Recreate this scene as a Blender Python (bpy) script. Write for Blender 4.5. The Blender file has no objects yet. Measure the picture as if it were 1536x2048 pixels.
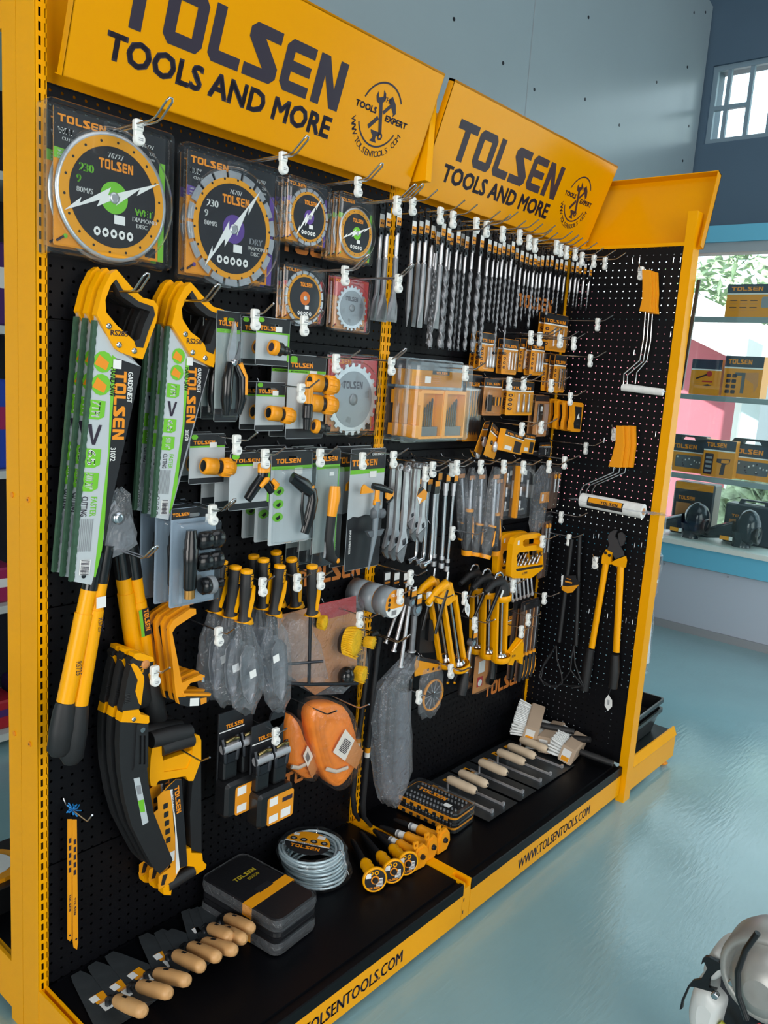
import bpy, math, random
from mathutils import Vector, Matrix
from mathutils.geometry import tessellate_polygon
random.seed(7)
sc = bpy.context.scene
COL = sc.collection
PI = math.pi

# ---------------------------------------------------------------- camera
CAM = Vector((-.8343, -1.607, 1.5936)); FPX = 1645.7
def cam_axes(yaw, pitch, roll):
    cy, sy, cp, sp = math.cos(yaw), math.sin(yaw), math.cos(pitch), math.sin(pitch)
    d = Vector((sy*cp, cy*cp, sp)); r = Vector((cy, -sy, 0)); u = r.cross(d)
    c, s = math.cos(roll), math.sin(roll)
    return c*r + s*u, -s*r + c*u, d
CR, CU, CD = cam_axes(.8746, -.1705, .0685)
cam = bpy.data.cameras.new('camera'); cam_ob = bpy.data.objects.new('camera', cam); COL.objects.link(cam_ob)
cam.sensor_fit = 'VERTICAL'; cam.sensor_height = 36; cam.lens = FPX/2048*36; cam.clip_start = .05; cam.clip_end = 200
mw = Matrix((CR, CU, -CD)).transposed().to_4x4(); mw.translation = CAM; cam_ob.matrix_world = mw
sc.camera = cam_ob

# ---------------------------------------------------------------- view, sky, daylight
sc.view_settings.view_transform = 'Standard'; sc.view_settings.look = 'None'
sc.view_settings.gamma = 1; sc.view_settings.exposure = 0.15; sc.view_settings.use_curve_mapping = False
sc.cycles.transparent_max_bounces = 24
world = bpy.data.worlds.new('sky'); sc.world = world; world.use_nodes = True
bg = world.node_tree.nodes['Background']; bg.inputs[0].default_value = (.80, .92, 1, 1); bg.inputs[1].default_value = 2.6
def area(name, loc, target, sx, sy, power, col=(1, 1, 1)):
    l = bpy.data.lights.new(name, 'AREA'); l.shape = 'RECTANGLE'; l.size = sx; l.size_y = sy; l.energy = power; l.color = col
    o = bpy.data.objects.new(name, l); COL.objects.link(o); o.location = loc
    o.rotation_euler = (Vector(target) - Vector(loc)).to_track_quat('-Z', 'Y').to_euler(); return o
area('daylight_shop_door', (-.4, -6.2, 2.3), (1.0, 0, 1.1), 4.2, 3.6, 165, (1, .97, .93))
area('daylight_side_door', (-5.4, -2.6, 2.2), (0.6, 0, 1.2), 3.2, 3.2, 230, (1, .97, .94))
area('ceiling_lamp_fill', (1.6, -2.8, 5.0), (1.6, -2.8, 0), 4.5, 4.0, 85, (.93, .97, 1))  # ceiling lamps spread into one wide soft panel, added as ambient fill
sun = bpy.data.lights.new('sun', 'SUN'); sun.energy = 11; sun.angle = .02; sun_ob = bpy.data.objects.new('sun', sun); COL.objects.link(sun_ob)
sun_ob.rotation_euler = Vector((.62, .45, -.85)).to_track_quat('-Z', 'Y').to_euler()

# ---------------------------------------------------------------- pixel rays onto planes of the place
def ray(u, v): return CR*((u-768)/FPX) - CU*((v-1024)/FPX) + CD
def onY(u, v, y):
    d = ray(u, v); return CAM + d*((y-CAM.y)/d.y)
def onX(u, v, x):
    d = ray(u, v); return CAM + d*((x-CAM.x)/d.x)
def onZ(u, v, z):
    d = ray(u, v); return CAM + d*((z-CAM.z)/d.z)

# ---------------------------------------------------------------- materials
def lin(h):
    h = h.lstrip('#'); o = []
    for i in (0, 2, 4):
        c = int(h[i:i+2], 16)/255; o.append(c/12.92 if c <= .04045 else ((c+.055)/1.055)**2.4)
    return (*o, 1)
MATS = {}
def M(name, col='#808080', rough=.5, metal=0, noise=0, scale=20, bump=0, coat=0, spec=.5):
    if name in MATS: return MATS[name]
    m = bpy.data.materials.new(name); m.use_nodes = True; nt = m.node_tree; b = nt.nodes['Principled BSDF']
    c = lin(col); b.inputs['Base Color'].default_value = c; b.inputs['Roughness'].default_value = rough; b.inputs['Metallic'].default_value = metal
    b.inputs['Coat Weight'].default_value = coat; b.inputs['Specular IOR Level'].default_value = spec
    if noise or bump:
        tc = nt.nodes.new('ShaderNodeTexCoord'); n = nt.nodes.new('ShaderNodeTexNoise'); n.inputs['Scale'].default_value = scale; n.inputs['Detail'].default_value = 5
        nt.links.new(tc.outputs['Object'], n.inputs['Vector'])
        if noise:
            r = nt.nodes.new('ShaderNodeMapRange'); r.inputs[3].default_value = 1-noise; r.inputs[4].default_value = 1+noise; r.inputs[1].default_value = .3; r.inputs[2].default_value = .7
            nt.links.new(n.outputs[0], r.inputs[0])
            mx = nt.nodes.new('ShaderNodeVectorMath'); mx.operation = 'SCALE'; mx.inputs[0].default_value = c[:3]
            nt.links.new(r.outputs[0], mx.inputs['Scale']); nt.links.new(mx.outputs[0], b.inputs['Base Color'])
        if bump:
            bp = nt.nodes.new('ShaderNodeBump'); bp.inputs['Strength'].default_value = bump; bp.inputs['Distance'].default_value = .004
            nt.links.new(n.outputs[0], bp.inputs['Height']); nt.links.new(bp.outputs[0], b.inputs['Normal'])
    MATS[name] = m; return m
def clear(name, tint='#F4F8FA', milk=.04, edge=.5, rough=.08, crinkle=0, scale=40, gloss='#FFFFFF'):
    """thin clear plastic or glass: see-through with a glossy skin that strengthens at grazing angles"""
    if name in MATS: return MATS[name]
    m = bpy.data.materials.new(name); m.use_nodes = True; nt = m.node_tree; nt.nodes.clear()
    out = nt.nodes.new('ShaderNodeOutputMaterial'); t = nt.nodes.new('ShaderNodeBsdfTransparent'); t.inputs[0].default_value = lin(tint)
    g = nt.nodes.new('ShaderNodeBsdfGlossy'); g.inputs['Roughness'].default_value = rough; g.inputs[0].default_value = lin(gloss)
    df = nt.nodes.new('ShaderNodeBsdfDiffuse'); df.inputs[0].default_value = (.75, .8, .85, 1)
    lw = nt.nodes.new('ShaderNodeLayerWeight'); lw.inputs[0].default_value = .35
    mr = nt.nodes.new('ShaderNodeMapRange'); mr.inputs[3].default_value = .05; mr.inputs[4].default_value = edge; mr.inputs[3].default_value = .035; mr.inputs[1].default_value = .3; nt.links.new(lw.outputs['Facing'], mr.inputs[0])
    a = nt.nodes.new('ShaderNodeMixShader'); b = nt.nodes.new('ShaderNodeMixShader'); b.inputs[0].default_value = milk
    nt.links.new(mr.outputs[0], a.inputs[0]); nt.links.new(t.outputs[0], a.inputs[1]); nt.links.new(g.outputs[0], a.inputs[2])
    nt.links.new(a.outputs[0], b.inputs[1]); nt.links.new(df.outputs[0], b.inputs[2]); nt.links.new(b.outputs[0], out.inputs[0])
    if crinkle:
        tc = nt.nodes.new('ShaderNodeTexCoord'); n = nt.nodes.new('ShaderNodeTexNoise'); n.inputs['Scale'].default_value = scale; n.inputs['Detail'].default_value = 3; n.inputs['Distortion'].default_value = 1.5
        bp = nt.nodes.new('ShaderNodeBump'); bp.inputs['Strength'].default_value = crinkle; bp.inputs['Distance'].default_value = .01
        nt.links.new(tc.outputs['Object'], n.inputs['Vector']); nt.links.new(n.outputs[0], bp.inputs['Height'])
        for q in (g, df, lw): nt.links.new(bp.outputs[0], q.inputs['Normal'])
    MATS[name] = m; return m
def perforated(name, col, rough, ax, ox, oz, pitch=.025, rad=.003, thin=.5):
    """sheet steel with a real grid of round holes cut through it; ax 0 = grid over x,z and 1 = grid over y,z (object coordinates)"""
    m = bpy.data.materials.new(name); m.use_nodes = True; nt = m.node_tree; b = nt.nodes['Principled BSDF']; N = nt.nodes.new; Lk = nt.links.new
    b.inputs['Base Color'].default_value = lin(col); b.inputs['Roughness'].default_value = rough; b.inputs['Specular IOR Level'].default_value = .2
    tc = N('ShaderNodeTexCoord'); sp = N('ShaderNodeSeparateXYZ'); Lk(tc.outputs['Object'], sp.inputs[0])
    sq = []
    for o, off in ((sp.outputs[ax], ox), (sp.outputs[2], oz)):
        a = N('ShaderNodeMath'); a.operation = 'ADD'; a.inputs[1].default_value = -off+pitch/2; Lk(o, a.inputs[0])
        w = N('ShaderNodeMath'); w.operation = 'PINGPONG'; w.inputs[1].default_value = pitch/2; Lk(a.outputs[0], w.inputs[0])
        s = N('ShaderNodeMath'); s.operation = 'SUBTRACT'; s.inputs[0].default_value = pitch/2; Lk(w.outputs[0], s.inputs[1])
        p = N('ShaderNodeMath'); p.operation = 'MULTIPLY'; Lk(s.outputs[0], p.inputs[0]); Lk(s.outputs[0], p.inputs[1]); sq.append(p)
    ad = N('ShaderNodeMath'); Lk(sq[0].outputs[0], ad.inputs[0]); Lk(sq[1].outputs[0], ad.inputs[1])
    lt = N('ShaderNodeMath'); lt.operation = 'LESS_THAN'; lt.inputs[1].default_value = rad*rad; Lk(ad.outputs[0], lt.inputs[0])
    tr = N('ShaderNodeBsdfTransparent'); mx = N('ShaderNodeMixShader'); out = nt.nodes['Material Output']
    Lk(lt.outputs[0], mx.inputs[0]); Lk(b.outputs[0], mx.inputs[1]); Lk(tr.outputs[0], mx.inputs[2]); Lk(mx.outputs[0], out.inputs[0])
    return m
YEL = M('yellow_powder_coat', '#EEA400', .34, noise=.03, scale=6, spec=.18)
YELS = M('yellow_sign_sheet', '#E49A00', .22, spec=.22)
NAVY = M('dark_print', '#2B2233', .45)
BLK = M('black_powder_coat', '#07080D', .5, noise=.06, scale=8, spec=.2)
DECK = M('black_deck_steel', '#06070B', .38, noise=.1, scale=5, spec=.16)
ORP = M('orange_print', '#E98F14', .5)
CHR = M('chrome_wire', '#C9CCD0', .22, 1)
STEEL = M('bright_steel', '#CDCED2', .3, .65, noise=.08, scale=60)
DSTEEL = M('grey_forged_steel', '#85878B', .42, .6, noise=.15, scale=50)
GUN = M('dark_blued_steel', '#3A3D42', .35, .8)
WHT = M('white_plastic', '#E8EAE6', .4)
PAPER = M('white_label', '#E6E8E6', .6)
CARDY = M('yellow_card', '#E89A10', .45); CARDO = M('orange_card', '#E3921A', .45)
CARDK = M('black_card', '#1E2024', .4); CARDG = M('green_card', '#72B72E', .45); CARDW = M('grey_card', '#B9C2C6', .45)
CARDR = M('red_card', '#B93434', .45); CARDP = M('purple_card', '#5B3E8E', .45); CARDT = M('tan_card', '#C9884E', .5)
PLY = M('yellow_plastic', '#F2A600', .3, spec=.3); PLO = M('orange_yellow_plastic', '#EE9A12', .35)
RUB = M('black_rubber', '#1A1B1D', .55, noise=.1, scale=40); PLK = M('black_plastic', '#17181A', .28); PLG = M('grey_plastic', '#5A6066', .4)
BLIS = clear('clear_blister', '#F6F9FA', .012, .75, .08); FILM = clear('crinkled_clear_film', '#F3F5F8', .07, .55, .14, .9, 34); GLASS = clear('window_glass', '#F6FCFC', .0, .16, .02)
WOOD = M('pale_turned_wood', '#C99B66', .45, noise=.12, scale=14); WOODP = M('bare_beech', '#CDB99E', .6, noise=.1, scale=18)
LIME = M('green_print', '#6FBE2C', .5); GREY = M('grey_print', '#8A8F94', .5)

# ---------------------------------------------------------------- mesh builder
TEXT = {}
def text_tris(s, bold=.02):
    if (s, bold) in TEXT: return TEXT[(s, bold)]
    cu = bpy.data.curves.new('t', 'FONT'); cu.body = s; cu.size = 1; cu.resolution_u = 2; cu.fill_mode = 'FRONT'
    ob = bpy.data.objects.new('t', cu); COL.objects.link(ob); dg = bpy.context.evaluated_depsgraph_get()
    me = bpy.data.meshes.new_from_object(ob.evaluated_get(dg)); vs = [(v.co.x, v.co.y) for v in me.vertices]; fs = [tuple(p.vertices) for p in me.polygons]
    bpy.data.objects.remove(ob); bpy.data.curves.remove(cu); bpy.data.meshes.remove(me)
    if bold:
        n = len(vs); sh = [(-bold, -bold), (bold, -bold), (-bold, bold), (bold, bold)] if bold > .03 else [(-bold*1.3, 0), (bold*1.3, 0)]
        vs, fs = [(x+a, y+b) for a, b in sh for x, y in vs], [tuple(i+k*n for i in f) for k in range(len(sh)) for f in fs]
    x0 = min(v[0] for v in vs); x1 = max(v[0] for v in vs); y0 = min(v[1] for v in vs); y1 = max(v[1] for v in vs)
    r = ([((x-x0), (y-y0)) for x, y in vs], fs, x1-x0, y1-y0); TEXT[(s, bold)] = r; return r
LOGO = {'T': ([(0, 1), (.92, 1), (.92, .77), (.58, .77), (.58, 0), (.32, 0), (.32, .77), (0, .77)],),
 'O': ([(.14, 0), (.78, 0), (.9, .14), (.9, .86), (.78, 1), (.14, 1), (0, .86), (0, .14)], [(.26, .23), (.26, .77), (.64, .77), (.64, .23)]),
 'L': ([(0, 1), (.25, 1), (.25, .23), (.8, .23), (.8, 0), (.12, 0), (0, .12)],),
 'S': ([(.84, 1), (.14, 1), (0, .88), (0, .7), (.48, .23), (0, .23), (0, 0), (.74, 0), (.88, .12), (.88, .32), (.42, .77), (.84, .77)],),
 'E': ([(.84, 1), (.14, 1), (0, .86), (0, .14), (.14, 0), (.84, 0), (.84, .22), (.25, .22), (.25, .4), (.8, .4), (.8, .61), (.25, .61), (.25, .78), (.84, .78)],),
 'N': ([(0, 0), (0, 1), (.28, 1), (.62, .4), (.62, 1), (.88, 1), (.88, 0), (.6, 0), (.26, .6), (.26, 0)],)}
def rr(x0, z0, x1, z1, r, n=4):
    p = []
    for cx, cz, a in ((x1-r, z1-r, 0), (x0+r, z1-r, 90), (x0+r, z0+r, 180), (x1-r, z0+r, 270)):
        for i in range(n+1):
            t = math.radians(a+90*i/n); p.append((cx+r*math.cos(t), cz+r*math.sin(t)))
    return p
def circ(cx, cz, r, n=24, rz=None, a0=0): return [(cx+r*math.cos(a0+2*PI*i/n), cz+(rz or r)*math.sin(a0+2*PI*i/n)) for i in range(n)]
class MB:
    """collects shapes with several materials and links them as ONE mesh object"""
    def __init__(s): s.v = []; s.f = []; s.m = []; s.mats = []; s.sm = []; s.X = None
    def mi(s, m):
        if m not in s.mats: s.mats.append(m)
        return s.mats.index(m)
    def add(s, vs, fs, m, smooth=False):
        o = len(s.v); k = s.mi(m)
        s.v += [tuple(s.X @ Vector(p)) for p in vs] if s.X else [tuple(p) for p in vs]
        for f in fs: s.f.append(tuple(i+o for i in f)); s.m.append(k); s.sm.append(smooth)
    def box(s, x0, x1, y0, y1, z0, z1, m):
        s.add([(x0, y0, z0), (x1, y0, z0), (x1, y1, z0), (x0, y1, z0), (x0, y0, z1), (x1, y0, z1), (x1, y1, z1), (x0, y1, z1)],
              [(0, 3, 2, 1), (4, 5, 6, 7), (0, 1, 5, 4), (1, 2, 6, 5), (2, 3, 7, 6), (3, 0, 4, 7)], m)
    def bbox(s, x0, x1, y0, y1, z0, z1, m, b=.003):
        s.loft([[(x, y, z) for x, z in rr(x0+i, z0+i, x1-i, z1-i, max(b*1.5-i, 1e-4), 3)] for y, i in ((y1, b), (y1-b, 0), (y0+b, 0), (y0, b))], m)
    def poly(s, loops, y, m, back=False):
        """flat polygon with holes in x,z at depth y facing -y"""
        if not isinstance(loops[0], list): loops = [list(loops)]
        L = [[Vector((x, z, 0)) for x, z in l] for l in loops]; t = tessellate_polygon(L); vs = [(p.x, y, p.y) for l in L for p in l]
        fs = []
        for a, b, c in t:
            A, B, Cc = vs[a], vs[b], vs[c]
            n = (B[0]-A[0])*(Cc[2]-A[2])-(B[2]-A[2])*(Cc[0]-A[0])
            if abs(n) < 1e-12: continue
            fs.append((a, b, c) if (n > 0) != back else (a, c, b))
        s.add(vs, fs, m)
    def prism(s, loops, y0, y1, m, side=None, smooth=False):
        """x,z outline (first loop outer, others holes) from front y0 to back y1"""
        if not isinstance(loops[0], list): loops = [list(loops)]
        s.poly(loops, y0, m); s.poly(loops, y1, m, True)
        for l in loops:
            n = len(l); ar = sum(l[i][0]*l[(i+1) % n][1]-l[(i+1) % n][0]*l[i][1] for i in range(n)); vs = [(x, y0, z) for x, z in l]+[(x, y1, z) for x, z in l]
            fs = [(i, i+n, (i+1) % n+n, (i+1) % n) for i in range(n)]
            if (ar < 0) != (l is not loops[0]): fs = [f[::-1] for f in fs]
            s.add(vs, fs, side or m, smooth)
    def rect(s, x0, z0, x1, z1, y, m): s.add([(x0, y, z0), (x1, y, z0), (x1, y, z1), (x0, y, z1)], [(0, 1, 2, 3)], m)
    def loft(s, rings, m, smooth=False, caps=(True, True), closed=True):
        n = len(rings[0]); vs = [p for r in rings for p in r]; fs = []
        for k in range(len(rings)-1):
            for i in range(n if closed else n-1): j = (i+1) % n; fs.append((k*n+i, k*n+j, (k+1)*n+j, (k+1)*n+i))
        s.add(vs, fs, m, smooth)
        if closed:
            if caps[0]: s.add(rings[0], [tuple(range(n))[::-1]], m)
            if caps[1]: s.add(rings[-1], [tuple(range(n))], m)
    def tube(s, pts, r, m, n=8, caps=True, flat=1):
        pts = [Vector(p) for p in pts]; rs = r if isinstance(r, (list, tuple)) else [r]*len(pts); rings = []; prev = None
        for i, p in enumerate(pts):
            d = (pts[min(i+1, len(pts)-1)]-pts[max(i-1, 0)]).normalized()
            if prev is None: a = d.orthogonal().normalized() if abs(d.y) > .99 else Vector((0, 1, 0)).cross(d).normalized()
            else: a = (prev-d*prev.dot(d)).normalized()
            b = d.cross(a); prev = a
            rings.append([tuple(p+(a*math.cos(2*PI*k/n)+b*flat*math.sin(2*PI*k/n))*rs[i]) for k in range(n)])
        s.loft(rings, m, n > 6, (caps, caps))
    def lathe(s, prof, m, axis='z', c=(0, 0, 0), n=20, caps=True, mats=None):
        rings = []
        for r, h in prof:
            ring = []
            for k in range(n):
                a = 2*PI*k/n; x, y = r*math.cos(a), r*math.sin(a)
                ring.append({'z': (c[0]+x, c[1]+y, c[2]+h), 'y': (c[0]+x, c[1]+h, c[2]+y), 'x': (c[0]+h, c[1]+x, c[2]+y)}[axis])
            rings.append(ring)
        if mats:
            for k in range(len(rings)-1): s.loft(rings[k:k+2], mats[k], True, (caps and k == 0, caps and k == len(rings)-2))
        else: s.loft(rings, m, True, (caps, caps))
    def ball(s, c, rx, ry, rz, m, n=12):
        s.loft([[(c[0]+rx*math.sin(PI*i/8+1e-3)*math.cos(2*PI*k/n), c[1]+ry*math.sin(PI*i/8+1e-3)*math.sin(2*PI*k/n), c[2]+rz*math.cos(PI*i/8)) for k in range(n)] for i in range(9)][::-1], m, True)
    def text(s, t, x, z, h, y, m, w=None, vert=False, bold=.02, center=False):
        vs, fs, tw, th = text_tris(t, bold); k = h/th; kx = k if w is None else w/tw
        if center: x -= (tw*kx/2 if not vert else 0); z += (tw*kx/2 if vert else 0)
        if vert: P = [(x+b*k, y, z-a*kx) for a, b in vs]
        else: P = [(x+a*kx, y, z+b*k) for a, b in vs]
        s.add(P, fs, m)
    def logo(s, x, z, w, h, y, m, vert=False, lets='TOLSEN'):
        """the stencil-like square lettering; x,z is the lower left corner (upper left when it runs downwards)"""
        adv = {'T': 1.02, 'O': 1.04, 'L': .9, 'S': 1.0, 'E': .97, 'N': .88}; tot = sum(adv[c] for c in lets); p = 0
        for c in lets:
            L = [[(x+(p+a)*w/tot, z+b*h) for a, b in l] for l in LOGO[c]] if not vert else [[(x+b*h, z-(p+a)*w/tot) for a, b in l] for l in LOGO[c]]
            s.poly(L, y, m); p += adv[c]
    def squash(s, lim=-.026):
        """keep a packed tool inside its pack's depth"""
        lo = min(p[1] for p in s.v)
        if lo < lim: s.v = [(x, y*lim/lo if y < 0 else y, z) for x, y, z in s.v]
        return s
    def mesh(s, name):
        me = bpy.data.meshes.new(name); me.from_pydata(s.v, [], s.f)
        for m in s.mats: me.materials.append(m)
        me.polygons.foreach_set('material_index', s.m); me.polygons.foreach_set('use_smooth', s.sm); me.update(); return me
    def build(s, name, parent=None, loc=None, rot=None, label=None):
        return link(name, s.mesh(name), parent, loc, rot, label)
def link(name, me, parent=None, loc=None, rot=None, label=None):
    o = bpy.data.objects.new(name, me); COL.objects.link(o)
    if parent: o.parent = parent
    if loc is not None: o.location = loc
    if rot is not None: o.rotation_euler = rot
    if label: o['label'] = label
    return o
def tag(o, label=None, cat=None, group=None, kind=None):
    if label: o['label'] = label
    if cat: o['category'] = cat
    if group: o['group'] = group
    if kind: o['kind'] = kind
    return o
def thing(name, label, cat, loc=(0, 0, 0), rot=(0, 0, 0), group=None):
    o = bpy.data.objects.new(name, None); COL.objects.link(o); o.location = loc; o.rotation_euler = rot; o.empty_display_size = .02
    return tag(o, label, cat, group)
def dup(root, loc, rot=None, label=None, group=None):
    r = root.copy(); COL.objects.link(r); r.location = loc
    if rot is not None: r.rotation_euler = rot
    if label: r['label'] = label
    if group: r['group'] = group
    for ch in list(root.children):
        c = ch.copy(); COL.objects.link(c); c.parent = r
        for g in ch.children:
            d = g.copy(); COL.objects.link(d); d.parent = c
    return r
def structure(name, mb, loc=None):
    o = mb.build(name, None, loc); o['kind'] = 'structure'; return o
ORD = ['first', 'second', 'third', 'fourth', 'fifth', 'sixth', 'seventh', 'eighth', 'ninth', 'tenth', 'eleventh', 'twelfth']

# ================================================================ the setting
FL = M('painted_floor', '#86A9AF', .16, noise=.05, scale=2.5); 
def floor_material():
    nt = FL.node_tree; b = nt.nodes['Principled BSDF']; N = nt.nodes.new; Lk = nt.links.new
    tc = N('ShaderNodeTexCoord'); mp = N('ShaderNodeMapping'); mp.inputs['Scale'].default_value = (3, 14, 1); mp.inputs['Rotation'].default_value = (0, 0, .5); Lk(tc.outputs['Object'], mp.inputs[0])
    n = N('ShaderNodeTexNoise'); n.inputs['Scale'].default_value = 6; n.inputs['Detail'].default_value = 8; Lk(mp.outputs[0], n.inputs['Vector'])
    n2 = N('ShaderNodeTexNoise'); n2.inputs['Scale'].default_value = 1.6; n2.inputs['Detail'].default_value = 4; Lk(tc.outputs['Object'], n2.inputs['Vector'])
    r = N('ShaderNodeMapRange'); r.inputs[1].default_value = .35; r.inputs[2].default_value = .7; r.inputs[3].default_value = .07; r.inputs[4].default_value = .26; b.inputs['Specular IOR Level'].default_value = .8; Lk(n2.outputs[0], r.inputs[0]); Lk(r.outputs[0], b.inputs['Roughness'])
    bp = N('ShaderNodeBump'); bp.inputs['Strength'].default_value = .3; bp.inputs['Distance'].default_value = .003; Lk(n.outputs[0], bp.inputs['Height']); Lk(bp.outputs[0], b.inputs['Normal'])
floor_material()
mb = MB(); mb.box(-6, 4.62, -7, 3, -.06, 0, FL); structure('floor', mb)
WALLB = M('blue_grey_wall_paint', '#41586B', .6, noise=.04, scale=3); BLUE = M('sky_blue_frame_paint', '#5FAECB', .4); PANW = M('pale_grey_board', '#A9B4C2', .55)
BOARD = M('grey_gloss_board', '#83949B', .28, noise=.03, scale=2)
XW = 4.6
# right wall with the high window and the long display window cut out
mb = MB()
D0, D1 = .62, 2.52                     # display window sill and head
W0, W1 = 3.13, 3.59; WY0, WY1 = -3.2, .52
mb.box(XW, XW+.22, -7, 3, D1+.1, W0, WALLB); mb.box(XW, XW+.22, -7, 3, W1, 5.2, WALLB)
mb.box(XW, XW+.22, WY1, 3, W0, W1, WALLB); mb.box(XW, XW+.22, -7, WY0, W0, W1, WALLB)
mb.box(XW, XW+.22, 1.6, 3, 0, D1+.1, WALLB); mb.box(XW, XW+.22, -7, -4.2, 0, D1+.1, WALLB); mb.box(XW+.02, XW+.22, -4.2, 1.6, 0, D0-.06, WALLB)
mb.box(XW-.02, XW+.002, -.05, -.03, D1+.1, W0-.16, WALLB); mb.box(XW-.02, XW+.002, -.1, .02, W0-.2, W0-.16, WALLB)
structure('wall_right', mb)
mb = MB(); mb.box(XW-.01, XW+.02, -4.2, 1.6, .05, .455, PANW)
for y in (-.62, .0, .42): mb.lathe([(.006, -.012), (.006, -.016)], GREY, 'x', (XW, y, .43), 8)
structure('trim_1', mb)
mb = MB(); mb.box(XW-.04, XW+.04, -4.2, 1.6, .455, .585, BLUE); mb.box(XW-.05, XW+.05, -4.2, 1.6, D1-.0, D1+.1, BLUE); mb.box(XW-.03, XW+.1, -4.2, 1.6, D1-.06, D1, M('grey_steel_angle', '#8F9CA3', .5)); structure('trim_2', mb)
mb = MB(); mb.box(XW-.06, XW+.25, -4.2, 1.6, .585, .615, M('white_sill', '#C9D3CE', .4)); mb.box(XW-.03, XW, -4.2, 1.6, 0, .05, GREY); mb.box(XW-.03, XW-.0, -4.2, 1.6, .45, .46, GREY); structure('trim_3', mb)
mb = MB(); mb.box(XW-.012, XW-.006, -4.2, 1.6, .615, D1-.06, GLASS); structure('window_2', mb)
# high steel window
mb = MB(); FR = M('grey_window_steel', '#6F8694', .5)
mb.box(XW+.02, XW+.05, WY0, WY1, W0, W0+.03, FR); mb.box(XW+.02, XW+.05, WY0, WY1, W1-.03, W1, FR); mb.box(XW+.0212, XW+.0488, WY1-.03, WY1-.0004, W0+.0004, W1-.0004, FR)
y = WY1-.1; k = 0
while y > WY0:
    mb.box(XW+.0225, XW+.0495, y-.012, y+.012, W0+.001, W1-.001, FR); y -= .135
for y0 in (WY1-.235, ):
    mb.box(XW+.0235, XW+.0492, y0, WY1-.001, W0+.2, W0+.225, FR)
mb.box(XW+.0235, XW+.0492, WY0, WY1-.37, W0+.23, W0+.255, FR); mb.box(XW+.035, XW+.039, WY0, WY1, W0, W1, GLASS); structure('window_1', mb)
# hung partition of gloss board, with its screws and joint
mb = MB(); PY = .56
mb.prism([(-3, 2.5), (4.58, 2.5), (4.58, 3.93), (4.2, 4.0), (4.18, 4.06), (-3, 4.5)], PY, PY+.04, BOARD)
mb.rect(2.56, 2.5, 2.563, 3.8, PY-.001, GREY)
for x, z in ((1.98, 2.98), (2.35, 2.93), (2.62, 2.9), (3.1, 2.99), (3.5, 2.97), (3.05, 3.35), (3.9, 3.3), (4.3, 3.5), (4.4, 2.99), (4.43, 3.2), (2.1, 3.2), (1.7, 2.75), (4.3, 3.8), (4.47, 3.86)):
    mb.lathe([(.008, 0), (.008, -.002)], GUN, 'y', (x, PY, z), 8)
structure('wall_back', mb)
mb = MB(); mb.box(-6, XW+.2, 2.9, 3.0, 0, 5.2, M('mint_wall_paint', '#B4CBC6', .6)); structure('wall_far', mb)
mb = MB(); mb.box(-6.2, XW+.3, -7, 3.1, 5.2, 5.3, M('dark_blue_ceiling', '#2F4A5E', .7)); structure('ceiling', mb)
mb = MB(); mb.box(-6.25, -6.1, -7.1, 3.0, 0, 5.2, M('pale_wall_paint', '#AEB9BA', .6)); structure('wall_left', mb)
mb = MB(); mb.box(-6.2, XW+.2, -7.2, -7.05, 0, 5.2, MATS['pale_wall_paint']); structure('wall_front', mb)

# ================================================================ the yellow and black shelving
H0 = .15; BAY = 1.04; XE = 2.095; PT = 2.09
def ladder(mb, x0, x1, y, z0, z1, m, pitch=.025, sl=.016, sw=.005, flip=False):
    """slotted upright face: two columns of real slots"""
    w = (x1-x0); a, b = (x0+w*.4, x0+w*.92) if not flip else (x0+w*.08, x0+w*.6); n = int((z1-z0)/pitch)
    xs = [max(x0, min(x1, q)) for q in (x0, a-sw/2, a+sw/2, b-sw/2, b+sw/2, x1)]
    for i in (0, 2, 4): mb.add([(xs[i], y, z0), (xs[i+1], y, z0), (xs[i+1], y, z1), (xs[i], y, z1)], [(0, 1, 2, 3)], m)
    for k in range(n):
        za = z0+k*pitch+(0 if k else 0); zb = za+pitch-sl
        for i in (1, 3): mb.add([(xs[i], y, za), (xs[i+1], y, za), (xs[i+1], y, zb), (xs[i], y, zb)], [(0, 1, 2, 3)], m)
shelf = thing('display_shelving', 'tall yellow and black two-bay tool display shelving with pegboard back and sign headers', 'display shelving')
INN = M('dark_slot_shade', '#2A1405', .8)  # dark filler behind the slots; shade of the hollow upright put into its colour
def upright(name, x0, x1, z1, wide=.07, flip=False):
    mb = MB(); ladder(mb, x0, x1, -.002, .04, z1, YEL, flip=flip); mb.box(x0, x1, .012, .03, 0, z1, INN)
    mb.add([(x0, -.002, 0), (x1, -.002, 0), (x1, -.002, .04), (x0, -.002, .04)], [(0, 1, 2, 3)], YEL)
    mb.box(x0-.001, x0+.001, -.002, wide, 0, z1, YEL); mb.box(x1-.0015, x1+.0005, -.002, wide, 0, z1, YEL); return mb
mb = upright('upright', -.021, .002, 2.9, .070)
for z in (.74, 1.28): mb.lathe([(.006, 0), (.006, -.002)], ORP, 'x', (-.0222, .03, z), 10); mb.lathe([(.002, -.002), (.002, -.003)], NAVY, 'x', (-.0222, .03, z), 8)
mb.build('upright', shelf)
mb = upright('upright', BAY-.021, BAY+.001, 2.35, .06, True); 
ladder(mb, BAY+.001, BAY+.022, -.002, .04, 2.35, YEL); mb.box(BAY, BAY+.022, .012, .03, 0, 2.35, INN); mb.box(BAY-.0005, BAY+.0005, -.003, -.002, .1, 2.35, ORP)
mb.build('upright', shelf)
mb = MB(); mb.box(XE-.012, XE-.004, -.004, .06, 0, 2.35, YEL); mb.build('upright', shelf)
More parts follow.
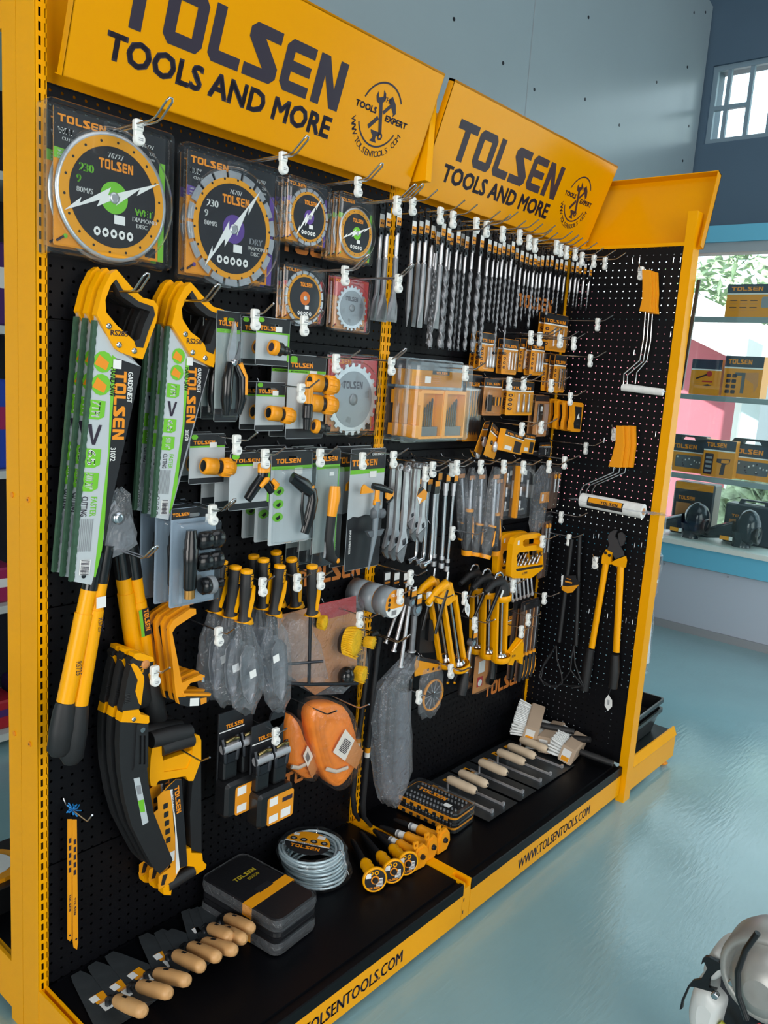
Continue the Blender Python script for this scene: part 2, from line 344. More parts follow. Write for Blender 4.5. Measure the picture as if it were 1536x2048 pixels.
# back panels with drilled grid; seams every 0.3 m
PEG = perforated('black_pegboard', '#07080D', .5, 0, .035, 1.927-1.5, rad=.0032)
PEGE = perforated('black_end_pegboard', '#07080D', .5, 1, -.03, .0125, rad=.0023)
zs = [H0+.3*i for i in range(6)]+[PT]
for x0, x1 in ((.002, BAY-.02), (BAY+.021, XE-.012)):
    for a, b in zip(zs[:-1], zs[1:]):
        mb = MB(); mb.box(x0, x1, 0, .0015, a+.0012, b-.0008, PEG); mb.box(x0, x1, -.002, .006, b-.003, b-.0008, BLK); p = mb.build('back_panel', shelf)
mb = MB(); mb.box(.0, XE-.01, .05, .055, .1, 2.05, BLK); mb.build('inner_liner', shelf)
mb = MB(); mb.box(.003, XE-.01, .02, .03, PT-.03, 2.36, YEL); mb.build('header_backing', shelf)
# printed orange lettering on the panels
for x, z, w, h in ((onY(566, 1578, 0).x, onY(566, 1578, 0).z, .25, .045), (onY(600, 1175, 0).x, onY(600, 1175, 0).z, .25, .05), (onY(968, 1396, 0).x, onY(968, 1396, 0).z, .27, .055), (onY(1035, 612, 0).x, onY(1035, 612, 0).z, .24, .045), (onY(560, 480, 0).x, onY(560, 500, 0).z, .3, .05)):
    mb = MB(); mb.logo(x, z, w, h, -.0006, M('dull_orange_print', '#C9762E', .55)); mb.build('printed_lettering', shelf, label='orange printed lettering')
# base decks
for i, (x0, x1) in enumerate(((.004, BAY-.02), (BAY+.021, XE-.012))):
    mb = MB(); zt = H0-.003
    mb.loft([[(x, -.002, zt-.02), (x, -.002, zt), (x, -.425, zt), (x, -.427, zt-.006), (x, -.438, zt-.006), (x, -.44, zt), (x, -.452, zt), (x, -.4545, zt-.003), (x, -.4545, zt-.034), (x, -.42, zt-.034), (x, -.42, zt-.02)] for x in (x1, x0)], DECK)
    mb.box(x0+.02, x1-.01, -.004, -.0, H0-.003, H0+.0005, DECK)
    mb.build('base_deck', shelf)
    mb = MB(); mb.box(x0-.0, x1+.0, -.4525, -.44, .03, H0-.038, YEL); mb.text('WWW.TOLSENTOOLS.COM', x0+.27 if i else x0+.245, .051, .035, -.4532, NAVY, .5, bold=.026); mb.build('kick_plate', shelf)
for x0, x1, nm in ((-.021, .0, 'base_bracket'), (BAY-.018, BAY+.019, 'base_bracket')):
    mb = MB(); mb.box(x0, x1, -.4525, .0, .03, H0-.02, YEL); mb.box(x0, x0+.006, -.4525, .0, H0-.02, H0, YEL); mb.box(x1-.006, x1, -.4525, .0, H0-.02, H0+(.001 if x0 > 0 else 0), YEL)
    if x0 > 0: mb.box(x0+.006, x1-.006, -.40, -.28, H0-.02, H0, YEL); mb.box(x0+.004, x1-.004, -.09, -.01, H0-.004, H0+.004, YEL)
    mb.box(x0+.005, x1-.005, -.42, -.4, 0, .03, YEL); mb.box(x0+.004, x0+.008, -.4532, -.4525, .05, .06, NAVY); mb.box(x0+.004, x0+.008, -.4532, -.4525, .09, .1, NAVY)
    mb.build(nm, shelf)
# sign headers, leaning out at the top
TILT = math.atan2(.1, .285)
def emblem(mb, cx, cz, R, y, m):
    for a0, a1 in ((35, 160), (205, 335)):
        p = [math.radians(a0+(a1-a0)*i/24) for i in range(25)]
        mb.poly([[(cx+R*math.cos(a), cz+R*math.sin(a)) for a in p]+[(cx+R*.94*math.cos(a), cz+R*.94*math.sin(a)) for a in p[::-1]]], y, m)
    def bar(pts, ang, k=R): 
        c, s = math.cos(ang), math.sin(ang); return [(cx+(x*c-z*s)*k, cz+(x*s+z*c)*k) for x, z in pts]
    w = math.radians(22)
    mb.poly([bar([(-.075, -.6), (.075, -.6), (.075, .35), (.2, .45), (.22, .62), (.12, .75), (.1, .55), (-.1, .55), (-.12, .75), (-.22, .62), (-.2, .45), (-.075, .35)], w)], y, m)
    mb.poly([bar([(x, z) for x, z in circ(0, -.66, .12, 14)], w), bar([(x, z) for x, z in circ(0, -.66, .05, 10)], w)], y, m)
    g = math.radians(-42)
    mb.poly([bar([(-.07, -.62), (.07, -.62), (.07, -.12), (-.07, -.12)], g)], y, m); mb.poly([bar([(-.06, .12), (.06, .12), (.06, .5), (-.06, .5)], g)], y, m)
    mb.poly([bar([(-.22, .5), (.3, .5), (.36, .42), (.36, .62), (.1, .72), (-.22, .7)], g)], y, m)
    mb.poly([[(cx+x*R, cz+z*R) for x, z in ((-.26, -.5), (.22, -.5), (.22, -.6), (.06, -.66), (.07, -.75), (.16, -.84), (-.2, -.84), (-.1, -.75), (-.1, -.66), (-.2, -.6))]], y, m)
    mb.text('THE', cx-.06*R, cz+.42*R, .16*R, y, m, .4*R); mb.text('TOOLS', cx-1.25*R, cz-.02*R, .2*R, y, m, 1.02*R, bold=.04); mb.text('EXPERT', cx+.25*R, cz-.12*R, .2*R, y, m, 1.12*R, bold=.04)
    t = 'WWW.TOLSENTOOLS.COM'
    for i, ch in enumerate(t):
        a = math.radians(198+(342-198)*(i+.5)/len(t)); r = R*1.2; vs, fs, tw, th = text_tris(ch, .01); k = R*.2
        e = (-math.sin(a), math.cos(a)); n = (-math.cos(a), -math.sin(a)); kk = k/max(th, .7)*(1 if ch != '.' else .7)
        mb.add([(cx+r*math.cos(a)+e[0]*(p-tw/2)*kk+n[0]*(q-.36)*kk, y, cz+r*math.sin(a)+e[1]*(p-tw/2)*kk+n[1]*(q-.36)*kk) for p, q in vs], fs, m)
for x0, x1 in ((.008, 1.038), (1.084, 2.106)):
    mb = MB(); w = x1-x0; mb.X = Matrix.Translation((x0, -.05, 2.095)) @ Matrix.Rotation(TILT, 4, 'X')
    mb.box(0, w, 0, .002, -.002, .306, YELS); mb.box(0, w, 0, .022, .3, .306, YELS); mb.box(0, .002, 0, .022, 0, .306, YELS); mb.box(w-.002, w, 0, .022, 0, .306, YELS); mb.box(0, w, 0, .03, -.002, 0, YELS)
    o = mb.build('header_sign', shelf)
    mb = MB(); mb.X = Matrix.Translation((x0, -.05, 2.095)) @ Matrix.Rotation(TILT, 4, 'X')
    XM = mb.X; mb.logo(.078, .118, .61, .107, -.0008, NAVY); mb.build('sign_logo', o)
    mb = MB(); mb.X = XM; mb.text('TOOLS AND MORE', .073, .052, .05, -.0008, NAVY, .61, bold=.032); mb.build('sign_slogan', o)
    mb = MB(); mb.X = XM; emblem(mb, .838, .15, .078, -.0008, NAVY); mb.build('sign_emblem', o)
mb = MB(); mb.box(1.04, 1.083, .0, .02, 2.06, 2.4, YEL); mb.box(1.05, 1.075, -.1, 0, 2.12, 2.37, YEL); mb.build('header_bracket', shelf)

# ---------------------------------------------------------------- end unit: pegboard seen from its rear, its post, header and base
endu = thing('end_display_shelving', 'yellow end unit with black pegboard standing across the right end of the display', 'display shelving')
DE = -.438
ze = [H0+.3*i for i in range(7)]+[PT]
for a, b in zip(ze[:-1], ze[1:]):
    mb = MB(); mb.box(XE, XE+.0015, DE, -.004, a, b, PEGE); mb.box(XE-.0006, XE, DE, -.004, b-.0012, b+.0008, DECK); mb.build('back_panel', endu)
mb = MB(); mb.prism([rr(0, 0, .07, 1, .01, 2)][0], 0, 1, YEL) if False else None
mb.box(XE-.004, XE+.05, DE-.03, DE, 0, PT+.115, YEL); mb.box(XE-.004, XE+.052, DE-.034, DE-.03, .0, PT+.115, YEL); mb.build('upright', endu)
mb = MB(); mb.box(XE+.0, XE+.05, -.004, .035, 0, PT+.2, YEL); mb.build('upright', endu)
# header tray seen from behind: leans away to the right
mb = MB(); mb.X = Matrix.Translation((XE+.004, 0, PT)) @ Matrix.Rotation(math.radians(17), 4, 'Y')
mb.box(.03, .033, DE-.055, .03, 0, .275, YELS); mb.box(0, .033, DE-.055, .03, .272, .275, YELS); mb.box(0, .033, DE-.055, DE-.052, .0, .275, YELS); mb.box(-.0, .03, .027, .03, .0, .275, YELS)
mb.build('header_sign', endu)
mb = MB(); mb.box(XE-.003, XE+.03, DE-.01, .0, PT, PT+.012, YEL); mb.build('header_ledge', endu)
mb = MB(); mb.box(XE+.05, XE+.49, DE-.02, .3, H0-.02, H0-.003, DECK); mb.build('base_deck', endu)
mb = MB(); mb.box(XE+.06, XE+.5, DE-.03, DE-.015, .03, H0-.03, YEL)
mb.loft([[(x, DE-.03, H0-.03), (x, DE-.016, H0-.02), (x, DE-.014, H0+.012), (x, DE-.02, H0+.012), (x, DE-.034, H0-.022)] for x in (XE+.5, XE+.06)], YEL)
mb.build('kick_plate', endu)
mb = MB(); mb.lathe([(.012, 0), (.02, .008), (.008, .014), (.008, .04)], ORP, 'z', (XE+.45, DE-.01, 0), 14); mb.build('foot', endu)

# ---------------------------------------------------------------- rear gondola half, back to back
rear = thing('rear_display_shelving', 'yellow rear half of the shelving seen edge-on at the left, backing onto the main one', 'display shelving')
mb = MB(); mb.box(-.022, .0, .0715, .128, 0, 2.42, YEL)
for z in (.74, 1.28): mb.lathe([(.006, 0), (.006, -.002)], ORP, 'x', (-.0222, .1, z), 10)
mb.build('upright', rear)
mb = MB(); mb.prism([(.128, 2.2), (.15, 2.2), (.30, 2.55), (.128, 2.55)], 0, .06, YEL); 
mb.v = [(b-.022, a, c) for a, b, c in mb.v]; mb.build('header_sign', rear)
mb = MB(); mb.box(-.02, 1.0, .128, .575, H0-.02, H0-.003, DECK); mb.build('base_deck', rear)
mb = MB(); mb.box(-.022, -.014, .128, .58, .03, H0+.003, YEL); mb.box(-.022, 1, .57, .58, .03, H0-.03, YEL); mb.box(-.014, -.002, .128, .575, H0-.01, H0-.001, YEL); mb.build('kick_plate', rear)

# ================================================================ product builders
CROP = {'A': (0, 0, 2.0), 'B': (540, 100, 2.021), 'C': (80, 520, 2.194), 'D': (740, 560, 2.56), 'E': (80, 1000, 2.194), 'F': (700, 980, 2.4), 'G': (0, 1480, 2.194), 'H': (600, 1380, 2.194),
        'I': (740, 360, 5.6875), 'J': (960, 400, 5.486), 'K': (940, 640, 5.486), 'L': (760, 900, 6.4), 'M': (880, 900, 5.486), 'N': (800, 1120, 4.8), 'O': (400, 1080, 5.12), 'Q': (180, 1240, 3.657), 'R': (1250, 500, 5.37), 'U': (1080, 1040, 5.908), 'V': (940, 1280, 4.267), 'Z': (0, 0, 1)}
def pix(c, p): a, b, k = CROP[c]; return a+p[0]/k, b+p[1]/k
def at(c, p, y): return onY(*pix(c, p), y)
def outl(c, pts, y, o): return [(q.x-o.x, q.z-o.z) for q in (at(c, p, y) for p in pts)]
def size(c, tl, tr, bl, y):
    a, b, d = at(c, tl, y), at(c, tr, y), at(c, bl, y)
    return Vector(((a.x+b.x)/2, y, (a.z+b.z)/2)), b.x-a.x, (a.z-d.z)
HK = {}
def hook(c, p, y, hold, L=.23, loop=False, clip=True, rise=0):
    """wire prong pushed into the pegboard; p is where the wire passes the depth y"""
    q = at(c, p, y); k = (round(L, 3), loop)
    if k not in HK:
        mb = MB()
        if loop:
            for s in (-.006, .006): mb.tube([(s, 0, 0), (s, -L*.8, 0), (s, -L*.86, .004), (s, -L, .028)], .0022, CHR, 8)
            mb.tube([(-.006, -L, .028), (-.003, -L-.004, .033), (.003, -L-.004, .033), (.006, -L, .028)], .0022, CHR, 8)
            mb.tube([(-.012, -.003, 0), (.012, -.003, 0)], .0022, CHR, 6)
        else: mb.tube([(0, 0, .012), (0, -.004, .006), (0, -.012, 0), (0, -L*.82, 0), (0, -L*.86, .002), (0, -L, .022)], .0022, CHR, 8)
        HK[k] = mb.mesh('wire')
    t = thing('pegboard_hook', 'chrome '+('looped ' if loop else '')+'wire hook '+('with white price clip ' if clip else '')+hold, 'hook', (q.x, -.0005, q.z), group='wire hooks on the pegboard')
    link('wire', HK[k], t)
    if clip:
        if 'clip' not in HK:
            mb = MB(); mb.bbox(-.010, .010, -.007, .007, -.012, .010, WHT, .003); mb.bbox(-.0085, .0085, -.005, .005, -.032, -.010, WHT, .002)
            mb.lathe([(.0115, .004), (.0115, -.005), (.0095, -.007)], WHT, 'y', (.002, 0, -.026), 16); mb.lathe([(.008, 0), (.008, -.0004)], PAPER, 'y', (.002, -.007, -.026), 12)
            mb.rect(-.003, -.029, .007, -.0275, -.0078, GREY); mb.rect(-.003, -.0255, .007, -.024, -.0078, GREY); mb.rect(-.006, -.006, .006, -.004, -.0072, GREY); HK['clip'] = mb.mesh('price_clip')
        link('price_clip', HK['clip'], t, (0, y, 0), label='white price clip')
    return t
POS = {2: ['front', 'rear'], 3: ['front', 'middle', 'rear'], 4: ['front', 'second', 'third', 'rearmost'], 5: ['front', 'second', 'third', 'fourth', 'rearmost'], 6: ['front', 'second', 'third', 'fourth', 'fifth', 'rearmost']}
def stack(t, n, dy, base, group, dx=0, dz=0, jit=.003):
    """n alike products on one hook, the first one nearest the viewer"""
    if n == 1: t['label'] = base; return [t]
    out = [t]; t['label'] = base+', front one of '+['two', 'three', 'four', 'five', 'six'][n-2]; t['group'] = group; L = t.location.copy()
    for i in range(1, n):
        out.append(dup(t, L+Vector((dx*i+random.uniform(-jit, jit), dy*i, dz*i+random.uniform(-jit, jit))), None, base+', '+POS[n][i]+' one of '+['two', 'three', 'four', 'five', 'six'][n-2], group))
    return out
def eurohole(w): return rr(-.016, -.022, .016, -.014, .004, 2)
# ---------------------------------------------------------------- diamond disc and saw blade packs
DISCK = M('black_disc_face', '#1C1B20', .4); DISCY = M('yellow_disc_face', '#E39A12', .4)
BOLT = [(-.95, -.36), (-.62, -.1), (-.66, -.2), (-.05, .16), (-.12, .02), (.95, .42), (.45, .12), (.52, .24), (.02, -.12), (.12, .04), (-.35, -.2), (-.28, -.08)]
def disc_pack(c, tl, tr, bl, y, kind, code='', word='', t=.016, dz=.555, dr=.44):
    o, w, h = size(c, tl, tr, bl, y); r = thing('blade_pack', '', 'saw blade pack', o)
    acc = {'wet': CARDG, 'dry': CARDP, 'red': CARDR, 'tct': CARDR}[kind]; base = CARDT if kind == 'tct' else CARDO
    x0, x1 = -w/2+w*.06, w/2-w*.06; z0, z1 = -h+h*.06, -h*.05; yb = t*.72
    mb = MB(); mb.box(x0, x1, yb, yb+.001, z0, z1, base)
    zz = z1-h*.3; mb.rect(x0, zz, x1, z1, yb-.0004, CARDK if kind != 'tct' else acc); mb.poly([(x0, zz-h*.02), (x0+w*.45, zz-h*.06), (x0+w*.5, zz+h*.02), (x0, zz+h*.05)], yb-.0007, acc)
    mb.rect(x1-w*.05, z0, x1, zz+h*.12, yb-.0007, acc)
    mb.logo(x0+w*.03, z1-h*.085, w*.36, h*.05, yb-.001, ORP); 
    if word: mb.text(word, x0+w*.03, z1-h*.16, h*.04, yb-.001, PAPER, bold=.04); mb.text('CUTTING', x0+w*.06, z1-h*.2, h*.022, yb-.001, PAPER)
    if code:
        mb.text(code, x1-w*.2, z1-h*.1, h*.028, yb-.001, PAPER); mb.text('230', x1-w*.14, z1-h*.145, h*.022, yb-.001, PAPER); mb.text('x22.2mm', x1-w*.2, z1-h*.18, h*.02, yb-.001, PAPER)
        mb.text(word, x0+w*.03, zz+h*.022, h*.014, yb-.001, PAPER); mb.text('DIAMOND', x0+w*.03, zz, h*.014, yb-.001, PAPER); mb.text('DISC', x0+w*.03, zz-h*.022, h*.014, yb-.001, PAPER)
    mb.poly([(x1-w*.16, z0+h*.02), (x1-w*.07, z0+h*.02), (x1-w*.07, z0+h*.09), (x1-w*.13, z0+h*.09), (x1-w*.16, z0+h*.075)], yb-.001, CARDK)
    mb.tube([(x0+w*.02, yb-.002, z0+h*.03), (x0+w*.07, yb-.002, z0+h*.065)], h*.008, NAVY, 6); mb.lathe([(h*.016, -.001), (h*.016, -.002)], acc, 'y', (x0+w*.085, yb, z0+h*.07), 10)
    mb.build('backing_card', r)
    R = w*dr; cz = -h*dz; yd = yb-.004; mb = MB()
    if kind == 'tct':
        pts = []
        for k in range(24):
            for a, q in ((0, .9), (.1, 1), (.45, 1.0), (.55, .92)): pts.append((R*q*math.cos((k+a)*PI/12), cz+R*q*math.sin((k+a)*PI/12)))
        mb.prism([pts], yd-.002, yd, STEEL); mb.lathe([(R*.78, -.0004), (R*.78, -.0008)], M('pale_blade_face', '#989CA2', .4, .6), 'y', (0, yd-.002, cz), 40)
        mb.lathe([(R*.16, -.001), (R*.16, -.003), (R*.05, -.003)], DSTEEL, 'y', (0, yd-.002, cz), 20); mb.logo(-R*.45, cz+R*.3, R*.8, R*.2, yd-.0034, NAVY)
        for k in range(6): mb.poly([[(R*q*math.cos(k*PI/3+e), cz+R*q*math.sin(k*PI/3+e)) for q, e in ((.5, .1), (.52, .45), (.68, .4), (.66, .1))]], yd-.0033, GREY if k % 2 else DSTEEL)
    else:
        rim = STEEL
        if kind == 'dry' or kind == 'red':
            for k in range(18):
                a0 = k*PI/9+.03; a1 = (k+1)*PI/9-.03
                mb.prism([[(R*math.cos(a0+(a1-a0)*i/4), cz+R*math.sin(a0+(a1-a0)*i/4)) for i in range(5)]+[(R*.87*math.cos(a1-(a1-a0)*i/4), cz+R*.87*math.sin(a1-(a1-a0)*i/4)) for i in range(5)]], yd-.003, yd, rim)
        else: mb.lathe([(R, 0), (R, -.003), (R*.95, -.0034)], rim, 'y', (0, yd, cz), 48)
        mb.lathe([(R*.94 if kind == 'wet' else R*.88, -.0004), (R*.94 if kind == 'wet' else R*.88, -.0026)], DISCY, 'y', (0, yd-.0012, cz), 48)
        for k in range(18): mb.lathe([(R*.022, 0), (R*.022, -.0004)], GUN, 'y', (R*.86*math.cos(k*PI/9+.1), yd-.004, cz+R*.86*math.sin(k*PI/9+.1)), 8)
        mb.lathe([(R*.78, 0), (R*.78, -.0006)], DISCK, 'y', (0, yd-.0041, cz), 40); yf = yd-.0051
        mb.lathe([(R*.25, 0), (R*.25, -.0004)], M('red_orange_face', '#C96A1E', .4) if kind == 'red' else (LIME if kind == 'wet' else CARDP), 'y', (0, yf+.0003, cz), 28)
        mb.logo(-R*.28, cz+R*.42, R*.62, R*.15, yf, ORP)
        if kind != 'red': mb.poly([[(x*R*.95*math.cos(.1 if kind == 'wet' else .5)-z*R*.95*math.sin(.1 if kind == 'wet' else .5)*1, cz+z*R*.95+x*R*(.0 if kind == 'wet' else .42)) for x, z in BOLT]], yf-.0006, PAPER)
        mb.lathe([(R*.09, 0), (R*.09, -.0012), (R*.05, -.0014)], STEEL, 'y', (0, yf-.0004, cz), 18)
        if code:
            mb.text('230', -R*.62, cz+R*.3, R*.12, yf, LIME if kind == 'wet' else PAPER, bold=.03); mb.text('9', -R*.66, cz+R*.12, R*.12, yf, LIME if kind == 'wet' else PAPER); mb.text('80M/S', -R*.66, cz-R*.02, R*.08, yf, PAPER)
            mb.text(word, R*.38, cz-R*.2, R*.11, yf, LIME if kind == 'wet' else GREY, bold=.03); mb.text('DIAMOND', R*.34, cz-R*.3, R*.07, yf, PAPER); mb.text('DISC', R*.42, cz-R*.4, R*.07, yf, PAPER); mb.text(code, -R*.12, cz+R*.6, R*.08, yf, PAPER)
        for k in range(5): mb.poly([circ(-R*.3+k*R*.15, cz-R*.56, R*.062, 8, R*.075)], yf, PAPER); mb.poly([circ(-R*.3+k*R*.15, cz-R*.56, R*.03, 5)], yf-.0003, DISCK)
        mb.rect(R*.0, cz-R*.4, R*.2, cz-R*.26, yf-.0008, PAPER)
    mb.build('blade', r, label='round grey saw blade' if kind == 'tct' else ('yellow and black cutting disc'))
    mb = MB(); e = w*.035
    R_ = lambda i, yy: [(x, yy, z) for x, z in rr(-w/2+i, -h+i, w/2-i, -i, max(.012-i*.4, .003), 4)]
    mb.loft([R_(0, t), R_(.001, t*.25), R_(.004, 0), R_(e, 0), R_(e+.002, t*.35), R_(e+.006, t*.35), R_(e+.009, .001)], BLIS, False, (False, True))
    mb.lathe([(R*1.06, .001), (R*1.06, -.006), (R*1.01, -.008)], BLIS, 'y', (0, 0, cz), 40, False)
    mb.prism([rr(-w*.1, -h*.13, w*.1, -h*.06, .004, 2), rr(-w*.08, -h*.12, w*.08, -h*.075, .003, 2)], -.004, 0, BLIS)
    mb.build('clear_shell', r, label='clear plastic shell'); return r
# ---------------------------------------------------------------- flat hanging cards with a moulded bubble
def card(c, tl, tr, bl, y, nm='tool_card', cat='tool pack', top=CARDK, body=CARDW, strip=LIME, foot=None, ht=.24, edge=None, lg=.62, lx=.12, hole=True, parts=None, shell=.018, sub='', price=(.55, .2)):
    o, w, h = size(c, tl, tr, bl, y); r = thing(nm, '', cat, o); mb = MB()
    mb.prism([rr(-w/2, -h, w/2, 0, .005, 3)]+([eurohole(w)[::-1]] if hole and w > .05 else []), shell, shell+.001, body)
    yf = shell-.0004; zt = -h*ht
    L = [[(-w/2+.001, zt), (w/2-.001, zt), (w/2-.001, -.001), (-w/2+.001, -.001)]]
    if hole and w > .05: L.append(eurohole(w))
    mb.poly(L, yf, top)
    if strip: mb.rect(-w/2+.001, zt-h*.035, w/2-.001, zt, yf, strip)
    if edge: mb.rect(w/2-w*.06, -h*.9, w/2-.001, zt, yf-.0003, edge)
    if foot: mb.rect(-w/2+.001, -h+.001, w/2-.001, -h*.88, yf-.0002, foot)
    mb.logo(-w/2+w*lx, zt+h*.03, w*lg, min(h*ht*.3, w*lg*.2), yf-.0004, ORP)
    if sub: mb.text(sub, -w/2+w*lx, zt-h*.028, h*.018, yf-.0006, NAVY, min(w*.7, h*.018*len(sub)*.8))
    if price: mb.rect(-w/2+w*price[0], -h*price[1]-w*.09, -w/2+w*price[0]+w*.2, -h*price[1]+w*.03, yf-.0008, PAPER)
    mb.build('backing_card', r); return r, w, h
def bubble(r, x0, z0, x1, z1, t, y=.016, rad=.006, mat=None):
    mb = MB(); R_ = lambda i, yy: [(x, yy, z) for x, z in rr(x0+i, z0+i, x1-i, z1-i, max(rad-i*.5, .001), 3)]
    mb.loft([R_(-.004, y), R_(0, y), R_(.002, y-t*.8), R_(.006, y-t)], mat or BLIS, False, (False, True)); return mb.build('clear_bubble', r, label='clear plastic bubble')
def connector(mb, x, z, k, ang=0, y=0, a=PLO, b=PLK):
    """snap-on hose connector: ribbed yellow body with black collar, axis along local x"""
    s = mb.X; mb.X = (s or Matrix()) @ Matrix.Translation((x, y, z)) @ Matrix.Rotation(ang, 4, 'Y') @ Matrix.Scale(k, 4)
    mb.lathe([(.010, -.032), (.0135, -.032), (.0145, -.028), (.0145, -.006), (.012, -.006)], a, 'x', n=18); mb.lathe([(.0095, -.0323), (.0095, -.0325)], b, 'x', n=14)
    mb.lathe([(.0115, -.006), (.0115, .004)], b, 'x', n=18); mb.lathe([(.012, .004), (.0155, .004), (.0155, .024), (.0125, .026), (.0125, .032), (.009, .032)], a, 'x', n=18)
    for q in range(10):
        an = q*PI/5; mb.tube([(.006, .0155*math.cos(an), .0155*math.sin(an)), (.023, .0155*math.cos(an), .0155*math.sin(an))], .0012, a, 5)
    mb.X = s

# ================================================================ left bay, top: disc packs
t = disc_pack('Z', (97, 190), (353, 265), (92, 505), -.07, 'wet', '76727', 'WET', .02); stack(t, 2, .024, 'large clear pack with green-centred wet cutting disc, top left', 'wet cutting disc packs')
t = disc_pack('Z', (370, 277), (570, 340), (358, 557), -.07, 'dry', '76707', 'DRY', .02); stack(t, 2, .024, 'large clear pack with purple-centred dry cutting disc', 'dry cutting disc packs')
t = disc_pack('B', (75, 495), (255, 550), (52, 775), -.075, 'dry', t=.014); stack(t, 3, .02, 'small clear pack with purple-centred cutting disc', 'small dry disc packs')
t = disc_pack('B', (285, 560), (435, 610), (264, 845), -.085, 'wet', t=.014); stack(t, 4, .018, 'small clear pack with green-centred cutting disc', 'small wet disc packs')
t = disc_pack('B', (60, 840), (235, 895), (48, 1090), -.06, 'red', t=.014); stack(t, 2, .02, 'small clear pack with red and yellow disc below the purple ones', 'small red disc packs')
t = disc_pack('B', (262, 895), (420, 935), (238, 1130), -.06, 'tct', t=.014, dr=.38); stack(t, 2, .02, 'small clear pack with bare grey saw blade', 'small saw blade packs')
t = disc_pack('Z', (657, 698), (768, 714), (661, 871), -.03, 'tct', t=.016, dr=.44); t['label'] = 'large clear pack with toothed grey saw blade beside the yellow upright'
hook('Z', (276, 250), -.14, 'holding the large wet cutting disc', .24, True); hook('Z', (566, 313), -.17, 'holding the large dry cutting disc', .24, True); hook('Z', (716, 362), -.17, 'holding the small purple discs', .24, True)
hook('Z', (795, 400), -.2, 'holding the small green discs', .25, True); hook('Z', (690, 540), -.17, 'holding the small red discs', .24, True); hook('Z', (797, 556), -.2, 'holding the small grey blades', .24, True); hook('Z', (783, 722), -.2, 'holding the large grey saw blade', .24, True)

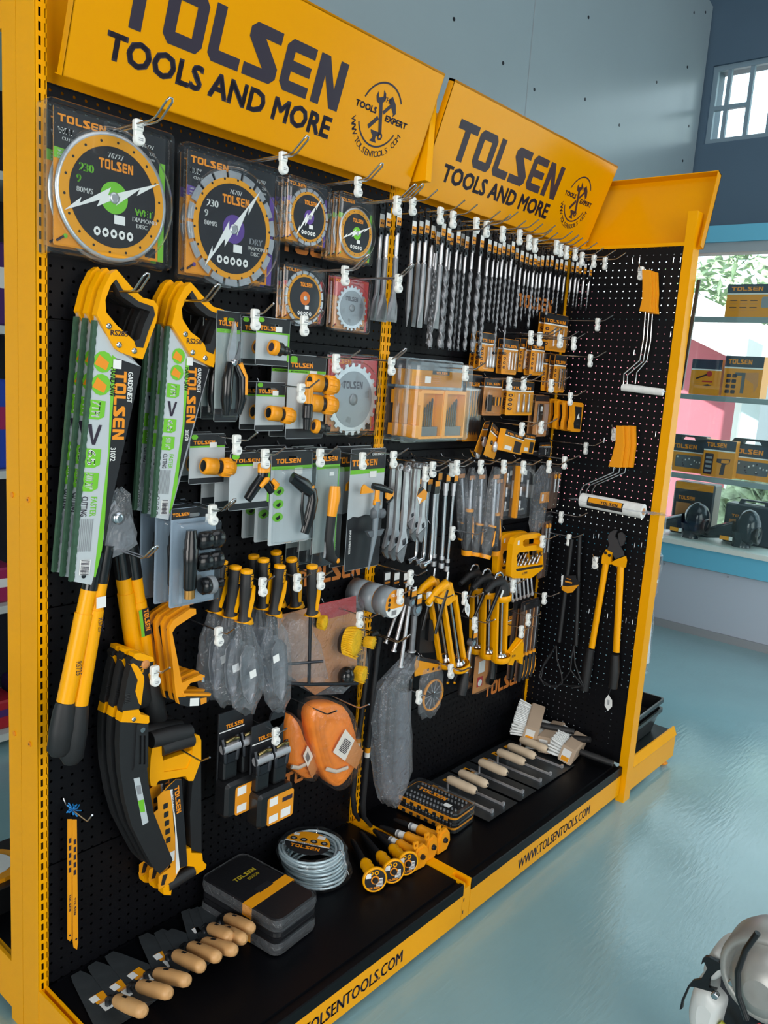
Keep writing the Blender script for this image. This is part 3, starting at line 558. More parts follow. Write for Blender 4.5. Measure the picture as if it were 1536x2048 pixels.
# ---------------------------------------------------------------- hand saws in card sleeves
def hand_saw(sh, yy, price, code, dims, lab, n, mm):
    """sh shifts the traced outline of the nearest saw; returns the stack"""
    O = at('C', sh['o'], yy); r = thing('hand_saw', '', 'hand saw', O); F = lambda p: outl('C', p, yy, O)
    mb = MB(); h_out = F(sh['h']); h_in = F(sh['hole'])
    mb.prism([h_out, h_in], -.009, .009, PLY); o = mb.build('handle', r)
    mb = MB(); g = F(sh['grip']); mb.prism([g], -.0105, .0105, RUB); mb.build('grip_inlay', o, label='black rubber inlay')
    mb = MB()
    for p in sh['scr']: q = F([p])[0]; mb.lathe([(.006, 0), (.006, -.002), (.002, -.0026)], CHR, 'y', (q[0], -.009, q[1]), 12); mb.build('rivet', o) ; mb = MB()
    q = F([sh['pr']])[0]; mb.text(price, q[0], q[1], .011, -.0096, NAVY); mb.build('handwritten_price', o)
    bl = F(sh['blade']); mb = MB(); mb.prism([bl], -.0008, .0008, STEEL); mb.build('blade', r)
    # sleeve: white left half, green line, black right wedge
    S1 = F(sh['sl']); mb = MB(); mb.prism([S1], -.003, .003, CARDW); yf = -.0034
    gl = F(sh['gr']); mb.poly([gl], yf, LIME); mb.poly([F(sh['bk'])], yf-.0002, CARDK)
    dk = M('green_blade_guard', '#31523E', .6, noise=.2, scale=90); lerp = lambda a, b, t: (a[0]+(b[0]-a[0])*t, a[1]+(b[1]-a[1])*t)
    TLp, BLp = S1[0], S1[-1]; n_ = 60; zig = [lerp(TLp, BLp, i/n_) for i in range(n_+1)]
    mb.prism([[(p[0]+.002+(.0016 if i % 2 else 0), p[1]) for i, p in enumerate(zig)]+[(p[0]-.006, p[1]) for p in zig[::-1]]], -.0042, .0042, dk)
    def along(p, q):
        a, b = F([p, q]); mb.X = Matrix.Translation((a[0], 0, a[1])) @ Matrix.Rotation(math.atan2(b[0]-a[0], a[1]-b[1])*-1, 4, 'Y')
    U = math.dist(*F([(300, 500), (300, 1000)]))/500
    q0, q1, ql, qh = sh['lg']; along(q0, q1); mb.logo(0, 0, ql*U, qh*U, yf-.0005, ORP, vert=True); mb.text('GARDENEST', qh*U*1.12, 0, qh*U*.42, yf-.0006, PAPER, ql*U*.45, vert=True)
    mb.text(code, -qh*U*.1, -ql*U*1.12, qh*U*.42, yf-.0006, PAPER, ql*U*.2, vert=True); mb.rect(-qh*U*.2, .004, qh*U*.5, .022, yf-.0012, PAPER)
    along(sh['hs'][0], sh['hs'][1]); mb.text('HAND SAW', 0, 0, .013, yf-.0005, NAVY, ql*U*.42, vert=True)
    along(sh['ic'][0], sh['ic'][1]); k_ = sh['k']
    for k in range(2): mb.poly([circ(.005*k_, -.04*k*k_, .019*k_, 12)], yf-.0004, LIME); mb.poly([[(-.012*k_, (-.006-.04*k)*k_), (.012*k_, (-.014-.04*k)*k_), (.016*k_, (.0-.04*k)*k_), (-.004*k_, (.012-.04*k)*k_)]], yf-.0008, ORP)
    for k, tx in enumerate(('7TPI', '', '65', dims[0])):
        z = (-.068-.043*k)*k_
        if k == 1: mb.poly([[(-.014*k_, z), (-.006*k_, z), (0, z-.028*k_), (.008*k_, z), (.014*k_, z), (.004*k_, z-.036*k_), (-.002*k_, z-.036*k_)]], yf-.0006, NAVY)
        else: mb.poly([[(-.019*k_, z), (.017*k_, z), (.017*k_, z-.028*k_), (.006*k_, z-.034*k_), (-.019*k_, z-.034*k_)]], yf-.0004, LIME); mb.text(tx, -.009*k_, z-.002, .016*k_, yf-.0008, PAPER, .028*k_, vert=True)
    mb.text('FASTER', .006*k_, -.24*k_, .012*k_, yf-.0006, LIME, .036*k_, vert=True); mb.text('CUTTING', -.012*k_, -.24*k_, .012*k_, yf-.0006, NAVY, .036*k_, vert=True)
    for k in range(9): mb.rect((-.016+.0036*k)*k_, -.34*k_, (-.0145+.0036*k)*k_, -.28*k_, yf-.0006, GREY)
    zb = -.355*k_; mb.rect(-.004*k_, zb-.032, .017*k_, zb, yf-.0006, PAPER)
    for k in range(11): mb.rect(-.002*k_, zb-.031+k*.0029, .015*k_, zb-.0295+k*.0029, yf-.001, NAVY)
    for k in range(4): mb.poly([circ(-.015*k_, zb+.004-.011*k, .004, 10), circ(-.015*k_, zb+.004-.011*k, .0028, 10)[::-1]], yf-.0006, NAVY)
    mb.X = None; q = F([sh['eye']])[0]; mb.poly([rr(q[0]-.005, q[1]-.012, q[0]+.005, q[1]+.012, .0045)], yf-.0006, GUN)
    mb.build('blade_sleeve', r, label='white, green and black printed card sleeve'); return stack(r, n, .032, lab, lab.split(' with')[0]+'s', -.002, .004, .002)
big = dict(o=(330, 100), h=[(238, 240), (265, 130), (300, 60), (325, 42), (350, 70), (390, 118), (440, 165), (490, 178), (508, 205), (500, 270), (470, 350), (440, 435), (400, 425), (345, 405), (320, 388)],
           hole=[(300, 110), (276, 175), (280, 230), (330, 290), (372, 325), (402, 355), (410, 380), (440, 385), (462, 315), (492, 240), (485, 205), (420, 182), (350, 130), (322, 85)],
           grip=[(322, 85), (350, 130), (420, 182), (485, 205), (492, 240), (462, 315), (440, 385), (410, 380), (402, 355), (425, 345), (445, 280), (470, 225), (410, 205), (345, 160), (312, 100)],
           scr=[(290, 290), (335, 372), (402, 398)], pr=(298, 330), blade=[(238, 245), (440, 470), (258, 1317), (145, 1300)], k=1.12, sl=[(243, 265), (325, 385), (440, 468), (275, 1225), (222, 1425), (140, 1408)], gr=[(312, 415), (330, 430), (312, 850), (268, 1270), (240, 1390), (232, 1390), (295, 850)], bk=[(330, 430), (440, 468), (275, 1225), (300, 860)], lg=((325, 485), (312, 790), 300, 58), hs=((306, 470), (300, 600)), ic=((262, 445), (215, 950)), eye=(188, 1370))
hand_saw(big, -.11, 'RS285', '31072', ('500 20"',), 'yellow-handled hand saw with long grey sleeve, left stack', 3, 500)
sm = lambda L: [(p[0]*.84+300+12, p[1]*.78+68) for p in L]
mid = {k: (sm(v) if isinstance(v, list) else v) for k, v in big.items() if k not in ('g', 'k', 'sl', 'gr', 'bk', 'lg', 'hs', 'ic', 'eye')}
mid.update(h=[(568, 285), (592, 180), (625, 118), (650, 98), (672, 122), (705, 160), (750, 205), (795, 218), (812, 245), (803, 300), (775, 380), (750, 470), (715, 455), (660, 425), (645, 405)],
           hole=[(632, 165), (610, 215), (615, 260), (650, 315), (690, 345), (712, 372), (720, 400), (748, 412), (768, 345), (798, 275), (790, 245), (735, 222), (680, 175), (655, 135)],
           grip=[(655, 135), (680, 175), (735, 222), (790, 245), (798, 275), (768, 345), (748, 412), (720, 400), (712, 372), (735, 365), (752, 310), (775, 262), (722, 245), (672, 205), (644, 155)],
           scr=[(626, 325), (658, 405), (713, 430)], pr=(632, 365), o=(660, 140), blade=[(565, 290), (742, 480), (572, 1120), (505, 1120)], k=.88, sl=[(562, 290), (650, 430), (738, 472), (600, 970), (560, 1140), (500, 1128)], gr=[(636, 430), (652, 440), (640, 720), (598, 990), (570, 1110), (563, 1108), (622, 720)], bk=[(652, 440), (738, 472), (600, 970), (628, 740)], lg=((645, 470), (636, 740), 262, 50), hs=((632, 470), (626, 590)), ic=((596, 420), (545, 950)), eye=(540, 1090))
hand_saw(mid, -.10, 'RS250', '31070', ('400 16"',), 'yellow-handled hand saw with shorter grey sleeve, right stack', 3, 400)
hook('Z', (268, 583), -.16, 'holding the long hand saws', .2, True, False); hook('Z', (415, 602), -.18, 'holding the shorter hand saws', .21, True, False)

# ================================================================ left bay, middle: garden cards
def nrm(w, h, pts): return [(x*w, -y*h) for x, y in pts]
BPL = M('glossy_black_plastic', '#141517', .18)
# pruners
t, w, h = card('C', (800, 215), (905, 235), (792, 710), -.13, 'pruner_pack', 'pruner pack', ht=.16, lg=.8, lx=.08, body=M('pale_grey_card', '#9AA5A4', .5), foot=CARDK)
mb = MB(); mb.prism([nrm(w, h, [(.02, .09), (.1, .14), (.12, .3), (.06, .44), (-.14, .46), (-.2, .38), (-.06, .2)])], -.002, .006, STEEL); mb.prism([nrm(w, h, [(.22, .26), (.28, .34), (.22, .44), (.08, .47), (.05, .42), (.16, .36)])], -.004, .0, DSTEEL)
mb.lathe([(.009, -.004), (.009, -.010), (.004, -.012)], CHR, 'y', (.0, 0, -h*.455), 14); b = mb.build('blades', t)
mb = MB(); mb.tube([(-.1*w, .0, -.46*h), (-.24*w, -.004, -.6*h), (-.26*w, -.004, -.8*h), (-.2*w, 0, -.93*h)], [.010, .013, .013, .008], BPL, 10); mb.tube([(.1*w, .0, -.45*h), (.34*w, -.004, -.58*h), (.38*w, -.004, -.78*h), (.3*w, 0, -.92*h)], [.010, .013, .013, .008], BPL, 10)
mb.tube([(.2*w, -.01, -.46*h), (.42*w, -.012, -.58*h), (.44*w, -.012, -.74*h)], .006, PLO, 8); mb.build('handles', t, label='black and orange handles')
bubble(t, -w*.44, -h*.96, w*.46, -h*.17, .02)
stack(t, 3, .046, 'hanging pack with steel pruning shears', 'pruner packs')
def conn_card(c, tl, tr, bl, y, n, dy, lab, items, nm='hose_fitting_pack', dx=0, **kw):
    t, w, h = card(c, tl, tr, bl, y, nm, 'hose fitting pack', **kw)
    mb = MB(); mb.poly([rr(-w*.46, -h*.11, -w*.28, -h*.02, .006)], .0174, LIME)
    mb.build('leaf_badge', t, label='green leaf badge')
    for nm2, f in items:
        mb = MB(); f(mb, w, h); mb.squash().build(nm2, t)
    if kw.get('bub', True): pass
    return stack(t, n, dy, lab, lab+'s', dx)
def tap_adaptor(mb, w, h):
    c = (-w*.08, -.012, -h*.64); X = mb.X; mb.X = (X or Matrix()) @ Matrix.Translation(c) @ Matrix.Rotation(math.radians(8), 4, 'Y')
    mb.lathe([(.011, -.022), (.017, -.022), (.018, -.018), (.018, -.008)], PLO, 'x', n=20); mb.lathe([(.0105, -.0222), (.0105, -.012)], NAVY, 'x', n=16)
    mb.lathe([(.0155, -.008), (.0165, .008), (.012, .012), (.009, .012), (.009, .02), (.011, .021), (.011, .026), (.008, .03), (.008, .036)], PLK, 'x', n=20); mb.X = X
conn_card('C', (975, 245), (1122, 265), (970, 460), -.13, 3, .048, 'black-topped card with yellow-ringed tap adaptor', [('tap_adaptor', tap_adaptor)], dx=-.006, ht=.3, edge=LIME, foot=CARDK, lg=.6, lx=.1)
def one_conn(mb, w, h): connector(mb, w*.12, -h*.64, w*.0085/.0085*1.0 if False else w/.074, math.radians(6), -.012)
conn_card('C', (972, 525), (1100, 550), (966, 745), -.11, 2, .05, 'small card with single yellow hose connector beside the pruners', [('hose_connector', one_conn)], ht=.26, foot=CARDK, lg=.62, lx=.08, dx=-.003)
conn_card('C', (680, 750), (835, 780), (676, 975), -.10, 2, .048, 'small card with single yellow hose connector right of the shorter saws', [('hose_connector', one_conn)], ht=.24, foot=CARDK, lg=.6, lx=.1, dx=-.003)
def set4(mb, w, h):
    for z in (.33, .57): connector(mb, w*.24, -h*z, w/.085, math.radians(4), -.014)
    tap_adaptor_X = mb.X; mb.X = Matrix.Translation((w*.26, 0, -h*.21)); tap_adaptor(mb, w*.6, h); mb.X = None
def jet(mb, w, h):
    mb.lathe([(.006, 0), (.011, -.002), (.013, -.02), (.012, -.055), (.0145, -.06), (.0145, -.09), (.012, -.094), (.010, -.12)], PLO, 'z', (-w*.18, -.016, -h*.3), 16, mats=[PLO, PLO, PLO, PLK, PLK, PLK, PLK])
conn_card('C', (1115, 410), (1280, 430), (1112, 785), -.11, 2, .05, 'tall card with four-piece hose connector set', [('hose_connectors', set4), ('jet_nozzle', jet)], ht=.18, foot=CARDK, lg=.58, lx=.06, dx=-.008, sub='4PCS HOSE CONNECTOR', nm='hose_connector_set')
def ysplit(mb, w, h):
    mb.tube([(w*.15, -.012, -h*.3), (w*.12, -.014, -h*.45)], [.016, .013], BPL, 14); mb.lathe([(.018, 0), (.018, .02), (.013, .022)], PLO, 'z', (w*.16, -.012, -h*.33), 18)
    mb.tube([(w*.1, -.014, -h*.44), (-w*.08, -.016, -h*.6), (-w*.24, -.016, -h*.78)], [.014, .014, .012], BPL, 12); mb.tube([(w*.14, -.014, -h*.44), (w*.28, -.018, -h*.58), (w*.36, -.018, -h*.68)], [.013, .013, .011], BPL, 12)
    mb.tube([(w*.02, -.028, -h*.57), (w*.14, -.034, -h*.45), (w*.2, -.034, -h*.43)], [.006, .008, .004], PLO, 8); mb.tube([(w*.3, -.03, -h*.46), (w*.42, -.034, -h*.56), (w*.38, -.03, -h*.64)], [.006, .008, .004], PLO, 8)
conn_card('C', (858, 835), (1035, 860), (848, 1092), -.13, 3, .048, 'card with Y-shaped two-way hose splitter', [('hose_splitter', ysplit)], ht=.2, foot=CARDK, lg=.62, lx=.1, edge=LIME, dx=-.004)
def gun(mb, w, h):
    mb.tube([(-w*.2, -.02, -h*.26), (w*.1, -.024, -h*.36), (w*.34, -.02, -h*.45)], [.014, .020, .015], BPL, 14); mb.lathe([(.0165, 0), (.0165, .012)], PLO, 'z', (w*.23, -.022, -h*.415), 14)
    mb.tube([(w*.3, -.022, -h*.42), (w*.34, -.024, -h*.52), (w*.26, -.026, -h*.7), (w*.16, -.024, -h*.88)], [.014, .016, .017, .013], BPL, 14)
    mb.tube([(w*.05, -.03, -h*.42), (w*.02, -.036, -h*.6), (w*.08, -.034, -h*.78)], [.004, .006, .005], BPL, 8)
def gunpic(mb, w, h):
    for k in range(3): mb.poly([circ(-w*.3, -h*(.42+.14*k), w*.13, 10, h*.05)], .0172, LIME); mb.poly([[(-w*.36, -h*(.43+.14*k)), (-w*.26, -h*(.40+.14*k)), (-w*.24, -h*(.43+.14*k)), (-w*.3, -h*(.455+.14*k))]], .0168, PLK)
for q in [card('C', (1040, 830), (1220, 850), (1012, 1250), -.13, 'spray_gun_pack', 'spray gun pack', ht=.16, foot=None, lg=.6, lx=.1)]:
    t, w, h = q; mb = MB(); gun(mb, w, h); mb.squash().build('spray_gun', t); mb = MB(); gunpic(mb, w, h); mb.build('printed_pictures', t, label='green printed pictures'); bubble(t, -w*.42, -h*.97, w*.46, -h*.18, .03)
    stack(t, 3, .048, 'tall card with black garden spray gun', 'spray gun packs', -.002)
t, w, h = card('E', (1240, -225), (1342, -215), (1220, 296), -.13, 'folding_saw_pack', 'folding saw pack', ht=.13, lg=.8, lx=.06, body=M('pale_grey_card', '#9AA5A4', .5), foot=CARDK, edge=LIME)
mb = MB(); mb.tube([(.0, -.012, -.3*h), (-.02*w, -.014, -.38*h), (-.1*w, -.014, -.55*h)], [.015, .018, .014], PLO, 14); mb.tube([(-.1*w, -.014, -.55*h), (-.16*w, -.014, -.75*h), (-.05*w, -.014, -.9*h), (.2*w, -.014, -.95*h)], [.014, .013, .016, .010], RUB, 14); mb.lathe([(.004, 0), (.007, -.003), (.004, -.004)], PLO, 'y', (.2*w, -.022, -.94*h), 12); mb.squash().build('folding_saw_handle', t)
mb = MB(); mb.prism([nrm(w, h, [(-.16, .33), (-.1, .33), (-.26, .9), (-.34, .9)])], -.012, -.01, STEEL); mb.build('folded_blade', t); bubble(t, -w*.46, -h*.98, w*.44, -h*.14, .026)
stack(t, 3, .047, 'narrow tall pack with folding pruning saw', 'folding saw packs', -.004)
# impulse sprinkler
t, w, h = card('E', (1388, -225), (1540, -222), (1330, 322), -.10, 'sprinkler_pack', 'sprinkler pack', ht=.17, lg=.72, lx=.04, body=CARDW)
mb = MB(); mb.rect(-w/2+.001, -h+.001, w/2-.001, -h*.57, .0173, CARDK); mb.poly([[(-w/2+.001, -h*.575), (-w*.35, -h*.55), (-w*.2, -h*.56), (0, -h*.545), (w*.2, -h*.56), (w/2-.001, -h*.55), (w/2-.001, -h*.58)]], .0172, CARDK); mb.text('IMPULSE SPRINKLER', -w*.42, -h*.66, h*.022, .0169, PAPER, h*.2, vert=True); mb.build('printed_panel', t, label='black lower printed panel'); mb = MB(); mb.text('GARDENEST', w*.1, -h*.06, h*.024, .0169, PAPER, w*.34); mb.build('printed_name', t)
mb = MB(); mb.tube([(.05*w, -.02, -.42*h), (.04*w, -.02, -.7*h), (-.05*w, -.016, -.99*h)], [.010, .009, .003], M('grey_plastic_spike', '#77838B', .4), 10)
mb.prism([nrm(w, h, [(-.2, .66), (.3, .66), (.22, .71), (-.1, .71)])], -.024, -.012, PLG); mb.squash().build('spike', t, label='grey plastic spike')
mb = MB(); mb.lathe([(.012, -.012), (.018, -.008), (.018, .012), (.012, .018)], PLG, 'z', (.06*w, -.02, -.53*h), 16); mb.lathe([(.011, 0), (.014, .004), (.014, .02), (.01, .024)], PLG, 'x', (.16*w, -.02, -.53*h), 14)
mb.lathe([(.008, 0), (.014, .004), (.013, .016), (.009, .02), (.009, .05)], PLO, 'z', (.06*w, -.022, -.46*h), 14); mb.tube([(-.1*w, -.024, -.29*h), (.12*w, -.026, -.31*h), (.48*w, -.026, -.355*h)], [.009, .011, .008], BPL, 10)
mb.prism([nrm(w, h, [(-.42, .29), (-.36, .27), (-.1, .33), (-.1, .345), (-.44, .345)])], -.03, -.024, PLO); mb.prism([nrm(w, h, [(.3, .33), (.52, .345), (.5, .4), (.4, .43), (.3, .4)])], -.03, -.022, PLO)
mb.tube([(.34*w, -.026, -.45*h), (.5*w, -.026, -.4*h)], .006, BPL, 8); mb.squash().build('sprinkler_head', t, label='black and yellow sprinkler head')
stack(t, 2, .05, 'tall black and grey card with impulse sprinkler', 'sprinkler packs', -.008)
# nozzle set
t, w, h = card('E', (598, 22), (795, 48), (600, 460), -.13, 'nozzle_set_pack', 'hose nozzle pack', ht=.11, lg=.36, lx=.03, body=M('blue_grey_card', '#8E9FB0', .5), strip=None, price=(.75, .1))
J = h/.26; mb = MB(); mb.lathe([(.012, 0), (.014, -.02*J), (.016, -.024*J), (.016, -.045*J), (.019, -.05*J), (.017, -.09*J), (.016, -.15*J), (.014, -.155*J)], BPL, 'z', (-w*.24, -.016, -h*.2), 16); mb.lathe([(.013, 0), (.013, -.022*J)], M('brass', '#B98A4A', .35, .8), 'z', (-w*.24, -.016, -h*.8), 14); mb.squash(-.028).build('jet_nozzle', t)
for k, z in enumerate((.32, .54)):
    mb = MB(); mb.lathe([(.014, -.036), (.021, -.03), (.022, -.004), (.018, 0), (.022, .004), (.022, .028), (.014, .036)], BPL, 'x', (w*.2, -.018, -h*z), 18); mb.squash(-.028).build('hose_connector', t)
mb = MB(); mb.lathe([(.015, -.03), (.02, -.024), (.02, -.01), (.012, -.004), (.01, .02), (.012, .03)], BPL, 'x', (w*.2, -.018, -h*.78), 18); mb.lathe([(.021, -.008), (.021, .006), (.018, .008)], GREY, 'x', (w*.2, -.018, -h*.78), 16); mb.build('tap_adaptor', t)
bubble(t, -w*.46, -h*.97, w*.48, -h*.13, .03); stack(t, 3, .047, 'large clear card of black hose nozzle and connectors', 'nozzle set packs', -.006)
for p, y, L, hold, loop in (((510, 627), -.16, .22, 'holding the pruner packs', False), ((608, 640), -.17, .23, 'holding the tap adaptor cards', False), ((672, 716), -.16, .24, 'holding the four-piece hose connector cards', False), ((602, 775), -.16, .22, 'holding the small hose connector cards beside the pruners', False),
      ((473, 878), -.15, .22, 'holding the hose connector cards by the shorter saws', False), ((530, 906), -.15, .22, 'holding the hose splitter cards', False), ((640, 905), -.16, .22, 'holding the spray gun packs', False), ((725, 912), -.16, .2, 'holding the folding saw packs', False), ((787, 909), -.17, .22, 'holding the sprinkler packs', False), ((425, 1018), -.16, .23, 'holding the black hose nozzle packs', True)):
    hook('Z', p, y, hold, L, loop)

# ---------------------------------------------------------------- loppers
def lopper(y, hs, gs, cols, lab, head=True):
    O = at('E', hs[0][0], y); t = thing('lopper', lab, 'lopper', O)
    for (a, b), (g0, g1) in zip(hs, gs):
        A, B, G = at('E', a, y), at('E', b, y), at('E', g1, y); L = lambda q, d=0: (q.x-O.x, d, q.z-O.z)
        mb = MB(); m_ = A.lerp(B, .3); mb.tube([L(A), L(m_)], .0165, PLY, 14); mb.tube([L(m_), L(B)], .0185, PLY, 14); hd = mb.build('handle_tube', t, label='yellow handle tube')
        d = (B-A).normalized(); mb = MB(); mb.tube([L(A-d*.05), L(A+d*.03)], .0175, BPL, 14); mb.build('printed_collar', hd)
        e = (G-B); mb = MB(); mb.tube([L(B), L(B+e*.15), L(B+e*.5), L(B+e*.9), L(G)], [.020, .0235, .0265, .025, .016], RUB, 16, flat=.8); mb.build('grip', t, label='black rubber grip')
    return t, O
t, O = lopper(-.09, [((228, 330), (112, 885)), ((272, 300), (172, 895))], [((112, 885), (80, 1120)), ((172, 895), (135, 1155))], 0, 'yellow long-handled lopper with black grips hanging lowest at the left edge')
mb = MB(); q = outl('E', [(275, 200), (300, 60), (330, 20), (400, 130), (420, 190), (370, 225), (310, 250)], -.09, O); mb.prism([q], -.008, 0, DSTEEL); q = outl('E', [(300, 200), (285, 60), (330, 0), (350, 60), (400, 190), (330, 240)], -.09, O); mb.prism([q], .001, .008, STEEL); c = outl('E', [(330, 75)], -.09, O)[0]; mb.lathe([(.014, 0), (.014, -.012), (.006, -.014)], CHR, 'y', (c[0], -.004, c[1]), 14); mb.build('cutting_head', t)
mb = MB(); q = outl('E', [(245, 440)], -.09, O)[0]; mb.rect(q[0]-.01, q[1]-.012, q[0]+.012, q[1]+.012, -.0195, PAPER); mb.text('RS725', *outl('E', [(138, 700)], -.09, O)[0], .012, -.0195, NAVY, .03, vert=True, bold=0); mb.text('RS725', *outl('E', [(235, 510)], -.09, O)[0], .012, -.0195, NAVY, .03, vert=True, bold=0); mb.build('price_marks', t, label='white sticker and handwritten prices')
def bag(name, parent, path, ys, widths, thick, seed=1, y0=0, n=18):
    """crinkled clear bag swept down the path (x,z) with half widths"""
    rd = random.Random(seed); mb = MB(); rings = []
    for (x, z), w, yy in zip(path, widths, ys):
        ring = []
        for k in range(n):
            a = 2*PI*k/n; f = 1+rd.uniform(-.12, .12); ring.append((x+w*f*math.cos(a), yy+thick*f*math.sin(a)*min(1, w/.02), z+rd.uniform(-.006, .006)))
        rings.append(ring)
    mb.loft(rings, FILM, False, (False, False)); return mb.build(name, parent, label='crinkled clear plastic bag')
P_ = outl('E', [(350, -50), (360, -20), (345, 60), (350, 130), (340, 190), (330, 215)], -.09, O); bag('plastic_bag', t, P_, [0]*6, [.004, .018, .03, .032, .036, .02], .018, 3)
t, O = lopper(-.045, [((358, 285), (415, 680)), ((408, 285), (478, 790))], [((430, 740), (455, 900)), ((478, 790), (520, 985))], 0, 'second yellow long-handled lopper, tucked behind the curved pruning saws')
mb = MB(); q = outl('E', [(340, 240), (355, 120), (390, 60), (420, 140), (405, 250), (370, 270)], -.045, O); mb.prism([q], -.006, .006, DSTEEL); mb.build('cutting_head', t)
mb = MB(); a, b = outl('E', [(432, 470), (448, 610)], -.045, O); mb.X = Matrix.Translation((a[0], 0, a[1])) @ Matrix.Rotation(math.atan2(b[0]-a[0], a[1]-b[1])*-1, 4, 'Y'); mb.rect(-.012, -.065, .014, 0, -.0195, CARDK); mb.rect(-.012, -.065, -.004, -.0, -.0197, LIME); mb.logo(.0, -.003, .05, .012, -.0199, ORP, vert=True); mb.build('wrap_label', t, label='black and green label')
hook('E', (430, 245), -.15, 'holding the loppers', .21, True, False)

# ================================================================ left bay, bottom: saws, hand tools, straps
def off(pts, dx, dz=0): return [(p[0]+dx, p[1]+dz) for p in pts]
SHEATH = M('black_sheath', '#17191C', .55, noise=.1, scale=60)
Y_ = -.125
O = at('Q', (380, 300), Y_); t = thing('pruning_saw', '', 'pruning saw', O); F = lambda p: outl('Q', p, Y_, O)
mb = MB(); mb.prism([F([(275, 285), (300, 262), (448, 290), (440, 340), (385, 420), (352, 612), (335, 660), (222, 690), (215, 640), (228, 590), (255, 430), (280, 330)])], -.010, .010, RUB)
for k in range(6): a = F([(232, 600-12*k), (275, 590-12*k)]); mb.tube([(a[0][0], -.0105, a[0][1]), (a[1][0], -.0105, a[1][1])], .0016, RUB, 5)
hd = mb.build('handle', t); mb = MB(); mb.prism([F([(278, 318), (295, 305), (330, 330), (372, 400), (374, 440), (352, 612), (338, 600), (312, 510), (330, 430)])], -.0115, .0, PLY); c = F([(385, 315)])[0]; mb.lathe([(.010, 0), (.010, -.003), (.005, -.003)], CARDT, 'y', (c[0], -.010, c[1]), 14); mb.build('yellow_inlay', hd, label='yellow inlay')
mb = MB(); mb.prism([F([(298, 268), (305, 236), (345, 232), (440, 262), (448, 290), (420, 296), (330, 284)])], -.0112, .0112, PLY); mb.build('pommel', hd, label='yellow pommel')
mb = MB(); mb.logo(*F([(345, 322)])[0], .045, .009, -.0106, YEL, vert=True); mb.build('printed_name', hd)
mb = MB(); mb.prism([F([(205, 735), (222, 655), (335, 642), (350, 680), (410, 690), (412, 735), (400, 748), (320, 740)])], -.0115, .0115, PLY); c = F([(296, 712)])[0]; mb.lathe([(.005, 0), (.005, -.003), (.002, -.003)], CHR, 'y', (c[0], -.0115, c[1]), 12); mb.build('ferrule', t, label='yellow ferrule')
sh = [(205, 735), (320, 740), (410, 748), (408, 1020), (400, 1060), (410, 1180), (450, 1400), (520, 1580), (588, 1740), (580, 1765), (495, 1845), (440, 1790), (370, 1660), (290, 1500), (240, 1320), (205, 1100), (196, 900)]
mb = MB(); mb.prism([F(sh)], -.009, .009, SHEATH); s_ = mb.build('sheath', t, label='long curved black sheath')
mb = MB(); mb.prism([F([(318, 752), (395, 745), (400, 1060), (385, 1075), (290, 1085), (300, 1060)]), F([(335, 830), (332, 1040), (350, 1040), (352, 830)]), F([(366, 830), (364, 1040), (380, 1040), (382, 830)])], -.0135, -.009, SHEATH); c = F([(358, 788)])[0]; mb.lathe([(.006, 0), (.006, -.002)], CHR, 'y', (c[0], -.0135, c[1]), 12); mb.build('belt_clip', s_)
mb = MB(); mb.prism([F([(302, 1150), (345, 1140), (410, 1465), (368, 1490)])], -.0096, -.009, CARDW); mb.poly([F([(332, 1310), (376, 1300), (384, 1390), (350, 1395)])], -.0100, LIME)
mb.poly([F([(318, 1200), (352, 1195), (358, 1260), (330, 1265)])], -.0101, GREY); mb.build('barcode_label', s_, label='white and green barcode label')
stack(t, 3, .034, 'black pruning saw with yellow trim in a long curved sheath', 'sheathed pruning saws', -.002)
hook('Z', (309, 1340), -.155, 'holding the sheathed pruning saws', .21)

# hacksaw frames with printed sleeve
Y_ = -.10
O = at('Q', (600, 900), Y_); t = thing('hacksaw', '', 'hacksaw', O); F = lambda p: outl('Q', p, Y_, O)
mb = MB(); mb.prism([F([(415, 1140), (425, 985), (440, 905), (480, 892), (505, 915), (512, 1000), (520, 1100), (600, 1090), (690, 1075), (720, 1010), (740, 860), (735, 825), (780, 835), (793, 870), (793, 1010), (735, 1165), (700, 1165), (680, 1130), (560, 1150), (480, 1165), (460, 1205), (425, 1200)])], -.011, .011, PLY)
mb.prism([F([(520, 1020), (690, 960), (735, 940), (735, 1010), (690, 1075), (520, 1100)])], -.008, .008, PLY)
mb.text('', 0, 0, 1, 0, NAVY) if False else None
mb.build('handle_frame', t, label='yellow cast frame'); mb = MB(); mb.tube([(a[0], 0, a[1]) for a in F([(440, 880), (560, 850), (650, 830), (730, 815)])], [.019, .021, .021, .018], RUB, 14); mb.tube([(a[0], -.006, a[1]) for a in F([(505, 940), (600, 900), (735, 870)])], [.016, .018, .016], RUB, 12); mb.build('grip', t, label='black rubber grip')
mb = MB(); mb.prism([F([(735, 1160), (795, 1010), (800, 1690), (725, 1670), (715, 1400)])], -.009, .009, SHEATH); mb.build('back_tube', t, label='black back tube')
mb = MB(); mb.prism([F([(683, 1660), (720, 1656), (722, 1690), (800, 1694), (806, 1750), (832, 1775), (825, 1805), (755, 1850), (745, 1790), (688, 1785)])], -.011, .011, PLY); mb.build('front_arm', t, label='yellow front arm')
mb = MB(); mb.tube([(a[0], 0, a[1]) for a in F([(560, 1945), (650, 1890), (750, 1830)])], .015, RUB, 12); mb.prism([F([(514, 1950), (540, 1918), (576, 1922), (580, 1945), (572, 1998), (520, 1995)])], -.011, .011, PLY); mb.build('front_grip', t)
mb = MB(); S_ = F([(560, 1190), (605, 1150), (645, 1150), (690, 1780), (640, 1800), (590, 1890), (480, 1955), (480, 1860), (570, 1790), (520, 1600), (440, 1400), (475, 1370), (470, 1280)])
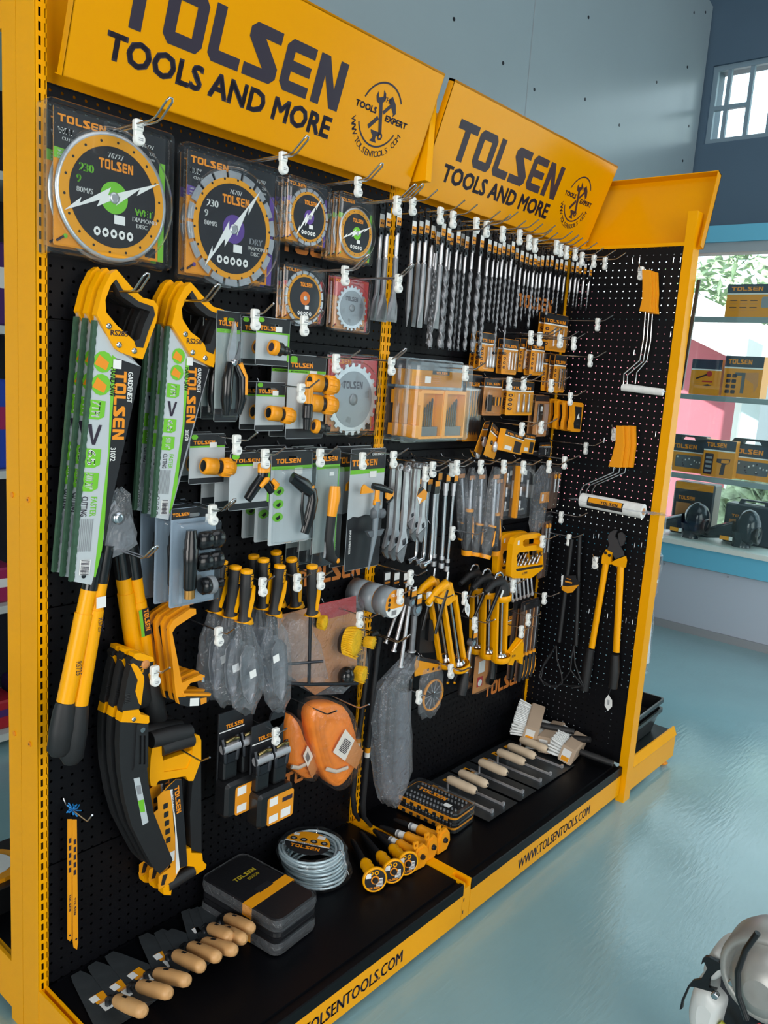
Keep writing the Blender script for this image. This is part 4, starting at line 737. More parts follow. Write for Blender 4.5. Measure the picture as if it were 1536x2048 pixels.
mb.prism([S_], -.0125, -.0115, CARDY); mb.poly([F([(520, 1235), (605, 1150), (645, 1150), (690, 1780), (632, 1800), (590, 1500), (570, 1225)])], -.0129, CARDK); mb.poly([F([(562, 1225), (580, 1222), (634, 1800), (605, 1850), (598, 1500)])], -.0132, PAPER)
a, b = F([(592, 1210), (615, 1460)]); mb.X = Matrix.Translation((a[0], 0, a[1])) @ Matrix.Rotation(math.atan2(b[0]-a[0], a[1]-b[1])*-1, 4, 'Y'); mb.logo(0, 0, .072, .013, -.0133, ORP, vert=True); mb.text('HACKSAW FRAME', -.0085, -.006, .005, -.0136, NAVY, .06, vert=True); mb.X = None
for k in range(5): c = F([(528+5*k, 1345+62*k)])[0]; mb.poly([rr(c[0]-.006, c[1]-.007, c[0]+.007, c[1]+.007, .002, 2)], -.013, CARDK)
c = F([(575, 1700)])[0]; mb.rect(c[0]-.006, c[1]-.018, c[0]+.008, c[1]+.008, -.013, PAPER); mb.poly([F([(510, 1850), (545, 1840), (520, 1920), (495, 1925)])], -.013, CARDK)
mb.build('printed_sleeve', t, label='yellow and black printed sleeve')
stack(t, 3, .036, 'yellow and black hacksaw frame in printed sleeve', 'hacksaw frames', -.003)
hook('Q', (700, 970), -.12, 'holding the hacksaw frames', .21, False, False)

# hacksaw blades tied with blue twist
Y_ = -.03; O = at('G', (310, 300), Y_); F = lambda p: outl('G', p, Y_, O)
for k, (P4, lab) in enumerate((([(293, 345), (313, 345), (312, 870), (304, 880), (293, 873)], 'left of two yellow hacksaw blades hanging from a blue tie'), ([(313, 345), (332, 345), (338, 885), (333, 915), (318, 905), (315, 880)], 'right of two yellow hacksaw blades hanging from a blue tie'))):
    mb = MB(); q = F(P4); mb.prism([q], -.003-.002*k, -.002-.002*k, CARDY); x = q[0][0]; z = q[0][1]; L = z-q[2][1]; yy = -.0034-.002*k
    mb.logo(x+.004, z-L*.62, L*.14, .005, yy, NAVY, vert=True)
    for j in range(5): mb.rect(x+.003, z-L*(.2+.06*j), x+.009, z-L*(.16+.06*j), yy, NAVY)
    mb.lathe([(.0025, 0), (.0025, -.0005)], NAVY, 'y', (q[2][0]-.005, yy, q[2][1]+.012), 8)
    o = mb.build('hacksaw_blade', None, O); tag(o, lab, 'hacksaw blade', 'hacksaw blades')
mb = MB(); rd = random.Random(4)
for k in range(16): a = rd.uniform(0, 2*PI); r_ = rd.uniform(.008, .024); mb.tube([(0, -.004, 0), (r_*.5*math.cos(a), -.010+rd.uniform(-.006, .004), r_*.5*math.sin(a)), (r_*math.cos(a), -.006+rd.uniform(-.008, .006), r_*math.sin(a))], .0016, M('blue_twist_tie', '#1E7FC4', .4), 5)
tag(mb.build('twist_tie', None, O), 'blue plastic twist tie round the tops of the hacksaw blades', 'tie')
hook('G', (330, 315), -.05, 'holding the blue-tied hacksaw blades', .12, False, False)

# small coping-saw frames
Y_ = -.11; O = at('E', (640, 480), Y_); t = thing('coping_saw', '', 'coping saw', O); F = lambda p: outl('E', p, Y_, O)
mb = MB(); mb.prism([F([(575, 580), (590, 555), (680, 497), (678, 475), (655, 474), (580, 525), (560, 560), (590, 850), (600, 890), (625, 900), (640, 870), (625, 840)])], -.005, .005, PLO); mb.prism([F([(618, 800), (640, 790), (700, 762), (718, 768), (716, 785), (655, 800), (630, 835), (618, 830)])], -.005, .005, PLO)
mb.prism([F([(615, 845), (745, 846), (740, 858), (625, 858)])], -.006, .006, PLO); mb.build('frame', t)
mb = MB(); mb.prism([F([(600, 862), (740, 858), (730, 880), (700, 895), (640, 902), (608, 895)])], -.0075, .0075, CARDK); mb.poly([F([(650, 866), (690, 864), (688, 898), (648, 900)])], -.008, PAPER); mb.poly([F([(695, 866), (722, 862), (722, 884), (697, 894)])], -.008, CARDO); mb.build('printed_handle', t, label='black printed handle')
mb = MB(); a = F([(712, 775), (715, 855)]); mb.tube([(a[0][0], 0, a[0][1]), (a[0][0]+.002, 0, a[0][1]-.012)], .006, CHR, 8); mb.build('wing_nut', t)
stack(t, 4, .024, 'yellow C-shaped coping saw frame with black handle', 'coping saw frames', -.002)
hook('Z', (437, 1262), -.14, 'holding the coping saw frames', .2)

# garden hand tools with bagged blades
def hand_tool(p, pb, y, lab, blade, flip=1, bag_to=None, bw=.04, seed=1, sticker=None):
    """p top of the handle, pb foot of the handle (crop O)"""
    A, B = at('O', p, y), at('O', pb, y); O = A; t = thing('garden_hand_tool', lab, 'garden hand tool', O, group='garden hand tools'); d = (B-A); L = d.length; ang = math.atan2(d.x, -d.z)
    XM = Matrix.Rotation(-ang, 4, 'Y')
    mb = MB(); mb.X = XM; mb.lathe([(.0105, -.002), (.0145, -.006), (.0150, -L*.3), (.0140, -L*.55), (.0125, -L*.78), (.0150, -L*.88), (.017, -L*.93)], RUB, 'z', n=18); h_ = mb.build('handle', t)
    mb = MB(); mb.X = XM; mb.lathe([(.004, .0015), (.0095, .003), (.0145, .001), (.015, -.003), (.0145, -.007)], PLY, 'z', n=18); mb.build('end_cap', h_, label='yellow end cap')
    mb = MB(); mb.X = XM; mb.prism([[(flip*.0135, -L*.27), (flip*.017, -L*.3), (flip*.0165, -L*.52), (flip*.006, -L*.86), (flip*-.002, -L*.84), (flip*.003, -L*.55), (flip*.008, -L*.34)]], -.0155, -.002, PLY); mb.logo(flip*.006-.004, -L*.06, .032, .007, -.0148, YEL, vert=True); mb.build('yellow_inlay', h_, label='yellow inlay')
    mb = MB(); mb.X = XM; mb.loft([[(x, yy, z) for x, yy, z in R_] for R_ in ([(.021*math.cos(2*PI*k/14), .018*math.sin(2*PI*k/14), -L*.92+flip*.004*math.cos(2*PI*k/14)) for k in range(14)], [(.027*math.cos(2*PI*k/14), .019*math.sin(2*PI*k/14), -L*.97-flip*.006*math.cos(2*PI*k/14)) for k in range(14)], [(.012*math.cos(2*PI*k/14)+flip*.006, .012*math.sin(2*PI*k/14), -L-flip*.006*math.cos(2*PI*k/14)) for k in range(14)])], PLY, True); mb.build('ferrule', t, label='yellow guard')
    if blade:
        E_ = at('O', bag_to, y); e = (E_.x-O.x, E_.z-O.z); b0 = (B.x-O.x, B.z-O.z); mb = MB(); mid_ = ((b0[0]+e[0])/2, (b0[1]+e[1])/2)
        mb.tube([(b0[0], 0, b0[1]+.01), (b0[0]*.8+e[0]*.2, 0, b0[1]*.8+e[1]*.2)], .005, GUN, 8)
        q0 = Vector((b0[0]*.75+e[0]*.25, b0[1]*.75+e[1]*.25)); q1 = Vector((b0[0]*.05+e[0]*.95, b0[1]*.05+e[1]*.95)); n_ = Vector((q1.y-q0.y, q0.x-q1.x)).normalized()*bw*.62
        rings = []
        for s_, wd in ((0, .35), (.12, .9), (.5, 1), (.8, .75), (1, .1)):
            c = q0.lerp(q1, s_); rings.append([(c.x+n_.x*wd*k/3, -.003+.012*(k/3)**2*-1, c.y+n_.y*wd*k/3) for k in range(-3, 4)])
        mb.loft([[*r_, *[(x, yy+.0015, z) for x, yy, z in r_[::-1]]] for r_ in rings], DSTEEL, True); mb.build('trowel_blade', t)
        n2 = 9; path = [(b0[0]+(e[0]-b0[0])*(s_/(n2-1)*1.12-.04), b0[1]+(e[1]-b0[1])*(s_/(n2-1)*1.12-.04)) for s_ in range(n2)]
        bag('plastic_bag', t, path, [0]*n2, [bw*q for q in (.35, .55, .95, 1.05, 1.1, 1.1, 1.05, .9, .4)], .018, seed)
    if sticker: q = outl('O', [sticker], y, O)[0]; mb = MB(); mb.X = Matrix.Translation((q[0], 0, q[1])) @ Matrix.Rotation(-.2, 4, 'Y'); mb.rect(-.011, -.011, .009, .009, -.026, PAPER); mb.build('price_sticker', t, label='white price sticker')
    return t
hand_tool((780, 118), (800, 690), -.05, 'black and yellow hand tool at the back of the bagged group, shortest showing', False)
hand_tool((548, 160), (560, 700), -.06, 'black and yellow hand tool, second from the back of the bagged group', True, 1, (700, 1500), .042, 7)
hand_tool((225, 215), (150, 760), -.08, 'bagged hand tool with yellow cap beside the black hose nozzle packs', True, 1, (130, 1560), .042, 2, (180, 1185))
hand_tool((650, 195), (640, 720), -.10, 'black and yellow hand tool in the middle of the bagged group', True, 1, (760, 1500), .04, 8)
hand_tool((365, 270), (310, 810), -.115, 'bagged hand tool leaning left behind the foremost one', True, 1, (290, 1620), .042, 3, (300, 1275))
hand_tool((938, 190), (985, 700), -.09, 'black and yellow hand tool with its guard swung right', False, 1)
hand_tool((480, 310), (450, 860), -.14, 'foremost bagged hand tool with yellow cap and white square sticker', True, 1, (480, 1700), .046, 4, (475, 1335))
hand_tool((820, 260), (755, 790), -.13, 'bagged hand tool with sticker high on its bag, right of the foremost one', True, 1, (800, 1680), .044, 5, (712, 1180))
t = hand_tool((1148, 262), (1150, 790), -.15, 'black and yellow hand tool with long bare fork rod at the right of the group', False, 1)
O = t.location; mb = MB(); a = outl('O', [(1130, 780), (1115, 1480), (900, 1310), (1205, 1220), (930, 1490), (1530, 1440)], -.15, O)
mb.tube([(a[0][0], 0, a[0][1]), (a[1][0], 0, a[1][1])], .0045, GUN, 8); mb.build('shaft', t)
mb = MB(); mb.tube([(a[2][0], .03, a[2][1]), (a[3][0], -.02, a[3][1])], .004, GUN, 8); mb.build('tine', t); mb = MB(); mb.tube([(a[4][0], .02, a[4][1]), (a[1][0], 0, a[1][1]), (a[5][0], -.03, a[5][1])], .005, GUN, 8); mb.build('tine', t)
pth = outl('O', [(1000, 790), (980, 900), (1020, 1100), (1060, 1300), (1150, 1450)], -.12, O); bag('plastic_bag', t, pth, [.03]*5, [.03, .05, .07, .075, .05], .03, 6)
for p, y, hold in (((525, 1163), -.17, 'holding the foremost bagged hand tool'), ((594, 1155), -.16, 'holding the tool with high bag sticker'), ((641, 1152), -.17, 'holding the hand tool with bare fork rod')): hook('Z', p, y, hold, .21)

# drill brush set
Y_ = -.10; O = at('E', (1340, 440), Y_); t = thing('drill_brush_set', 'yellow drill brush set in clear pack under the duct tape rolls', 'brush set', O); F = lambda p: outl('E', p, Y_, O)
mb = MB(); mb.prism([F([(1075, 520), (1420, 430), (1425, 760), (1240, 870), (1150, 800), (1090, 760)])], .03, .031, CARDT); mb.poly([F([(1250, 470), (1420, 430), (1420, 500), (1255, 545)])], .0295, CARDR); mb.build('backing_card', t)
BRS = M('yellow_bristle', '#E9B70A', .6, noise=.15, scale=120)
def brush(c, r_, dep, n, nm='round_brush'):
    q = F([c])[0]; mb = MB(); X = Matrix.Translation((q[0], 0, q[1])) @ Matrix.Rotation(.35, 4, 'Z'); mb.X = X
    mb.lathe([(r_*.6, .016), (r_*.92, .012), (r_*.95, 0)], PLK, 'y', n=28); b = mb.build('brush_base', t)
    mb = MB(); mb.X = X; rd = random.Random(int(r_*1e4)); n_ = 44
    mb.lathe([(r_*.9, 0), (r_*.97, -dep*.6), (r_*.97, -dep*.95), (r_*.6, -dep*.9), (0.001, -dep*.93)], BRS, 'y', n=36)
    for k in range(n_):
        a = 2*PI*k/n_; x, z = r_*.95*math.cos(a), r_*.95*math.sin(a); e = r_*1.12*(1+rd.uniform(-.05, .05)); mb.tube([(x, 0, z), (e*math.cos(a), -dep*(1+rd.uniform(-.1, .1)), e*math.sin(a))], [r_*.07, r_*.03], BRS, 4)
    mb.build(nm, b, label='yellow bristles'); return b
brush((1345, 618), .040, .034, 20); brush((1425, 620), .016, .03, 8); brush((1385, 760), .022, .03, 12); brush((1225, 535), .018, .02, 8)
q = F([(1330, 770)])[0]; mb = MB(); mb.ball((q[0], -.012, q[1]), .026, .024, .030, BPL, 16); mb.build('ball_brush', t, label='black glossy ball brush')
mb = MB(); mb.loft([[(x, -.0, z) for x, z in F([(1170, 540), (1420, 450), (1440, 740), (1330, 850), (1110, 790)])], [(x, .03, z) for x, z in F([(1080, 520), (1430, 425), (1430, 770), (1240, 870), (1090, 790)])]], FILM, False, (True, False)); mb.build('clear_pack', t, label='clear plastic pack')
hook('Z', (719, 1230), -.15, 'holding the drill brush set', .22)

# ratchet tie-downs
def ratchet(p, y, lab, grp):
    O = at('E', p, y); t = thing('ratchet_strap_pack', lab, 'ratchet strap', O, group=grp); k = .001*1.0
    mb = MB(); mb.bbox(-.052, .058, -.004, .002, -.21, .0, CARDK, .001); mb.prism([circ(.035, .0, .026, 20)], -.004, .002, CARDK); mb.logo(-.03, -.045, .055, .011, -.0046, ORP); mb.rect(-.05, -.052, .03, -.049, -.0046, PAPER); mb.build('backing_card', t)
    for dx in (-.03, .03):
        mb = MB(); mb.tube([(dx-.022, -.02, -.06), (dx-.022, -.03, -.085), (dx-.018, -.028, -.12)], .006, GUN, 8); mb.tube([(dx+.022, -.02, -.06), (dx+.022, -.03, -.085), (dx+.018, -.028, -.12)], .006, GUN, 8)
        mb.lathe([(.012, -.026), (.012, .026)], STEEL, 'x', (dx, -.025, -.085), 16); mb.tube([(dx-.02, -.03, -.065), (dx, -.036, -.058), (dx+.02, -.03, -.065)], .005, M('bronze_steel', '#8A7A50', .25, 1), 8); mb.box(dx-.02, dx+.02, -.03, -.012, -.125, -.10, GUN); mb.build('ratchet_buckle', t)
        mb = MB(); mb.bbox(dx-.022, dx+.022, -.03, -.006, -.17, -.12, PLK, .004); mb.build('handle', t)
    mb = MB(); mb.bbox(-.058, .062, -.05, .002, -.265, -.17, PLK, .008); mb.prism([rr(-.03, -.262, .06, -.185, .008)], -.0512, -.05, CARDO); mb.rect(-.024, -.21, .004, -.188, -.0515, PAPER); mb.rect(-.024, -.256, .006, -.236, -.0515, PAPER); mb.rect(.016, -.256, .05, -.232, -.0515, PAPER); mb.rect(.02, -.212, .055, -.2, -.0515, NAVY); mb.build('strap_box', t, label='black box with orange label'); return t
ratchet((995, 970), -.13, 'black ratchet tie-down pack in front with bright buckles', 'ratchet tie-down packs'); ratchet((855, 915), -.09, 'black ratchet tie-down pack behind and left of the bright-buckled one', 'ratchet tie-down packs')
hook('Z', (551, 1463), -.16, 'holding the ratchet tie-down packs', .2)
# orange tow straps
ORS = M('orange_webbing', '#F28A1C', .6, noise=.1, scale=30, bump=.3)
def tow(c, pts, y, lab, lbl, band):
    O = at('E', pts[0], y); t = thing('tow_strap', lab, 'tow strap', O, group='orange tow straps'); F = lambda p: outl('E', p, y, O); q = F(pts)
    cx = sum(p[0] for p in q)/len(q); cz = sum(p[1] for p in q)/len(q); n = 32
    def rs(s, yy): 
        P = [Vector((cx+(p[0]-cx)*s, yy, cz+(p[1]-cz)*s)) for p in q]; out = []
        for k in range(n):
            f = k/n*len(P); i = int(f); u = f-i; a, b, c_, d = P[i-1], P[i], P[(i+1) % len(P)], P[(i+2) % len(P)]
            out.append(tuple(.5*((2*b)+(c_-a)*u+(2*a-5*b+4*c_-d)*u*u+(3*b-a-3*c_+d)*u**3)))
        return out
    mb = MB(); mb.loft([rs(.8, .03), rs(1, .02), rs(1.0, -.012), rs(.93, -.026), rs(.90, -.023), rs(.82, -.032), rs(.78, -.027), rs(.66, -.034), rs(.62, -.028), rs(.45, -.032), rs(.2, -.03)], ORS, True); mb.build('coiled_strap', t, label='orange webbing coil')
    mb = MB(); L = F(lbl); mb.prism([L], -.040, -.039, CARDT); h = [L[0], L[1], ((L[1][0]+L[2][0])/2, (L[1][1]+L[2][1])/2), ((L[0][0]+L[3][0])/2, (L[0][1]+L[3][1])/2)]; mb.poly([h], -.0405, PAPER)
    s4 = lambda a, b: (h[0][0]+(h[1][0]-h[0][0])*a+(h[3][0]-h[0][0])*b, h[0][1]+(h[1][1]-h[0][1])*a+(h[3][1]-h[0][1])*b)
    for k in range(9): mb.poly([[s4(.2+.06*k, .25), s4(.235+.06*k, .25), s4(.235+.06*k, .8), s4(.2+.06*k, .8)]], -.041, NAVY)
    mb.build('paper_label', t, label='brown and white label'); B = F(band); mb = MB(); mb.tube([(p[0], -.036, p[1]) for p in B], .006, M('white_tape', '#CFCBC4', .5), 8, flat=.6); mb.build('tie_band', t, label='pale tie band')
    mb = MB(); mb.loft([rs(1.06, .03), rs(1.08, -.02), rs(.98, -.042), rs(.5, -.048)], clear('thin_wrap', '#FDF9F4', .02, .35, .15, .6, 30), True, (False, True)); mb.build('clear_wrap', t, label='clear plastic wrap'); return t
tow('E', [(1240, 885), (1310, 895), (1345, 960), (1370, 1070), (1365, 1150), (1310, 1235), (1270, 1245), (1220, 1180), (1185, 1060), (1168, 940), (1195, 895)], -.12, 'large orange coiled tow strap with white band', [(1240, 1085), (1295, 985), (1375, 1080), (1345, 1160)], [(1218, 1160), (1260, 1172), (1310, 1155)])
tow('E', [(1080, 935), (1105, 960), (1130, 1030), (1180, 1120), (1180, 1180), (1160, 1215), (1110, 1190), (1070, 1150), (1055, 1060), (1062, 970)], -.08, 'smaller orange coiled tow strap left of the large one', [(1110, 1100), (1130, 1055), (1178, 1150), (1150, 1200)], [(1064, 1150), (1095, 1155), (1125, 1140)])
for p, y, hold in (((630, 1418), -.14, 'holding the smaller orange tow strap'), ((700, 1408), -.15, 'holding the large orange tow strap')): hook('Z', p, y, hold, .22, False, False)

# ================================================================ things lying on the base decks
CROP.update({'S': (690, 1580, 5.689), 'W': (860, 1420, 4.042), 'X': (380, 1620, 4.518), 'T': (90, 1780, 3.572)})
def atz(c, p, z): return onZ(*pix(c, p), z)
BLADE = M('lacquered_trowel_steel', '#50565A', .3, .6, noise=.12, scale=30)
def trowel(tip, A, B, i, lab, stick=True):
    T = atz('T', tip, .153+.0016*i); a = atz('T', A, .186); b = atz('T', B, .222); d = Vector((b.x-T.x, b.y-T.y, 0)); ang = math.atan2(d.y, d.x)
    t = thing('brick_trowel', lab, 'trowel', (T.x, min(T.y, -.012), .1515+.0016*i), (0, 0, ang), 'brick trowels on the left deck')
    La = Vector((a.x-T.x, a.y-min(T.y, -.012), 0)).length; Lb = Vector((b.x-T.x, b.y-min(T.y, -.012), 0)).length; L = La+.035
    mb = MB(); pts = [(0, .012), (.02, .019), (L*.82, .052), (L*.93, .05), (L, .03), (L, -.03), (L*.93, -.05), (L*.82, -.052), (.02, -.019), (0, -.012)]
    mb.loft([[(x, y, z) for x, y in pts] for z in (0, .0012)], BLADE); mb.build('blade', t)
    mb = MB(); mb.tube([(La-.03, 0, .001), (La-.034, 0, .014), (La-.022, 0, .028), (La+.012, 0, .037)], [.007, .006, .005, .0045], GUN, 8); mb.build('tang', t)
    mb = MB(); HL = math.hypot(Lb-La, .036); mb.X = Matrix.Translation((La, 0, .034)) @ Matrix.Rotation(-math.atan2(.036, Lb-La), 4, 'Y'); mb.lathe([(.0115, -.004), (.0115, .006)], GUN, 'x', n=12); mb.build('collar', t)
    XM = mb.X; mb = MB(); mb.X = XM; mb.lathe([(.012, .004), (.0148, .012), (.0165, HL*.5), (.0155, HL-.014), (.0125, HL-.003), (.006, HL)], WOOD, 'x', n=18); mb.box(HL*.3, HL*.44, -.003, .003, .0150, .0163, GUN); mb.build('handle', t, label='turned wooden handle')
    if stick:
        mb = MB(); x = L*.45; z = .0016
        for x0, x1, y0, y1, m in ((x, x+.03, -.016, .016, CARDY), (x+.028, x+.036, -.012, .012, CARDT), (x+.034, x+.06, -.014, .014, PAPER), (x+.002, x+.022, -.022, -.004, PAPER)): z += .0003; mb.add([(x0, y0, z), (x1, y0, z), (x1, y1, z), (x0, y1, z)], [(0, 1, 2, 3)], m)
        mb.build('paper_label', t, label='yellow and white paper label')
    return t
for i, (tip, A, B, lab, st) in enumerate((((185, 560), (490, 790), (710, 870), 'brick trowel at the left corner of the deck, nearest the yellow upright', True), ((300, 495), (660, 690), (900, 740), 'second brick trowel from the left end of the deck', True), ((430, 430), (790, 600), (1030, 655), 'third brick trowel from the left end, handle alone in its gap', True),
      ((650, 275), (910, 480), (1120, 570), 'fourth brick trowel from the left end, large label and white sticker on its wide blade', True), ((810, 290), (1010, 430), (1240, 500), 'fifth brick trowel from the left end, its blade covered by the wide labelled one', False), ((880, 290), (1120, 400), (1360, 455), 'sixth brick trowel from the left end, just before the small trowels', False),
      ((1000, 140), (1180, 290), (1325, 365), 'first of the small brick trowels beside the black tool cases', True), ((1060, 130), (1285, 305), (1420, 385), 'middle small brick trowel beside the black tool cases', False), ((1120, 115), (1295, 230), (1480, 310), 'small brick trowel touching the black tool cases', False))): trowel(tip, A, B, i, lab, st)
# three zipped tool cases
LEA = M('black_leatherette', '#15161A', .42, noise=.1, scale=80, bump=.15)
t = None
for i in range(3):
    c = thing('tool_case', 'black zipped tool case, '+['bottom', 'middle', 'top'][i]+' one of the stack on the left deck', 'tool case', (.497, -.158, H0+.0015+i*.032), (0, 0, math.radians(5)), 'stacked black tool cases')
    mb = MB(); w, l, h = .078, .138, .0305
    R_ = lambda z, k: [(x, y, z) for x, y in rr(-w+k, -l+k, w-k, l-k, .022, 5)]
    mb.loft([R_(0, .006), R_(.004, .001), R_(h*.45, 0), R_(h*.48, .002), R_(h*.52, .002), R_(h*.55, 0), R_(h-.004, .001), R_(h, .006)], LEA, False); mb.build('case_shell', c)
    if i == 2:
        mb = MB(); mb.X = Matrix.Translation((-.045, .04, h+.0006)) @ Matrix.Rotation(-PI/2, 4, 'X') @ Matrix.Rotation(0, 4, 'Y'); mb.X = Matrix.Translation((0, 0, h+.0006)) @ Matrix(((1, 0, 0, 0), (0, 0, 1, 0), (0, 0, 0, 1), (0, 0, 0, 1))) if False else Matrix.Translation((0, 0, h+.0006)) @ Matrix.Rotation(math.radians(-90), 4, 'X')
        mb.logo(-.03, .055, .075, .014, 0, M('gold_print', '#B5A02A', .4)); mb.text('85350', .0, .036, .011, 0, MATS['gold_print'], bold=.03); mb.build('printed_name', c, label='yellow printed name')
    if i in (0, 2):
        mb = MB(); mb.loft([[(x, y, z) for y in (-.048, -.018) for x in ()] for z in ()], CARDY) if False else None
        mb.box(-w-.001, w+.001, -.05, -.018, h+.0002, h+.001, CARDY) if i == 2 else None; mb.box(-w-.0016, -w-.0005, -.05, -.018, 0, h+.001, CARDY); mb.box(w+.0005, w+.0016, -.05, -.018, 0, h+.001, CARDY)
        if i == 2:
            mb.box(-.02, .03, -.022, -.0, h+.0002, h+.0012, CARDK)
        mb.build('paper_band', c, label='yellow paper band')
    if i != 1:
        mb = MB(); R2 = lambda z, k: [(x, y, z) for x, y in rr(-w-k, -l-k, w+k, l+k, .024, 5)]; mb.loft([R2(-.0005+(.0006), .001), R2(h*.5, .003), R2(h+.0014, .0015)], FILM, False, (False, False)); mb.build('clear_wrap', c, label='clear shrink wrap')
# coils of drain cable
CBL = M('silver_blue_cable', '#BFD2D9', .25, .35)
for i in range(3):
    cx, cy, r0 = .742+(.006, .0, -.008)[i], -.118+(-.008, .0, .006)[i], .088
    c = thing('cable_coil', 'coil of silver drain cleaning cable, '+['bottom', 'middle', 'top'][i]+' one of the pile on the left deck', 'cable coil', (cx, cy, H0+.003+i*.030), group='piled drain cable coils')
    mb = MB(); rd = random.Random(i+2); pts = []
    for k in range(5*28+1):
        a = 2*PI*k/28+i; tt = k/28; r = r0+.004-.0075*(tt % 3)+.002*math.sin(a*3.3+i); pts.append((r*math.cos(a), r*math.sin(a), .004+.0042*tt+.0015*math.sin(a*2+i)))
    mb.tube(pts, .0037, CBL, 8); mb.build('cable', c)
    mb = MB(); 
    for a in (.6, 2.2, -1.1): x, y = r0*math.cos(a), r0*math.sin(a); mb.tube([(x*.84, y*.84, .012), (x*.9, y*.9, .0265), (x*1.0, y*1.0, .028), (x*1.08, y*1.08, .014)], .0018, CHR, 6)
    mb.build('tie_bands', c)
    if i == 2:
        mb = MB(); mb.X = Matrix.Translation((-.012, .004, .037)) @ Matrix.Rotation(math.radians(-90), 4, 'X') @ Matrix.Rotation(math.radians(6), 4, 'Z') @ Matrix.Rotation(math.radians(58), 4, 'Y')
        mb.prism([circ(0, 0, .066, 36)], 0, .001, CARDK); mb.poly([[(.064*math.cos(math.radians(a)), .064*math.sin(math.radians(a))) for a in range(-8, 189, 8)]], -.0004, CARDY); mb.poly([[(-.064, -.010), (.064, -.010), (.0655, -.004), (-.0655, -.004)]], -.0006, PAPER)
        mb.logo(-.045, -.036, .085, .017, -.0006, ORP); mb.text('DRAIN CLEANER', -.038, -.0092, .0045, -.0009, NAVY, .07)
        for k in range(4): mb.poly([circ(-.045+.03*k, .012, .011, 8)], -.0008, CARDK); mb.poly([circ(-.045+.03*k, .012, .006, 5)], -.001, GREY)
        mb.rect(-.05, .03, -.034, .045, -.0008, PAPER); mb.rect(.02, .032, .042, .052, -.0008, PAPER); mb.build('round_label', c, label='round yellow and black label')
    mb = MB(); R2 = lambda r, z, s: [((r+rd.uniform(-.004, .004))*math.cos(2*PI*k/26), (r+rd.uniform(-.004, .004))*math.sin(2*PI*k/26), z+rd.uniform(-.002, .002)) for k in range(26)]
    mb.loft([R2(.094, .0, 1), R2(.103, .014, 2), R2(.096, .028, 3), R2(.08, .032, 4)], clear('thin_coil_wrap', '#FAFCFD', .01, .3, .12, .6, 40), False, (False, False)); mb.build('clear_wrap', c, label='crinkled clear wrap')
# chisels with hand guards
def chisel(cp, ep, square, lab, lens):
    C_ = atz('S', cp, .188); E_ = atz('S', ep, .165); d = Vector((E_.x-C_.x, E_.y-C_.y, 0)); rz = -math.atan2(d.x, d.y); L = min(d.length, .25)
    t = thing('cold_chisel', lab, 'chisel', (C_.x, C_.y, H0+.0365), (-.10, 0, rz), 'cold chisels with hand guards'); r = .036; G = PLY if not square else PLO
    mb = MB()
    if square: mb.prism([[(-.030, -.036), (.014, -.036), (.032, -.014), (.030, .012), (.012, .034), (-.016, .03), (-.03, .012)]], 0, .010, G); mb.prism([[(-.024, -.028), (.010, -.028), (.024, -.010), (.022, .01), (.008, .025), (-.012, .022), (-.022, .008)]], -.004, 0, G)
    else: mb.lathe([(r*.94, .006), (r, .003), (r, -.003), (r*.95, -.006), (r*.86, -.006), (r*.84, -.003)], G, 'y', n=32)
    g = mb.build('hand_guard', t, label='yellow hand guard'); mb = MB()
    if not square:
        mb.lathe([(r*.85, -.0032), (r*.85, -.0042)], CARDK, 'y', n=28); mb.lathe([(r*.34, -.0044), (r*.34, -.0052)], ORP, 'y', n=18); mb.rect(.004, -.02, .022, .004, -.0048, PAPER)
        for k in range(6): mb.rect(.005, -.019+.0037*k, .021, -.0175+.0037*k, -.0052, NAVY)
        for k in range(2): mb.poly([circ(-.012+.016*k, .02, .0068, 8), circ(-.012+.016*k, .02, .004, 5)], -.0048, YEL)
        mb.rect(-.027, .006, -.012, .02, -.0049, PAPER); mb.logo(-.022, -.026, .036, .006, -.0048, ORP); mb.build('round_label', g, label='black round printed label')
    else: mb.prism([rr(-.03, .03, -.012, .052, .004, 3), rr(-.026, .036, -.016, .044, .002, 2)[::-1]], .0, .006, G); mb.build('hang_loop', g)
    mb = MB(); mb.lathe([(.007, -.012), (.009, -.006), (.009, .012)], GUN, 'y', n=8); mb.build('struck_end', t, label='dark hexagonal struck end')
    mb = MB()
    if square: mb.lathe([(.014, .01), (.0165, .03), (.0155, .06), (.0165, .085), (.018, .094), (.014, .1)], G, 'y', n=18)
    else: mb.lathe([(.0145, .006)]+[(.0155+.0025*math.cos(k*PI), .014+.0115*k) for k in range(7)]+[(.013, .1)], G, 'y', n=18)
    mb.build('grip', t, label='yellow moulded grip')
    mb = MB()
    if square: mb.lathe([(.0115, .1), (.0115, .134)], PAPER, 'y', n=14); mb.lathe([(.0119, .122), (.0119, .13)], GREY, 'y', n=14); mb.build('printed_wrap', t, label='white printed wrap')
    mb = MB(); mb.lathe([(.0095, .1), (.0095, L-.03), (.006, L)], GUN, 'y', n=6); mb.build('shank', t)
for cp, ep, sq, lab in (((338, 1010), (80, 560), 0, 'chisel with round yellow guard, nearest the drain cable coils'), ((548, 915), (180, 470), 0, 'chisel with round yellow guard, middle of the round-guarded three'), ((708, 825), (330, 450), 0, 'chisel with round yellow guard, next to the angular-guarded ones'), ((868, 748), (330, 470), 1, 'chisel with angular yellow guard, nearest the round-guarded ones'), ((990, 640), (400, 420), 1, 'chisel with angular yellow guard, middle of its three'), ((1125, 560), (560, 340), 1, 'chisel with angular yellow guard, against the clear bit cases')): chisel(cp, ep, sq, lab, 0)
